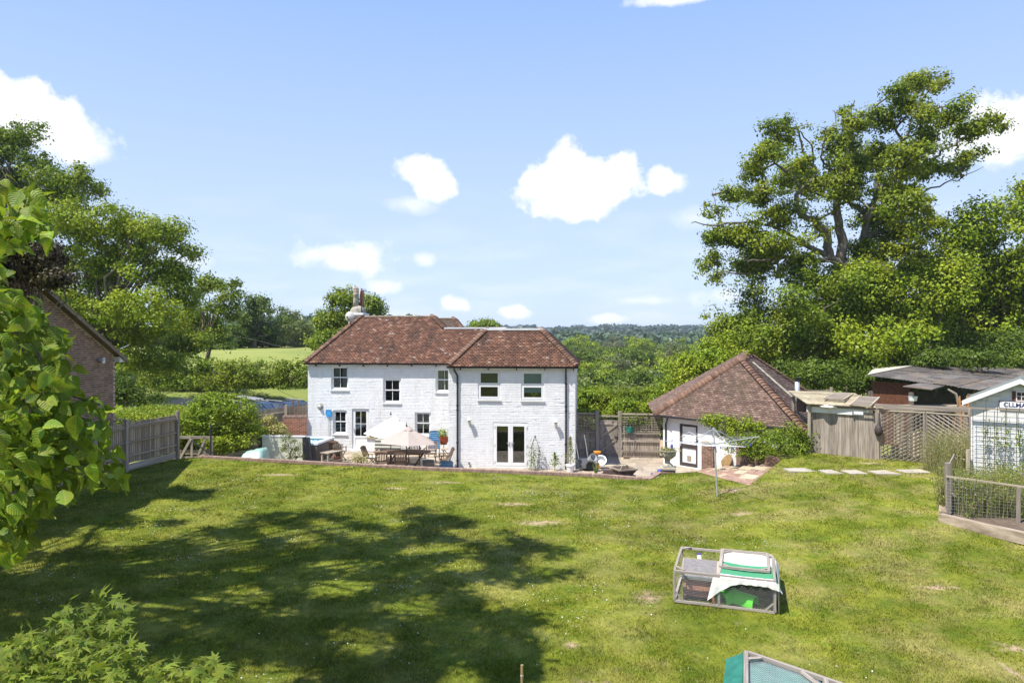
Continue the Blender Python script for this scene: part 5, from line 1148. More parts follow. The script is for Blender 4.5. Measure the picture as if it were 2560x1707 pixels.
# ------------------------------------------------------------------ rabbit run on the lawn
h0 = G(1686, 1503, .84); HR = R(-19); run_ = thing('rabbit_run', 'grey timber framed rabbit run with wire netting and striped cover', 'animal run', h0, HR); LX, DY, HZ = 1.72, 1.5, .56; ft = .042
m_run = M('silvered_timber', (.23, .19, .155), (.40, .35, .30), scale=3, stretch=(1, 1, .7), rough=.9, bump=.3, rnd=.12)
def rp(p, q, w=ft, h=None, nm='rail', nrm=(0, 0, 1)): return barp(nm, m_run, run_, p, q, w, h or ft, nrm)
for y in (0, DY):
    rp((0, y, .02), (LX, y, .02)); rp((0, y, HZ), (LX, y, HZ))
    for x in (0, .78, LX): rp((x, y, .03), (x, y, HZ-.02), nm='post', nrm=(0, 1, 0))
for x in (0, .78, LX): rp((x, .02, HZ+.001), (x, DY-.02, HZ+.001)); 
for x in (0, LX): rp((x, .02, .02), (x, DY-.02, .02))
rp((LX*.46, .42, HZ+.035), (LX*.96, .42, HZ+.035), .05, .04, 'hatch_frame'); rp((LX*.46, 1.5, HZ+.035), (LX*.96, 1.5, HZ+.035), .05, .04, 'hatch_frame'); rp((LX*.46, .42, HZ+.036), (LX*.46, 1.52, HZ+.036), .06, .04, 'hatch_frame'); rp((LX*.95, .42, HZ+.036), (LX*.95, 1.52, HZ+.036), .05, .04, 'hatch_frame')
for (x, y, dx, dy) in ((.02, .02, 1, 1), (.02, DY-.02, 1, -1), (LX-.02, 1.5, -1, -1), (LX*.47, 1.5, 1, -1), (LX*.47, .45, 1, 1), (LX*.94, .45, -1, 1)): rp((x, y+.16*dy, HZ+.03), (x+.16*dx, y, HZ+.03), .045, .02, 'corner_brace')
for (x, z, dx, dz) in ((.02, .03, 1, 1), (LX-.02, .03, -1, 1), (.02, HZ-.02, 1, -1), (LX-.02, HZ-.03, -1, -1)): rp((x, -.0, z+.15*dz), (x+.15*dx, 0, z), .03, .02, 'corner_brace', (0, 1, 0))
def hexnet(parent, mat, O, U, V, lu, lv, s=.05, r=.0016, skip=None, name='wire_netting'):
    O, U, V = map(Vector, (O, U, V)); nw = U.cross(V).normalized(); vs = []; fs = []
    def seg(a, b):
        if not (0 <= min(a[0], b[0]) and max(a[0], b[0]) <= lu and 0 <= min(a[1], b[1]) and max(a[1], b[1]) <= lv): return
        p, q = O+U*a[0]+V*a[1], O+U*b[0]+V*b[1]; t = (q-p).normalized().cross(nw)*r; k = len(vs)
        vs.extend([p-t-nw*r, p+t-nw*r, p+nw*r, q-t-nw*r, q+t-nw*r, q+nw*r]); fs.extend([(k, k+1, k+4, k+3), (k+1, k+2, k+5, k+4), (k+2, k, k+3, k+5)])
    w = s; hh = s*.55; j = 0; v = 0.
    while v < lv:
        off = (w/2 if j % 2 else 0); u = -w
        while u < lu+w:
            a = (u+off, v); seg(a, (u+off, v+hh*.55)); seg((u+off, v+hh*.55), (u+off+w/2, v+hh)); seg((u+off, v+hh*.55), (u+off-w/2, v+hh)); u += w
        v += hh; j += 1
    o = MB().add(vs, fs).build(name, mat, parent); tag(o, kind='stuff'); return o
hexnet(run_, m_galv, (.0, -.024, .03), (1, 0, 0), (0, 0, 1), LX, HZ-.05, .052, .0012); hexnet(run_, m_galv, (LX+.022, 0, .03), (0, 1, 0), (0, 0, 1), DY, HZ-.05, .06, .0011); hexnet(run_, m_galv, (.0, DY+.02, .03), (1, 0, 0), (0, 0, 1), LX, HZ-.05, .06, .0011)
# cover: white sheet with green stripe over the right half, sagging, front valance
m_cover = bpy.data.materials.new('striped_cover_cloth'); m_cover.use_nodes = True; T = NT(m_cover.node_tree); out = T.n('ShaderNodeOutputMaterial'); p = T.n('ShaderNodeBsdfPrincipled'); p.inputs['Roughness'].default_value = .8; T.l(p.outputs[0], out.inputs[0])
tc = T.n('ShaderNodeTexCoord'); sp_ = T.n('ShaderNodeSeparateXYZ'); T.l(tc.outputs['Object'], sp_.inputs[0]); nz = T.n('ShaderNodeTexNoise'); nz.inputs['Scale'].default_value = 3; T.l(tc.outputs['Object'], nz.inputs[0])
yy = T.m('ADD', sp_.outputs[1], T.m('MULTIPLY', T.m('SUBTRACT', nz.outputs[0], .5), .06)); st_ = T.m('MULTIPLY', T.m('GREATER_THAN', yy, .10), T.m('LESS_THAN', yy, .84)); T.l(T.mix(st_, (.72, .72, .68), (.055, .26, .12)), p.inputs['Base Color'])
nx, ny = 18, 24; V = []; rng = np.random.default_rng(3)
for j in range(ny+1):
    for i in range(nx+1):
        u, v = i/nx, j/ny; x = .80+u*(LX+.12-.80); y = -.05+v*(DY+.12); z = HZ+.012-.035*math.sin(math.pi*min(1, u*1.05))*math.sin(math.pi*v)+.004*math.sin(i*2.1+j*1.3)
        if y < .0: z -= .03
        if x > LX: z -= .35*(x-LX)/.12*(.55+.45*math.sin(v*3.1))*.9
        V.append((x, y, z))
Fa = [(j*(nx+1)+i, j*(nx+1)+i+1, (j+1)*(nx+1)+i+1, (j+1)*(nx+1)+i) for j in range(ny) for i in range(nx)]
rc = thing('run_cover', 'white cover sheet with green stripe draped over the rabbit run', 'cover sheet', h0, HR); mobj('sheet', np_mesh('sheet', V, Fa, m_cover, True), rc)
V = []; n = 26
for i in range(n+1):
    u = i/n; x = .80-.12*(1-u)**6+u*(LX+.07-.80); drop = (.075+.36*(1-min(1, u/.42))**2.2) if u < .42 else .075+.06*max(0, (u-.8)/.2)
    for k in range(5): t = k/4; V.append((x-.10*t*(1-u)**4, -.052-.015*math.sin(i*1.7)*t, HZ-.018-drop*t))
rcv = mobj('valance', np_mesh('valance', V, [(i*5+k, (i+1)*5+k, (i+1)*5+k+1, i*5+k+1) for i in range(n) for k in range(4)], M('white_cover_cloth', (.70, .69, .62), (.80, .79, .74), scale=9, rough=.85, bump=.5), True), rc)
V = [(LX+.065, -.05+.05*j, z) for j in range(32) for z in (HZ-.01, .03)]
mobj('side_flap', np_mesh('side_flap', V, [(2*j, 2*j+2, 2*j+3, 2*j+1) for j in range(31)], MATS['white_cover_cloth']), rc)
# hutch box inside
def hwp(x, y, z): return (h0.x+x*math.cos(HR)-y*math.sin(HR), h0.y+x*math.sin(HR)+y*math.cos(HR), h0.z+z)
hx = thing('rabbit_hutch', 'small brown wooden hutch with sloping grey felt lid inside the run', 'hutch', hwp(.42, .42, .03), HR); m_hut = M('brown_hutch_wood', (.26, .12, .07), (.40, .21, .13), scale=5, stretch=(.4, 1, 1), rough=.8, rnd=.1)
piece('body', m_hut, hx, (0, .02, .2), (.54, .46, .34))
for x in (-.255, .255): piece('leg', m_hut, hx, (x, -.225, .17), (.05, .03, .42))
for z in (.08, .345): piece('front_rail', m_hut, hx, (0, -.222, z), (.46, .03, .05))
for k in range(6): piece('front_board', m_hut, hx, (-.195+k*.078, -.213, .21), (.072, .012, .22))
MB().prism([(-.31, -.26, .39), (.31, -.26, .39), (.31, .42, .50), (-.31, .42, .50)], (0, 0, .03)).build('lid', M('grey_felt', (.16, .15, .145), (.23, .215, .205), scale=14, rough=.95), hx)
for (a, b) in (((-.32, -.26, .41), (-.32, .42, .52)), ((.32, -.26, .41), (.32, .42, .52)), ((-.32, .425, .52), (.32, .425, .52))): barp('lid_edge', m_woodp, hx, a, b, .03, .025)
MB().b(-.3, .3, -.275, -.262, .36, .41).build('lid_front', m_felt, hx)
m_lime = M('lime_plastic', (.10, .60, .03), (.14, .70, .05), scale=2, rough=.4)
for (x, y, a, lab) in ((.93, .32, 55, 'lime green plastic tunnel half nearest the hutch in the run'), (1.22, .25, -28, 'lime green plastic tunnel half lying at the middle of the run')):
    t = thing('play_tunnel', lab, 'toy tunnel', hwp(x, y, .02), HR+R(a)); m = MB(); n = 10; Ls = .42
    for zz in (0, Ls):
        for k in range(n): b = math.pi*k/(n-1); m.v.append((zz-Ls/2, .13*math.cos(b), .2*math.sin(b)))
        for k in range(n): b = math.pi*k/(n-1); m.v.append((zz-Ls/2, .122*math.cos(b), .19*math.sin(b)))
    m.f = [(k, k+1, 2*n+k+1, 2*n+k) for k in range(n-1)]+[(n+k+1, n+k, 3*n+k, 3*n+k+1) for k in range(n-1)]+[(k+1, k, n+k, n+k+1) for k in range(n-1)]+[(2*n+k, 2*n+k+1, 3*n+k+1, 3*n+k) for k in range(n-1)]
    m.build('shell', m_lime, t, smooth=False)
wb_ = thing('water_bottle', 'purple drinking bottle clipped inside the run', 'bottle', hwp(.34, 1.42, .40), HR+R(8)); m_pur = M('purple_plastic', (.07, .04, .22), (.1, .06, .3), scale=2, rough=.35); MB().tube([(0, 0, .1), (.02, -.14, -.08)], .042, 10).build('bottle', m_pur, wb_); MB().tube([(.005, -.03, .06), (.016, -.11, -.04)], .044, 10).build('label', m_upvc, wb_); MB().tube([(.02, -.14, -.08), (.03, -.2, -.15)], .01, 6).build('spout', m_galv, wb_)
# second run at the bottom edge with green mesh cover
q0 = P(1846, 1625, 9.45); s0 = Vector((q0.x, q0.y, .86)); SR = R(-19); r2_ = thing('rabbit_run', 'timber framed run with green mesh cover at the lower edge of the lawn', 'animal run', s0, SR); r2_.rotation_euler = (0, R(12), SR); hz2 = q0.z-.86
m_gm = M('green_mesh', (.015, .115, .085), (.03, .19, .14), scale=5, rough=.7, bump=.2)
for (a, b) in (((0, 0, hz2), (0, -1.4, hz2)), ((.03, 0, hz2+.001), (2.2, 0, hz2+.001)), ((1.02, -.02, hz2+.003), (1.02, -1.4, hz2+.003)), ((0, -1.4, hz2), (2.2, -1.4, hz2))): barp('rail', m_run, r2_, a, b, .055, .05, (0, 0, 1))
for (x, y) in ((0, 0), (1.02, 0), (2.2, 0), (0, -1.4), (2.2, -1.4)): barp('post', m_run, r2_, (x, y, .21*x-.05), (x, y, hz2-.03), .05)
for (a, b) in (((.03, -.2, hz2+.004), (.2, -.03, hz2+.004)), ((1.0, -.34, hz2+.006), (.72, -.03, hz2+.006)), ((1.05, -.18, hz2+.004), (1.2, -.03, hz2+.004))): barp('corner_brace', m_run, r2_, a, b, .05, .03, (0, 0, 1))
hexnet(r2_, m_galv, (.03, -1.37, hz2-.028), (1, 0, 0), (0, 1, 0), .96, 1.34, .055, .0016)
gc = thing('green_cover', 'dark green mesh sheet under and beside the lower run frame', 'cover sheet', s0, SR); gc.rotation_euler = (0, R(12), SR); MB().prism([(-.02, -1.45, hz2-.075), (1.1, -1.45, hz2-.075), (1.05, .05, hz2-.075), (-.03, .07, hz2-.075)], (0, 0, .02)).prism([(-.03, .07, hz2-.06), (-.22, .12, .22), (-.24, -1.45, .22), (-.03, -1.45, hz2-.06)], (0, 0, .01)).prism([(-.22, .12, .22), (-.03, .07, hz2-.06), (1.06, .05, hz2-.06), (1.06, .12, .3)], (0, .01, 0)).build('sheet', m_gm, gc)
cn = thing('garden_cane', 'tall bamboo cane standing near the camera in the tree shadow', 'cane', (.084, 5.75, .8)); MB().tube([(0, 0, -.2), (0, 0, 1.4), (.0, 0, 2.08)], .0125, 8).build('cane', M('bamboo', (.25, .17, .08), (.36, .26, .14), scale=6, stretch=(1, 1, .3), rough=.6), cn)
for z in (.5, .95, 1.4, 1.8, 1.99): MB().lathe([(.0135, -.008), (.0155, 0), (.0135, .008)], 8, (0, 0, z)).build('node', m_woodp, cn)
leaf_blob('leaves', m_limeleaf, cn, (.0, .0, 1.70), (.07, .05, .06), 9, .05, 4)

# ------------------------------------------------------------------ left boundary fence
fA, fB = G(141, 1224, .84), G(440, 1145, .84); lf = thing('board_fence', 'weathered close boarded fence with arris rails along the left side of the lawn', 'fence', fB); o = fB; d = (fA-fB); L = d.length; d /= L; ang = math.atan2(d.y, d.x)
n = int((L+1.5)/.098); 
for k in range(n):
    c = d*((k+.5)*.098); piece('board', m_woodd, lf, (c.x-.02, c.y, 1.02+random.uniform(-.008, .008)), (.094, .018, 1.5+random.uniform(-.01, .01)), ang+.17)
for z in (.55, 1.05, 1.58): c = d*(L+1.5)/2; barp('arris_rail', m_woodd, lf, d*0+Vector((.03, 0, z)), d*(L+1.5)+Vector((.03, 0, z)), .06, .07)
barp('gravel_board', m_wood, lf, Vector((.01, 0, .13)), d*(L+1.5)+Vector((.01, 0, .13)), .03, .24, (0, 0, 1)); barp('capping', m_woodd, lf, Vector((.02, 0, 1.64)), d*(L+1.5)+Vector((.02, 0, 1.64)), .05, .05)
for k in (0, 2.95, 5.9): c = d*k; piece('post', m_wood, lf, (c.x+.05, c.y+.02, .93), (.13, .12, 1.98), ang)
# ------------------------------------------------------------------ brick house on the left
BX = -14.83; bh = thing('brick_house', 'brown brick gabled house on the left beyond the fence', 'house', (BX, 25.5, .8)); o = bh.location
zE_ = 5.05-.8; slp = 2.31/4.4; yA = -8.5                        # local y from 0 (far corner) to the ridge
gz_ = lambda y: zE_+(-y)*slp if y > yA else zE_+(-yA)*slp-(yA-y)*slp
zA = gz_(yA); MB().add([(0, 0, -.8), (0, 2*yA, -.8), (0, 2*yA, zE_), (0, yA, zA), (0, 0, zE_)], [(0, 1, 2, 3, 4)]).add([(0, 0, -.8), (-7, 0, -.8), (-7, 0, zE_), (0, 0, zE_)], [(0, 1, 2, 3)]).build('wall', M('cream_mortar', (.42, .36, .29), (.52, .45, .37), scale=9, rough=.95), bh)
rg = random.Random(21); cand = []
for j in range(100):
    z = -.3+j*.075; y = -.115*(j % 2)-.0
    while y > -13:
        ln = rg.choice((.215, .215, .215, .1025)); 
        if z+.06 < gz_(y-ln) - .02 and z+.06 < gz_(y)-.02:
            cand.append((y-ln/2, z+.0325, ln))
        y -= ln+.0115
def vis_score(c):
    w = Vector((BX, 25.5+c[0], .8+c[1])); px, py = CX+w.x/w.y*F, CY-(w.z-H)/w.y*F
    return (1 if (70 < px < 290 and 690 < py < 1040) else 0)*1000 + (py < 905)*200 + 100/w.y
cand.sort(key=vis_score, reverse=True); mm = MB()
for i, (y, z, ln) in enumerate(cand):
    if i < 300: piece('brick', m_brick, bh, (0, y, z), (.024, ln-.004, .0615))
    else: mm.box((0, y, z), (.024, ln-.004, .0615))
tag(mm.build('brickwork', m_brickj, bh), kind='stuff')
sgn = 1
MB().prism([(.28, .35, gz_(.35)-.0), (.28, yA, zA), (-7, yA, zA), (-7, .35, gz_(.35))], (0, 0, .1)).prism([(.28, yA, zA), (.28, 2*yA-.3, zE_), (-7, 2*yA-.3, zE_), (-7, yA, zA)], (0, 0, .1)).build('roof', m_tile2, bh)
MB().prism([(.22, .36, gz_(.36)-.05), (.22, yA, zA-.05), (.22, yA, zA+.03), (.22, .36, gz_(.36)+.02)], (.07, 0, 0)).build('verge', m_ridge, bh); MB().b(-.1, .2, -.05, .4, zE_-.22, zE_-.02).build('box_end', m_white, bh)
fl2 = thing('floodlight', 'small grey floodlight on the brick gable below the verge', 'wall lamp', (BX, 25.5-.95, .8+zE_-.12)); MB().box((.08, 0, 0), (.14, .16, .14)).tube([(.1, -.12, -.02), (.25, -.16, -.05)], .07, 10).build('lamp_head', m_galv, fl2); MB().box((.02, .2, .03), (.06, .12, .1)).build('sensor', m_white, fl2)

# ------------------------------------------------------------------ left background: cars, slat fence, brick wall, ladder, small gate
m_car = M('dark_blue_car_paint', (.012, .018, .05), (.014, .022, .06), scale=1, rough=.22, spec=.6, coat=.4, metal=.0); m_carglass = M('car_window', (.03, .05, .075), (.05, .075, .1), scale=1, rough=.06, spec=.9); m_rub = M('rubber', (.015, .015, .015), (.02, .02, .02), rough=.9)
def car(label, loc, rz, L=4.6, W=1.85, Hh=1.72, rack=False):
    r = thing('parked_car', label, 'car', loc, rz, 'dark blue cars parked behind the slat fence'); a = L/2
    prof = [(-a, .45), (-a+.02, .95), (-a+.12, 1.08), (-a*.52, 1.12), (a*.45, 1.1), (a-.25, .98), (a-.02, .8), (a, .45)]
    prof = [(-a, .4), (-a, 1.0), (-a*.55, 1.06), (a*.5, 1.05), (a*.95, .95), (a, .75), (a, .4)]
    MB().prism([(x, -W/2, z) for x, z in prof], (0, W, 0)).build('body', m_car, r)
    cab = [(-a*.97, 1.0), (-a*.86, Hh-.12), (-a*.7, Hh), (a*.12, Hh), (a*.24, Hh-.06), (a*.56, 1.05)]
    wi = W*.43
    top = []; m = MB(); n = len(cab)
    for s in (-1, 1): m.v += [(x, s*(wi if z > 1.3 else W*.49), z) for x, z in cab]
    m.f = [tuple(range(n)), tuple(range(n, 2*n))[::-1]]+[(i+1, i, n+i, n+i+1) for i in range(n-1)]; cb = m.build('cabin', m_car, r)
    f = lambda s, x, z: (x, s*((W*.49)+(wi-W*.49)*min(1, max(0, (z-1.02)/.5))+.008), z)
    for s in (-1, 1):
        for (x0, x1, x2, x3) in ((-a*.84, -a*.42, -a*.42, -a*.78), (-a*.38, a*.0, a*.0, -a*.38), (a*.04, a*.44, a*.17, a*.04)):
            MB().add([f(s, x0, 1.1), f(s, x1, 1.1), f(s, x2, Hh-.14), f(s, x3, Hh-.14)], [(0, 1, 2, 3)]).build('side_window', m_carglass, cb)
    MB().add([(a*.545, -W*.43, 1.08), (a*.545, W*.43, 1.08), (a*.265, W*.38, Hh-.07), (a*.265, -W*.38, Hh-.07)], [(0, 1, 2, 3)]).build('windscreen', m_carglass, cb); MB().add([(-a*.97-.01, -W*.4, 1.1), (-a*.97-.01, W*.4, 1.1), (-a*.87-.01, W*.37, Hh-.16), (-a*.87-.01, -W*.37, Hh-.16)], [(0, 1, 2, 3)]).build('rear_window', m_carglass, cb)
    for x in (-a*.62, a*.62):
        for s in (-1, 1): wl_ = MB().lathe([(.2, -.1), (.34, -.1), (.36, -.06), (.36, .06), (.34, .1), (.2, .1)], 18).build('wheel', m_rub, r, (x, s*(W/2-.1), .36), (R(90), 0, 0)); MB().lathe([(.05, -.105), (.2, -.105), (.21, .105), (.05, .105)], 12).build('rim', m_galv, wl_)
    for s in (-1, 1): MB().box((a-.01, s*W*.36, .8), (.05, .34, .14)).build('headlight', m_upvc, r); MB().box((a*.4, s*(W/2+.1), 1.12), (.12, .18, .14)).build('wing_mirror', m_car, r); MB().tube([(-a*.75, s*wi*.92, Hh+.05), (a*.1, s*wi*.92, Hh+.05)], .02, 6).build('roof_rail', m_galv, r)
    return r
c1 = P(628, 1003, 41.5); gzc = float(terrain_z(c1.x, c1.y)); car('dark blue estate car with a roof rack behind the slat fence, the nearer one', (c1.x+.25, 41.5, c1.z-1.78), R(-48))
c2_ = P(715, 1000, 44.5); car('dark blue car behind the slat fence, nearest the cottage wall', (c2_.x+.3, 44.5, c2_.z-1.66), R(-40), Hh=1.6)
lr = thing('roof_ladder', 'silver ladder bundle tied on the roof rack of the nearer car', 'ladder', (c1.x-.2, 41.6, c1.z+.1), R(-48)); 
for y in (-.22, .0, .22): piece('rail', m_galv, lr, (0, y, .12), (3.4, .05, .08))
for k in range(10): piece('rung', m_galv, lr, (-1.5+k*.33, 0, .12), (.04, .44, .03))
for x in (-.8, .8): piece('rack_bar', m_black, lr, (x, 0, .04), (.06, 1.2, .05))
sA_, sB_ = P(630, 1050, 35.5), P(745, 1048, 37.2); sC_ = P(772, 1045, 37.4); sf = thing('slat_fence', 'grey brown vertical slat fence between the shrub and the cottage', 'fence', (sA_.x, sA_.y, .2)); o = sf.location
def slats(a, b, za, zb, bot, mat):
    L = (b-a).xy.length; n = int(L/.085); d = (b-a).xy.to_3d()/L; an = math.atan2(d.y, d.x)
    for k in range(n):
        c = a.xy.to_3d()+d*((k+.5)*L/n)-o; z = za+(zb-za)*(k+.5)/n-o.z; piece('slat', mat, sf, (c.x, c.y, (z+bot-.2)/2), (.07, .018, z-bot+.2), an)
    for h in (.28, 1.1): p, q = a.xy.to_3d()-o, b.xy.to_3d()-o; barp('rail', m_woodp, sf, (p.x, p.y-.03, za-o.z-h), (q.x, q.y-.03, zb-o.z-h), .04, .07)
slats(sA_, P(716, 1020, 36.3), P(630, 1027, 35.5).z, P(716, 1016, 36.3).z, .2, m_wood); slats(P(720, 1020, 36.35), sC_, P(720, 1016, 36.35).z, P(770, 1014, 37.4).z, .2, m_wood)
for px, py, dd in ((716, 1011, 36.25), (640, 1024, 35.5)): q = P(px, py, dd); piece('post', m_wood, sf, (q.x-o.x, q.y-o.y-.06, (q.z-o.z)/2), (.12, .12, q.z-o.z))
MB().add([(q.x-o.x, q.y-o.y+.05, z-o.z) for q, z in ((sA_, .2), (sC_, .2), (sC_, 2.2), (sA_, 1.9))], [(0, 1, 2, 3)]).build('fence_backing', m_woodd, sf)
rbw = thing('red_brick_wall', 'short red brick garden wall with brick on edge top joining the cottage', 'garden wall', (P(702, 1060, 34.6).x, 34.9, 0)); o = rbw.location; xL, xR = 0, hw(ml, MY, 0).x-o.x; zt_ = P(720, 1039, 34.9).z; MB().b(xL, xR, .01, .22, -.1, zt_-.12).build('wall_core', m_mortar, rbw)
for j in range(int((zt_-.13)/.076)):
    x = xL-(.11 if j % 2 else 0)
    while x < xR-.03:
        p, q = max(x, xL), min(x+.214, xR)
        if q-p > .05: piece('brick', m_redbrick, rbw, ((p+q)/2, .05, zt_-.16-j*.076), (q-p-.01, .1, .064))
        x += .225
x = xL
while x < xR-.05: piece('coping_brick', m_capbrick, rbw, (x+.036, .11, zt_-.055), (.062, .24, .105)); x += .074
wl2 = thing('wooden_ladder', 'old wooden ladder leaning on the slat fence behind the red brick wall', 'ladder', (P(746, 1000, 36.5).x, 36.3, .6)); zt_ = P(738, 999, 36.6).z-.6
for s in (-1, 1): barp('stile', m_teak, wl2, (-.17*s-.08, 0, -.5), (-.15*s-.12, .12, zt_), .06, .05)
for k in range(7): barp('rung', m_teak, wl2, (-.25, .02+.02*k, .1+k*.27), (.06, .02+.02*k, .1+k*.27), .03)
# small gate with crossed braces
sg0 = P(525, 1140, 29.4); sgt = thing('small_gate', 'low weathered gate with diagonal braces at the end of the garden wall', 'gate', (sg0.x-.8, 29.4, 0)); hh = P(525, 1093, 29.4).z; 
for x in (-.72, .86): piece('stile', m_wood, sgt, (x, 0, hh/2+.1), (.11, .06, hh-.1))
for z in (.12, hh-.0): piece('rail', m_wood, sgt, (.07, .0, z), (1.7, .05, .12))
piece('stile', m_wood, sgt, (.02, 0, hh/2), (.09, .05, hh)); piece('stile', m_wood, sgt, (.58, 0, hh/2), (.09, .05, hh)); barp('brace', m_wood, sgt, (-.7, -.04, .2), (0, -.04, hh-.05), .1, .03); barp('brace', m_wood, sgt, (.08, -.05, .2), (.6, -.05, hh-.1), .09, .03)
for k in range(3): piece('board', m_woodd, sgt, (.05, .2, .25+k*.28), (1.6, .02, .2))
stk = thing('black_stake', 'thin black metal stake with a broken arm beside the small gate', 'stake', (P(527, 1140, 29).x, 29, 0)); MB().tube([(0, 0, 0), (0, 0, 2.1)], .035, 6).tube([(0, 0, .8), (-.75, 0, 1.35)], .03, 6).build('stake', m_black, stk)
# ------------------------------------------------------------------ terrace: hot tub, furniture, pots
ht = thing('hot_tub', 'square grey panelled hot tub with pale blue water by the cottage wall', 'hot tub', (P(790, 1100, 32.6).x-.55, 32.6, 0), R(-6)); W_ = 2.1; 
m_hp = M('grey_tub_panel', (.085, .075, .065), (.13, .115, .10), scale=3, stretch=(8, 8, .3), rough=.7); m_shell = M('white_tub_shell', (.62, .70, .76), (.72, .78, .83), scale=2, rough=.2); m_water = M('tub_water', (.25, .50, .62), (.33, .58, .68), scale=5, rough=.06, bump=.2)
m = MB()
for a in range(4):
    for k in range(14): q = Vector((-W_/2+(k+.5)*W_/14, -W_/2, .42)); q.rotate(Matrix.Rotation(a*math.pi/2, 3, 'Z')); piece('side_panel', m_hp, ht, q, (W_/14-.006, .03, .84), a*math.pi/2)
MB().b(-W_/2+.02, W_/2-.02, -W_/2+.02, W_/2-.02, 0, .7).build('tub_base', m_hp, ht); m = MB(); r_ = W_/2+.04; rw = .2
for s in (-1, 1): m.b(-r_, r_, *sorted((s*(r_-rw), s*r_)), .84, .93); m.b(*sorted((s*(r_-rw), s*r_)), -r_+rw, r_-rw, .84, .93)
m.build('rim', m_shell, ht); MB().b(-r_+rw, r_-rw, -r_+rw, r_-rw, .7, .80).build('water', m_water, ht); m = MB(); rg = random.Random(2)
for k in range(14): a = k*.45; m.lathe([(.035, 0), (.03, .02)], 8, (.7*math.cos(a), .7*math.sin(a), .80))
m.build('jets', m_black, ht)
# the lifted cover standing on edge in front-left of the tub
cA_, cB_ = P(648, 1150, 31.2), P(764, 1150, 31.2); tc_ = thing('hot_tub_cover', 'cream underside of the folded hot tub cover standing upright', 'hot tub cover', ((cA_.x+cB_.x)/2, 31.2, 0), R(-4)); zt_ = P(700, 1089, 31.2).z; w = (cB_.x-cA_.x); m_cream = M('cream_vinyl', (.56, .57, .47), (.63, .64, .54), scale=2, rough=.5)
MB().prism([(-w/2+.08, 0, .02), (w/2-.1, 0, .02), (w/2-.1, 0, zt_-.06), (-w/2+.1, 0, zt_)], (0, .1, 0)).build('cover_panel', m_cream, tc_); MB().b(-w/2+.06, w/2, -.02, .14, zt_-.05, zt_-.0).build('top_edge', m_upvc, tc_)
m_gv = M('grey_vinyl', (.07, .07, .075), (.11, .11, .115), scale=4, rough=.5); MB().prism([(w/2-.1, -.02, .0), (w/2+.26, .15, .0), (w/2+.14, .1, zt_-.08), (w/2-.12, -.02, zt_-.04)], (0, .16, 0)).build('fold', m_gv, tc_); MB().prism([(-w/2+.12, -.02, .8), (-w/2+.1, -.02, zt_), (-w/2-.2, .1, zt_-.2), (-w/2-.1, .1, .75)], (0, .12, 0)).build('fold', m_gv, tc_)
for k in range(5): x = w/2-.06+k*.06; barp('fold_crease', m_black, tc_, (x, -.03+.03*k, .05), (x-.04, -.03+.025*k, zt_-.1), .015)
gt_ = G(640, 1141, .6); tp_ = thing('covered_furniture', 'garden furniture under a pale green tarpaulin by the wall', 'covered furniture', (gt_.x, 29.6, 0)); rng = random.Random(6); m_tarp = M('pale_green_tarp', (.22, .38, .30), (.34, .50, .41), scale=5, rough=.35, bump=.5, spec=.6); V = []; nx_, ny_ = 12, 8
for j in range(ny_+1):
    for i in range(nx_+1):
        u, v = i/nx_*2-1, j/ny_*2-1; e = max(abs(u), abs(v)); x, y = u*.52, v*.5; z = .92+.1*u-.06*abs(v) if e < .8 else (.92+.1*u)*(1-(e-.8)/.2*.95); V.append((x*(1+.12*(e > .9)), y*(1+.12*(e > .9)), z+rng.uniform(-.04, .04)))
mobj('tarpaulin', np_mesh('tarpaulin', V, [(j*(nx_+1)+i, j*(nx_+1)+i+1, (j+1)*(nx_+1)+i+1, (j+1)*(nx_+1)+i) for j in range(ny_) for i in range(nx_)], m_tarp), tp_)
ol = P(724, 1115, 30.4); bush('olive_bush', 'small airy grey green olive bush in front of the hot tub cover', 'shrub', (ol.x, 30.4, 0), pz([(664, 1010, 20, 16), (650, 1030, 20, 14), (682, 1020, 18, 16), (668, 1040, 26, 14), (690, 1040, 14, 10), (660, 995, 8, 10)], 30.4), m_leafD, 1500, .075, .14, 31, nlimb=16, aspect=.35)
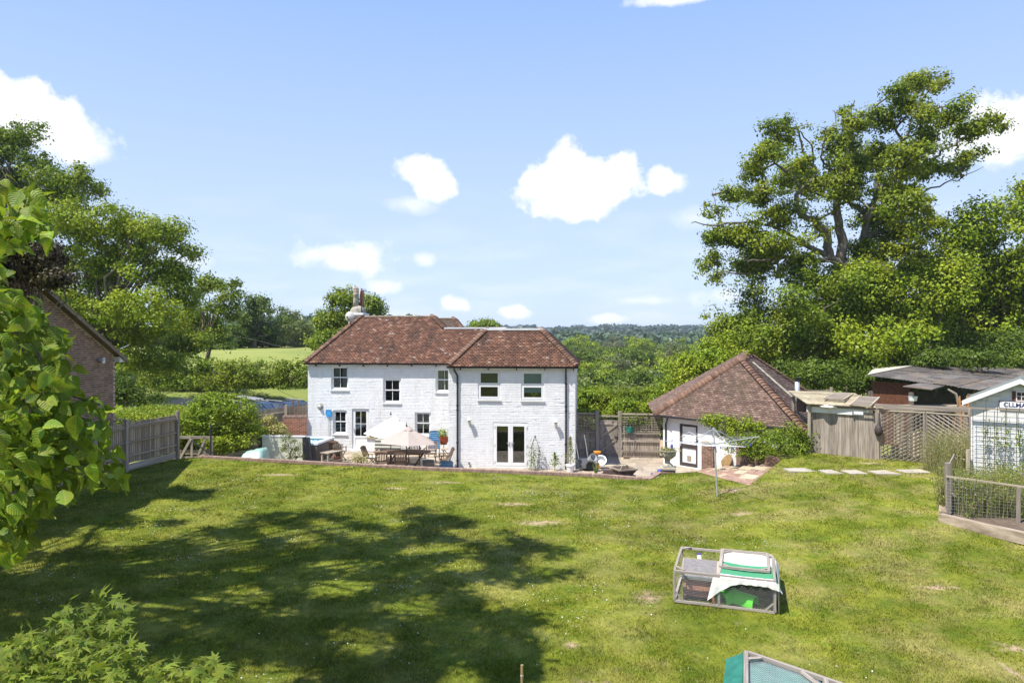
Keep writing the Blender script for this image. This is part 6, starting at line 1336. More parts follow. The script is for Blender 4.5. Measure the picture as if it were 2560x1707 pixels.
# weathered bench and armchair by the tub
def wood_chair(root, mat, w=.5, d=.46, sh=.43, bh=.95, arms=True, nb=7):
    """folding slatted garden chair: seat, back, legs, arms"""
    for x in (-w/2, w/2): barp('leg', mat, root, (x, -d/2+.02, 0), (x, d/2-.02, sh), .035, .03); barp('leg', mat, root, (x*.94, d/2+.02, 0), (x*.94, -d/2+.04, sh), .035, .03); barp('back_post', mat, root, (x*.96, d/2-.06, sh-.05), (x*.96, d/2+.16, bh-.03), .035, .03, (1, 0, 0))
    for k in range(6): piece('seat_slat', mat, root, (0, -d/2+.05+k*(d-.06)/5, sh+.012), (w-.02, .05, .018))
    f = Vector((0, d/2+.16, bh-.03)); g = Vector((0, d/2-.03, sh+.12))
    bt = MB(); n = 6
    for k in range(n):
        x0, x1 = -w/2+k*w/n, -w/2+(k+1)*w/n; z0, z1 = .05*(1-(2*x0/w)**2), .05*(1-(2*x1/w)**2); bt.prism([(x0, f.y, f.z-.06), (x1, f.y, f.z-.06), (x1, f.y+.005, f.z+z1), (x0, f.y+.005, f.z+z0)], (0, .022, 0))
    bt.build('top_rail', mat, root); barp('lower_rail', mat, root, g+Vector((-w/2+.02, 0, 0)), g+Vector((w/2-.02, 0, 0)), .05, .022)
    for k in range(nb): x = -w/2+.045+k*(w-.09)/(nb-1); barp('back_slat', mat, root, (x, g.y, g.z+.02), (x, f.y, f.z-.05), .038, .014)
    if arms:
        for x in (-w/2-.03, w/2+.03): barp('arm', mat, root, (x, -d/2+.0, sh+.22), (x, d/2+.06, sh+.24), .055, .025, (0, 0, 1)); barp('arm_support', mat, root, (x, -d/2+.04, sh), (x, -d/2+.06, sh+.21), .03)
    return root
bnch = thing('garden_bench', 'pale weathered low wooden bench seat between hot tub and clay pot', 'bench', (P(830, 1140, 30.9).x, 30.9, 0), R(60))
for k in range(4): piece('seat_slat', m_woodp, bnch, (0, -.18+k*.12, .62), (1.0, .1, .035))
for x in (-.42, .42):
    for y in (-.18, .18): piece('leg', m_woodp, bnch, (x, y, .3), (.07, .07, .6))
piece('stretcher', m_woodp, bnch, (0, -.18, .22), (.8, .04, .07)); piece('stretcher', m_woodp, bnch, (0, .18, .22), (.8, .04, .07))
ac = thing('garden_chair', 'dark brown woven backed garden chair behind the clay pot', 'chair', (P(845, 1130, 32.2).x, 32.2, 0), R(160)); wood_chair(ac, m_teak, .56, .5, .42, .98, True, 11)
pb_ = G(845, 1158, .0); pt_ = thing('clay_pot', 'terracotta pot with a dry pale lavender at the terrace edge', 'plant pot', (pb_.x, pb_.y, 0)); MB().lathe([(.13, 0), (.21, .3), (.24, .3), (.245, .36), (.21, .37), (.19, .32)], 18).build('pot', m_terra, pt_, smooth=False); m_dry = LEAF('dry_lavender', (.20, .165, .13), (.30, .25, .2), trans=.2, var=.3); dry = MB(); rg = random.Random(3)
for k in range(170): a = rg.uniform(0, 6.28); r = rg.uniform(.05, .30); z = rg.uniform(.6, .95); dry.add([(.08*math.cos(a), .08*math.sin(a), .34), (.08*math.cos(a)+.008, .08*math.sin(a), .34), (r*math.cos(a)+.02, r*math.sin(a), z), (r*math.cos(a)-.01, r*math.sin(a), z-.05)], [(0, 1, 2, 3)])
tag(dry.build('lavender', m_dry, pt_), kind='stuff')
# oval table
tb0 = P(1012, 1150, 30.0); tb = thing('oval_table', 'large oval brown slatted wooden table under the parasols', 'table', (tb0.x, 30.2, 0), R(-4)); LXT, LYT = 1.12, .62
for k in range(13):
    y = -LYT+(k+.5)*2*LYT/13; xw_ = LXT*math.sqrt(max(.02, 1-(abs(y)/LYT)**2.4)); piece('table_slat', m_teak, tb, (0, y, .73), (2*xw_, 2*LYT/13-.008, .025))
for x in (-.6, .6):
    barp('leg', m_teak, tb, (x-.28, -.3, 0), (x+.22, .3, .7), .06, .04); barp('leg', m_teak, tb, (x-.28, .3, 0), (x+.22, -.3, .7), .06, .04); barp('stretcher', m_teak, tb, (x, -.36, .68), (x, .36, .68), .06, .04)
piece('stretcher', m_teak, tb, (0, 0, .2), (1.3, .05, .04))
for s in (-1, 1): piece('apron', m_teak, tb, (0, s*.4, .69), (1.6, .025, .06))
# six chairs
first = None
def chair(loc, rz, lab):
    global first
    if first is None: first = thing('wooden_chair', lab, 'chair', loc, rz, 'slatted wooden chairs round the oval table'); wood_chair(first, m_teak); return
    c = copy_tree(first); c.location = loc; c.rotation_euler = (0, 0, rz); c['label'] = lab
def cpos(px, py, z=0): q = G(px, py, z); return q
x0 = tb0.x
chair((x0-.83, 29.05, 0), R(188), 'slatted wooden chair with its back to the lawn, nearest the yellow potted plant')
chair((x0+.03, 28.95, 0), R(180), 'slatted wooden chair with its back to the lawn at the middle of the table')
chair((x0-1.55, 30.3, 0), R(78), 'slatted wooden chair at the left end of the oval table')
chair((x0+.20, 31.45, 0), R(3), 'slatted wooden chair on the house side of the table, left one behind the beige parasol')
chair((x0+.95, 31.4, 0), R(-4), 'slatted wooden chair on the house side of the table, right one behind the beige parasol')
chair((x0+1.75, 29.9, 0), R(-75), 'slatted wooden armchair seen from the side at the right end of the table')
for i, (dx, dy, lab) in enumerate(((-1.5, 30.3, 'pale chair cushion edge on the left end chair'),)):
    cu = thing('chair_cushion', lab, 'cushion', (x0-1.42, 30.28, .445), R(78)); MB().box((0, 0, .03), (.42, .4, .05)).build('cushion', m_cream, cu)
def parasol(label, c, ztop, zrim, r, rz, mat, polemat, nm, vent=True, tilt=(0, 0)):
    u = thing('parasol', label, 'parasol', (c[0], c[1], 0), rz, 'parasols over the terrace'); n = 8 if nm == 8 else 6; can = MB(); R_ = [.12, .36, .62, .85, 1.0]; vs = []
    hgt = ztop-zrim
    for f in R_:
        for k in range(n*2):
            a = math.pi*k/n; rr = r*f*(1 if k % 2 == 0 else math.cos(math.pi/n)*.985); z = ztop-hgt*(f**1.0)-(.03*f*(1-f)*4 if k % 2 else 0)+.03*math.sin(math.pi*f); vs.append((rr*math.cos(a), rr*math.sin(a), z))
    m2 = n*2; can.add(vs, [(j*m2+k, j*m2+(k+1) % m2, (j+1)*m2+(k+1) % m2, (j+1)*m2+k) for j in range(len(R_)-1) for k in range(m2)])
    c1 = can.build('canopy', mat, u, rot=(R(tilt[0]), R(tilt[1]), 0))
    vn = MB(); vs = []
    for f, dz in ((.01, .13), (.1, .10), (.2, .045)):
        for k in range(m2): a = math.pi*k/n; rr = r*f*(1 if k % 2 == 0 else .95); vs.append((rr*math.cos(a), rr*math.sin(a), ztop-hgt*f+dz-.03+(.025 if k % 2 and f > .15 else 0)))
    vn.add(vs, [(j*m2+k, j*m2+(k+1) % m2, (j+1)*m2+(k+1) % m2, (j+1)*m2+k) for j in range(2) for k in range(m2)]); vn.build('vent_cap', mat, c1)
    MB().tube([(0, 0, 0), (0, 0, ztop-.02)], .024, 8).build('pole', polemat, u); MB().lathe([(.03, 0), (.045, .05), (.012, .09), (.02, .13), (.0, .16)], 8, (0, 0, ztop+.06)).build('finial', m_black, u)
    for k in range(n): a = 2*math.pi*k/n; barp('rib', polemat, c1, (.05*math.cos(a), .05*math.sin(a), ztop-.07), (r*.97*math.cos(a), r*.97*math.sin(a), zrim-.012), .014)
    MB().lathe([(.28, 0), (.26, .06), (.06, .1), (.05, .35)], 16).build('base', m_black, u); return u
m_pw = bpy.data.materials.new('white_parasol_cloth'); 
def CLOTH(name, c):
    m = M(name, c, tuple(min(1, x*1.05) for x in c), scale=2, rough=.9, spec=.1); T = NT.__new__(NT); T.nt = m.node_tree; p = [n for n in m.node_tree.nodes if n.type == 'BSDF_PRINCIPLED'][0]; out = [n for n in m.node_tree.nodes if n.type == 'OUTPUT_MATERIAL'][0]
    tr = T.n('ShaderNodeBsdfTranslucent'); tr.inputs[0].default_value = (*c, 1); ms = T.n('ShaderNodeMixShader'); ms.inputs[0].default_value = .25; T.l(p.outputs[0], ms.inputs[1]); T.l(tr.outputs[0], ms.inputs[2]); T.l(ms.outputs[0], out.inputs[0]); return m
m_pw = CLOTH('white_parasol_cloth', (.80, .79, .75)); m_pb = CLOTH('beige_parasol_cloth', (.50, .42, .37))
w_ = P(977, 1040, 31.6); parasol('larger white parasol at the back, nearest the door', (w_.x, 31.6), P(977, 1040, 31.6).z, P(960, 1088, 31.6).z, 1.36, R(12), m_pw, m_teak, 6, tilt=(0, 5))
b_ = P(1016, 1070, 29.6); parasol('beige parasol in front of the white one, over the oval table', (b_.x, 29.6), P(1016, 1069, 29.6).z, P(1016, 1106, 29.6).z, 1.33, R(40), m_pb, m_black, 6, tilt=(0, 3))
# yellow green pot plant in front, left of chairs
q = G(921, 1154, .0); pp_ = thing('potted_plant', 'yellow green bedding plant in a low terracotta bowl beside the front chairs', 'pot plant', (q.x+.12, 29.3, 0)); MB().lathe([(.16, 0), (.24, .22), (.26, .22), (.22, .24)], 14).build('pot', m_terra, pp_); leaf_blob('foliage', m_yflower, pp_, (0, 0, .5), (.36, .32, .34), 420, .09, 3)
# ledge with pots, striped bench
lx, lz = hloc(925, 1101, MY-.2); ly = hw(lx+.45, MY-.22, 0); lg = thing('stone_ledge', 'stone shelf on a white brick plinth right of the back door', 'shelf', (ly.x, ly.y, 0), TH); MB().box((0, 0, .36), (1.1, .34, .72)).build('plinth', m_whitebrick, lg); MB().box((0, -.02, .76), (1.2, .44, .06)).build('shelf_slab', m_sandst, lg)
def pot(lab, px, mat, r=.17, h=.36, cat='plant pot', zz=.79):
    x, z = hloc(px, 1090, MY-.25); q = hw(x, MY-.25, zz); p = thing('glazed_pot', lab, cat, q); MB().lathe([(r*.65, 0), (r, h*.55), (r*.95, h*.85), (r, h), (r*.85, h), (r*.8, h*.8)], 16).build('pot', mat, p, smooth=False)
pot('dark glazed pot on the stone shelf, nearest the door', 931, m_dkframe, .2, .3); pot('cobalt blue glazed pot on the stone shelf beside the dark pot', 951, m_bluepl, .17, .32)
x, z = hloc(962, 1117, MY-.5); q = hw(x, MY-.6, 0); sb = thing('striped_lounger', 'green and cream striped cushioned bench behind the table', 'bench', (q.x+.2, q.y, 0), TH)
for k in range(7): piece('cushion_stripe', m_cream if k % 2 else MATS['dark_leaf'] if False else (m_cream if k % 2 else m_gv), sb, (0, -.08+k*.02, .28+k*.085), (1.3, .12, .084))
piece('frame', m_woodd, sb, (0, 0, .12), (1.4, .5, .06)); piece('frame', m_woodd, sb, (0, .08, .92), (1.4, .06, .06))
for x in (-.62, .62): piece('leg', m_woodd, sb, (x, 0, .1), (.06, .4, .2))
# blue folding chairs
m_bluecl = M('blue_sling', (.02, .12, .27), (.035, .17, .34), scale=8, rough=.7)
def sling_chair(lab, loc, rz, sc=1., gray=False):
    r = thing('folding_chair', lab, 'chair', loc, rz, 'blue folding garden chairs'); cl = m_gv if gray else m_bluecl
    for s in (-1, 1):
        MB().tube([(s*.26, -.28, 0), (s*.26, -.22, .40), (s*.26, .16, .36), (s*.26, .38, 1.05), (s*.22, .39, 1.1), (0, .395, 1.11)], .016, 6).build('side_frame', m_black if not gray else m_galv, r); MB().tube([(s*.27, .3, 0), (s*.27, -.2, .4)], .014, 6).build('leg', m_galv, r); barp('arm', m_black, r, (s*.29, -.22, .60), (s*.29, .24, .62), .04, .02, (0, 0, 1))
    fr = MB()
    for k in range(9): t = k/8; piece('sling_band', cl, r, (0, .16+.22*t+.004, .40+.66*t), (.48, .012, .076), M=Matrix.Rotation(R(-18), 3, 'X'))
    for k in range(5): piece('sling_band', cl, r, (0, -.2+.075*k, .385-.006*k), (.48, .07, .012))
    barp('foot_bar', m_galv, r, (-.26, -.28, .02), (.26, -.28, .02), .03)
    return r
q = G(1086, 1137, 0); x, z = hloc(1086, 1120, 1.9); rc_ = sling_chair('blue folding recliner standing upright against the cottage wall', (P(1086, 1100, 33.2).x, 33.1, .0), R(-6)); rc_.scale = (1.02, .45, 1.12)
sling_chair('grey backed folding chair just showing over the garden wall', (P(1074, 1160, 28.0).x, 28.0, -.0), R(178), gray=True).scale = (1, 1, .76); sling_chair('blue backed folding chair just showing over the garden wall, next to the wing', (P(1117, 1160, 27.6).x, 27.6, .0), R(182)).scale = (1, 1, .76)
fp_ = P(1108, 1110, 32.2); fs_ = thing('plant_stand', 'thin metal stand holding a red pot of flowers by the wing corner', 'plant stand', (fp_.x+.03, 32.2, 0)); MB().tube([(0, 0, 0), (0, 0, .78)], .02, 6).lathe([(.16, .76), (.17, .78)], 12).tube([(-.2, 0, 0), (0, 0, .3), (.2, 0, 0)], .015, 5).build('stand', m_black, fs_)
fpt_ = thing('red_flower_pot', 'glazed red brown pot of pale flowers on the metal stand', 'plant pot', (fp_.x+.03, 32.2, .79)); m_redgl = M('red_glaze', (.20, .035, .015), (.3, .07, .03), scale=3, rough=.3); MB().lathe([(.15, 0), (.21, .1), (.22, .34), (.19, .35), (.18, .3)], 16).build('pot', m_redgl, fpt_); leaf_blob('foliage', m_leafA, fpt_, (0, 0, .46), (.26, .2, .2), 240, .09, 8); leaf_blob('flowers', m_upvc, fpt_, (0, 0, .72), (.26, .2, .2), 40, .035, 9)
ft_ = thing('folding_table', 'small folding wooden table with crossed legs in the wing corner', 'table', (P(1117, 1150, 31.5).x+.05, 31.5, 0), R(-6))
for k in range(5): piece('table_slat', m_woodp, ft_, (-.24+k*.1, 0, .66), (.09, .5, .02))
for y in (-.2, .2): barp('leg', m_teak, ft_, (-.24, y, 0), (.24, y*.9, .64), .03); barp('leg', m_teak, ft_, (.24, y, 0), (-.24, y*.9, .64), .03)
# plants along the wing front
ob_ = hloc(1338, 1130, -.35); q = hw(ob_[0]+.0, -.4, 0); obl = thing('obelisk', 'black metal obelisk with a leafy climber right of the french doors', 'plant support', q); 
for k in range(4): a = R(45+90*k); MB().tube([(.24*math.cos(a), .24*math.sin(a), 0), (.24*math.cos(a), .24*math.sin(a), .95), (.1*math.cos(a), .1*math.sin(a), 1.3), (0, 0, 1.42)], .009, 5).build('rod', m_black, obl)
for z in (.35, .7, 1.0): MB().tube([(.24*math.cos(R(45*k)), .24*math.sin(R(45*k)), z) for k in range(9)], .007, 4).build('ring', m_black, obl)
MB().lathe([(.0, 1.4), (.045, 1.46), (.0, 1.54)], 8).build('finial', m_black, obl); clm = thing('climbing_plant', 'dark green climber growing up the black obelisk', 'climber', q); leaf_blob('foliage', m_leafB, clm, (-.1, 0, .5), (.22, .2, .75), 300, .075, 12); leaf_blob('dry_leaves', m_copper, clm, (.2, 0, .75), (.12, .15, .35), 60, .06, 13); MB().tube([(0, 0, 0), (-.05, 0, .6), (-.1, 0, 1.0)], .01, 5).build('stem', m_bark, clm)
def small_plant(name, lab, px, z1, mat, rx, n, ls, seed, potm=None, yp=-.35):
    x, _ = hloc(px, 1150, yp); q = hw(x, yp, 0); r = thing(name, lab, 'plant', q); MB().tube([(0, 0, 0), (.02, 0, z1*.9)], .012, 5).build('stem', m_twig, r); rg = np.random.default_rng(seed)
    t = rg.random(n); p = np.c_[rg.normal(size=n)*rx*(1.1-t), rg.normal(size=n)*rx*(1.1-t), .25*z1+t*z1*.8]; V, Fa = leaf_quads(p, unit(rg.normal(size=(n, 3))+np.array([0, -.3, .8])), ls*rg.uniform(.6, 1.3, n), rg, .45); mobj('foliage', np_mesh('foliage', V, Fa, mat), r)
    if potm: MB().lathe([(.14, 0), (.19, .26), (.21, .26), (.21, .32), (.17, .32)], 14).build('pot', potm, r)
    return r
small_plant('hydrangea', 'upright young leafy plant against the wing between obelisk and downpipe', 1387, .75, m_leafB, .13, 150, .11, 3); small_plant('potted_shrub', 'tall yellow green wispy plant in a white pot by the right downpipe', 1426, 1.45, m_yflower, .13, 420, .08, 4, m_upvc, -.55)
# clutter at the right corner of the wing
q = G(1450, 1165, .2); wb2 = thing('wheelbarrow', 'upturned dark wheelbarrow with pale handles beside the wing corner', 'wheelbarrow', (q.x+.35, 29.8, 0), R(20)); mm = MB(); mm.v = [(-.3, -.25, .12), (.3, -.25, .12), (.42, .1, .5), (-.42, .1, .5), (-.34, .3, .1), (.34, .3, .1)]; mm.f = [(0, 1, 2, 3), (3, 2, 5, 4), (0, 3, 4), (1, 5, 2)]; mm.build('tray', m_gv, wb2)
for x in (-.22, .22): barp('handle', m_galv, wb2, (x, .25, .05), (x*1.1-.25, .3, 1.5), .03)
MB().lathe([(.05, -.04), (.2, -.04), (.21, 0), (.2, .04), (.05, .04)], 16).build('wheel', m_rub, wb2, (.0, -.28, .22), (R(90), 0, 0))
bk2 = thing('pale_bucket', 'pale grey plastic bucket lying by the wheelbarrow', 'bucket', (q.x+.5, 29.5, .55), R(30)); MB().lathe([(.12, -.16), (.17, .16), (.18, .16), (.16, .16), (.11, -.13)], 14).build('bucket', m_galv, bk2, rot=(R(60), 0, 0))
m_or = M('orange_plastic', (.75, .25, .01), (.8, .3, .03), scale=2, rough=.4); ot = thing('grass_trimmer', 'orange handled garden trimmer standing among the clutter by the wing', 'garden tool', (q.x+.75, 29.6, 0), R(10)); MB().tube([(0, 0, .1), (.02, .02, .75)], .03, 8).build('shaft', m_galv, ot); MB().tube([(.03, -.02, .1), (.05, 0, .35)], .06, 8).build('grip', m_or, ot); MB().lathe([(.05, .72), (.16, .78), (.17, .84), (.05, .86)], 10).build('motor_head', m_or, ot)
bs_ = thing('washing_bowl', 'pale grey plastic bowl propped behind the clutter', 'bowl', (q.x+1.0, 30.3, .25), 0); MB().lathe([(.14, 0), (.24, .18), (.26, .18), (.22, .17), (.12, .02)], 16).build('bowl', m_galv, bs_, rot=(R(50), R(-15), 0))
small = thing('flower_clump', 'blue green strap leaved plant at the garden wall end of the clutter', 'plant', (q.x+.55, 28.4, 0)); mm = MB(); rg = random.Random(1)
for k in range(26): a = rg.uniform(0, 6.28); r = rg.uniform(.05, .22); mm.add([(-.015, 0, 0), (.015, 0, 0), (r*math.cos(a), r*math.sin(a), rg.uniform(.45, .8))], [(0, 1, 2)])
mm.build('leaves', m_leafD, small)
# fire pit on the terrace edge, shadowed barbecue lid, dumb-bells
fq = P(1558, 1175, 24.9); fpit = thing('fire_bowl', 'rusty square fire bowl on a black stand at the garden wall', 'fire bowl', (fq.x, 24.75, .38), R(20)); m_rb = M('rusty_steel', (.085, .06, .05), (.15, .105, .085), scale=6, rough=.8, bump=.3)
mm = MB(); a, b = .36, .17
mm.add([(-a, -a, .62), (a, -a, .62), (a, a, .62), (-a, a, .62), (-b, -b, .32), (b, -b, .32), (b, b, .32), (-b, b, .32)], [(0, 1, 5, 4), (1, 2, 6, 5), (2, 3, 7, 6), (3, 0, 4, 7), (4, 5, 6, 7)]); mm.build('bowl', m_rb, fpit); mm = MB()
rect = [(-a, -a), (a, -a), (a, a), (-a, a)]
for k in range(4): p, r_ = rect[k], rect[(k+1) % 4]; mm.bar((*p, .63), (*r_, .63), .05, .03)
for k in range(4): mm.bar((rect[k][0], rect[k][1], .64), (0, 0, .80), .022)
mm.build('rim', m_slate, fpit); MB().b(-.16, .16, -.16, .16, 0, .34).build('stand', m_black, fpit); MB().lathe([(.2, .3), (.24, .38), (.1, .43), (.01, .44)], 9).build('ash', m_soil, fpit)
bx = P(1530, 1180, 25.3); bb = thing('barbecue_tray', 'dark rusty tray lying beside the fire bowl', 'tray', (bx.x, 25.5, .55), R(-4)); MB().box((0, 0, .06), (.7, .4, .12)).box((0, 0, .2), (.6, .3, .16)).build('tray', m_rb, bb); [MB().box((x, 0, -.28), (.05, .3, .56)).build('leg', m_black, bb) for x in (-.28, .28)]
fb = P(1574, 1190, 24.6); bk3 = thing('dark_bucket', 'dark grey bucket in the shade right of the fire bowl', 'bucket', (fb.x+.1, 24.9, .3)); MB().lathe([(.14, 0), (.18, .42), (.19, .42), (.16, .41)], 14).build('bucket', m_gv, bk3)
for i, (px, py) in enumerate(((1636, 1182), (1646, 1183))):
    q = G(px, py, .12); dm_ = thing('dumbbell', 'blue hand weight on the terrace, '+('left' if i == 0 else 'right')+' one of two', 'dumbbell', (q.x, q.y, .07), R(20+30*i), 'blue hand weights on the terrace'); MB().tube([(-.12, 0, 0), (.12, 0, 0)], .02, 6).build('bar', m_galv, dm_)
    for x in (-.1, .1): MB().lathe([(.06, -.04), (.07, 0), (.06, .04)], 8).build('weight', m_bluepl, dm_, (x, 0, 0), (0, R(90), 0))
q = G(1655, 1177, .15); bl_ = thing('blue_ball', 'blue plastic ball at the foot of the urn pier', 'ball', (q.x-.1, q.y, .12)); MB().lathe([(.01, -.12), (.07, -.1), (.115, -.04), (.12, 0), (.115, .04), (.07, .1), (.01, .12)], 14).build('ball', m_bluepl, bl_, smooth=True)
br_ = thing('broom', 'broom with a thin pale handle leaning on the right fence panel', 'broom', (P(1562, 1130, 32.8).x, 32.7, 0)); MB().tube([(.05, -.12, .05), (-.05, .2, 1.5)], .014, 6).build('handle', m_woodp, br_); MB().box((.05, -.12, .06), (.3, .06, .1)).build('brush_head', m_teak, br_)
sti = thing('tether_stake', 'thin bare stick standing in the lawn near the steps', 'stick', (0, 0, 0)) if False else None
# ------------------------------------------------------------------ trees
def ground_at(q): return (q[0], q[1], float(terrain_z(q[0], q[1])))
OAKD = 45.
m_oakbark = M('oak_bark', (.085, .07, .055), (.22, .185, .15), scale=2.6, stretch=(1, 1, .5), rough=.95, bump=.9, bscale=9)
def zk(X, Y, d=OAKD): return P(1700+X/2.45, 160+Y/2.45, d)
oak_e = [(600,440,100,95),(520,560,105,85),(450,660,70,55),(330,790,95,45),(500,790,100,70),(215,900,80,40),(250,1050,110,60),(400,1050,120,75),(190,1190,75,60),(215,1300,50,40),(430,1230,110,60),(600,1120,110,75),(620,900,85,80),(680,690,95,85),(820,740,90,75),(760,620,50,50),(980,480,90,90),(1060,370,60,70),(1010,290,35,35),(1050,620,120,110),(1000,760,110,70),(1230,560,115,90),(1240,330,90,70),(1330,150,60,50),(1420,120,75,50),(1540,110,75,60),(1620,130,50,40),(1400,250,90,75),(1480,310,70,60),(1480,430,95,75),(1400,580,125,100),(1300,750,130,90),(1520,650,100,60),(1640,330,75,45),(1720,260,55,40),(1790,215,35,30),(1800,400,95,45),(1900,340,70,45),(1980,380,40,40),(1780,560,90,45),(1690,630,60,45),(1200,930,110,70),(1400,880,140,85),(1330,1020,120,80),(1500,1030,110,85),(1100,1150,90,60),(890,1020,50,40),(790,1080,60,40),(1250,1150,110,70)]
rg = np.random.default_rng(5); oak_p = []
for (X, Y, rx, ry) in oak_e:
    d = OAKD+rg.normal()*2.2; q = zk(X, Y, d); s = d/F/2.45; oak_p.append((q.x, q.y, q.z, rx*s*.95, max(rx, ry)*s*1.0, ry*s*.95))
ob0 = zk(1060, 1900); obase = (ob0.x, OAKD, .6)
oak_p += [(q.x, q.y, q.z, rx*s_, rx*s_*.9, ry*s_) for (X, Y, rx, ry) in ((1060,1330,150,70),(850,1330,120,60),(700,1290,100,60),(1250,1290,130,80),(1000,1240,60,40),(1400,1180,120,80),(980,1420,170,80),(560,930,60,45),(520,1160,110,45),(740,1210,90,40)) for q in [zk(X, Y, OAKD-1.5)] for s_ in [OAKD/F/2.45]]
oak_p2 = [(x, y, z, rx*1.18, ry*1.15, rz*1.2) for (x, y, z, rx, ry, rz) in oak_p]
oak = tree('oak_tree', 'big old oak with twisting bare limbs rising above the right hand trees', 'tree', obase, oak_p2, m_oakleaf, 92000, .195, .45, .5, 17, nlimb=0, bark=m_barkp, surf=.10, per=58)
bpy.data.objects.remove([c for c in oak.children if c.name.startswith('trunk')][0])
m = MB(); rng = np.random.default_rng(8); OB = Vector(obase)
def ol_(pts, r0, r1, dd=0., seg=7):
    n = len(pts); out = []
    for i, (X, Y) in enumerate(pts): out.append(zk(X, Y, OAKD+dd*i/(n-1))-OB)
    # resample smoothly with small kinks
    fin = []
    for i in range(n-1):
        for k in range(4):
            t = k/4; a = out[max(i-1, 0)]; b = out[i]; c = out[i+1]; e = out[min(i+2, n-1)]
            fin.append(.5*((2*b)+(c-a)*t+(2*a-5*b+4*c-e)*t*t+(3*b-a-3*c+e)*t**3)+Vector(rng.normal(size=3)*.06))
    fin.append(out[-1]); N = len(fin)
    m.tube(fin, [.78*(r0+(r1-r0)*(i/(N-1))**.7) for i in range(N)], seg); return fin
limbs = [ol_([(1060,2000),(1050,1560),(1060,1330),(1050,1240)], .85, .62), ol_([(1040,1290),(990,1180),(985,1050),(965,900),(960,820),(990,700),(1010,600),(1040,480),(1000,330),(1070,225)], .55, .05, -1.5),
 ol_([(1040,1290),(930,1180),(900,1050),(830,960),(740,930),(720,830),(740,770),(690,690),(600,620),(570,540)], .48, .06, -2), ol_([(735,790),(830,670),(770,560),(730,430),(700,385)], .2, .04, -1), ol_([(930,1190),(700,1060),(600,1010),(420,970),(230,990),(70,975)], .27, .03, -3),
 ol_([(930,1190),(800,1200),(600,1190),(470,1210),(370,1180)], .26, .05, -4), ol_([(600,1195),(540,1260),(430,1290),(280,1280),(250,1350)], .15, .03, -3), ol_([(1060,1290),(1110,1140),(1140,940),(1060,860),(960,810)], .5, .13, 1.5), ol_([(1140,950),(1200,800),(1230,650),(1350,500),(1420,330),(1440,150)], .28, .04, 3),
 ol_([(1150,1060),(1230,1030),(1330,1040),(1500,980),(1600,1010)], .28, .05, 2), ol_([(1360,560),(1520,600),(1600,540),(1700,480),(1780,400),(1900,345)], .17, .03, 2), ol_([(1420,820),(1600,740),(1720,700),(1860,630)], .11, .02, 0), ol_([(1350,460),(1260,340),(1180,300)], .13, .04, 0),
 ol_([(960,660),(870,570),(890,430),(855,385)], .12, .02, -2), ol_([(890,430),(940,365)], .06, .015, 0), ol_([(820,660),(810,500),(720,400),(760,370),(805,370)], .1, .015, -1), ol_([(990,700),(880,620),(930,560)], .14, .03, -1), ol_([(960,420),(950,300),(930,285)], .05, .015, 0), ol_([(1380,310),(1400,240),(1440,210)], .05, .015, 0), ol_([(1540,290),(1560,230)], .05, .015, 0),
 ol_([(1700,480),(1730,380),(1710,350)], .05, .015, 0), ol_([(740,800),(850,740),(860,720)], .12, .03, -1), ol_([(1100,1230),(1200,1280),(1400,1370)], .2, .05, -3), ol_([(260,980),(210,830),(190,775)], .06, .012, 0), ol_([(830,960),(950,900),(980,860)], .14, .05, -1), ol_([(1080,1310),(1160,1260),(1280,1260)], .22, .05, 1)]
allp = [p for l in limbs[1:] for p in l]; ap_ = np.array([tuple(p) for p in allp])
for (x, y, z, rx, ry, rz) in oak_p:
    c = np.array([x-OB.x, y-OB.y, z-OB.z]); k = np.argmin(((ap_-c)**2).sum(1)); 
    m.tube(limb_path(ap_[k], c, rng, 5, .08, .07), [.09, .07, .05, .035, .02], 5)
    for _ in range(7): e = c+rng.normal(size=3)*np.array([rx, ry, rz])*.6; m.tube(limb_path(c, e, rng, 4, .1, .08), [.03, .022, .015, .008], 4)
m.build('trunk', m_oakbark, oak, smooth=True)
lr_ = np.random.default_rng(44); pts_ = np.array([tuple(p) for l in limbs[1:11] if len(l) > 9 for p in l[len(l)//4:int(len(l)*.78)]]); pc_ = pts_[lr_.integers(0, len(pts_), 190)]+lr_.normal(size=(190, 3))*np.array([.75, .9, .6])
kk_ = np.repeat(np.arange(190), 40); pp_ = pc_[kk_]+lr_.normal(size=(len(kk_), 3))*np.array([.27, .27, .18]); V, Fa = leaf_quads(pp_, unit(lr_.normal(size=pp_.shape)*.6+np.array([0, -.1, .6])), .18*lr_.uniform(.6, 1.35, len(pp_)), lr_); mobj('leaf_sprays', np_mesh('leaf_sprays', V, Fa, m_oakleaf), oak)

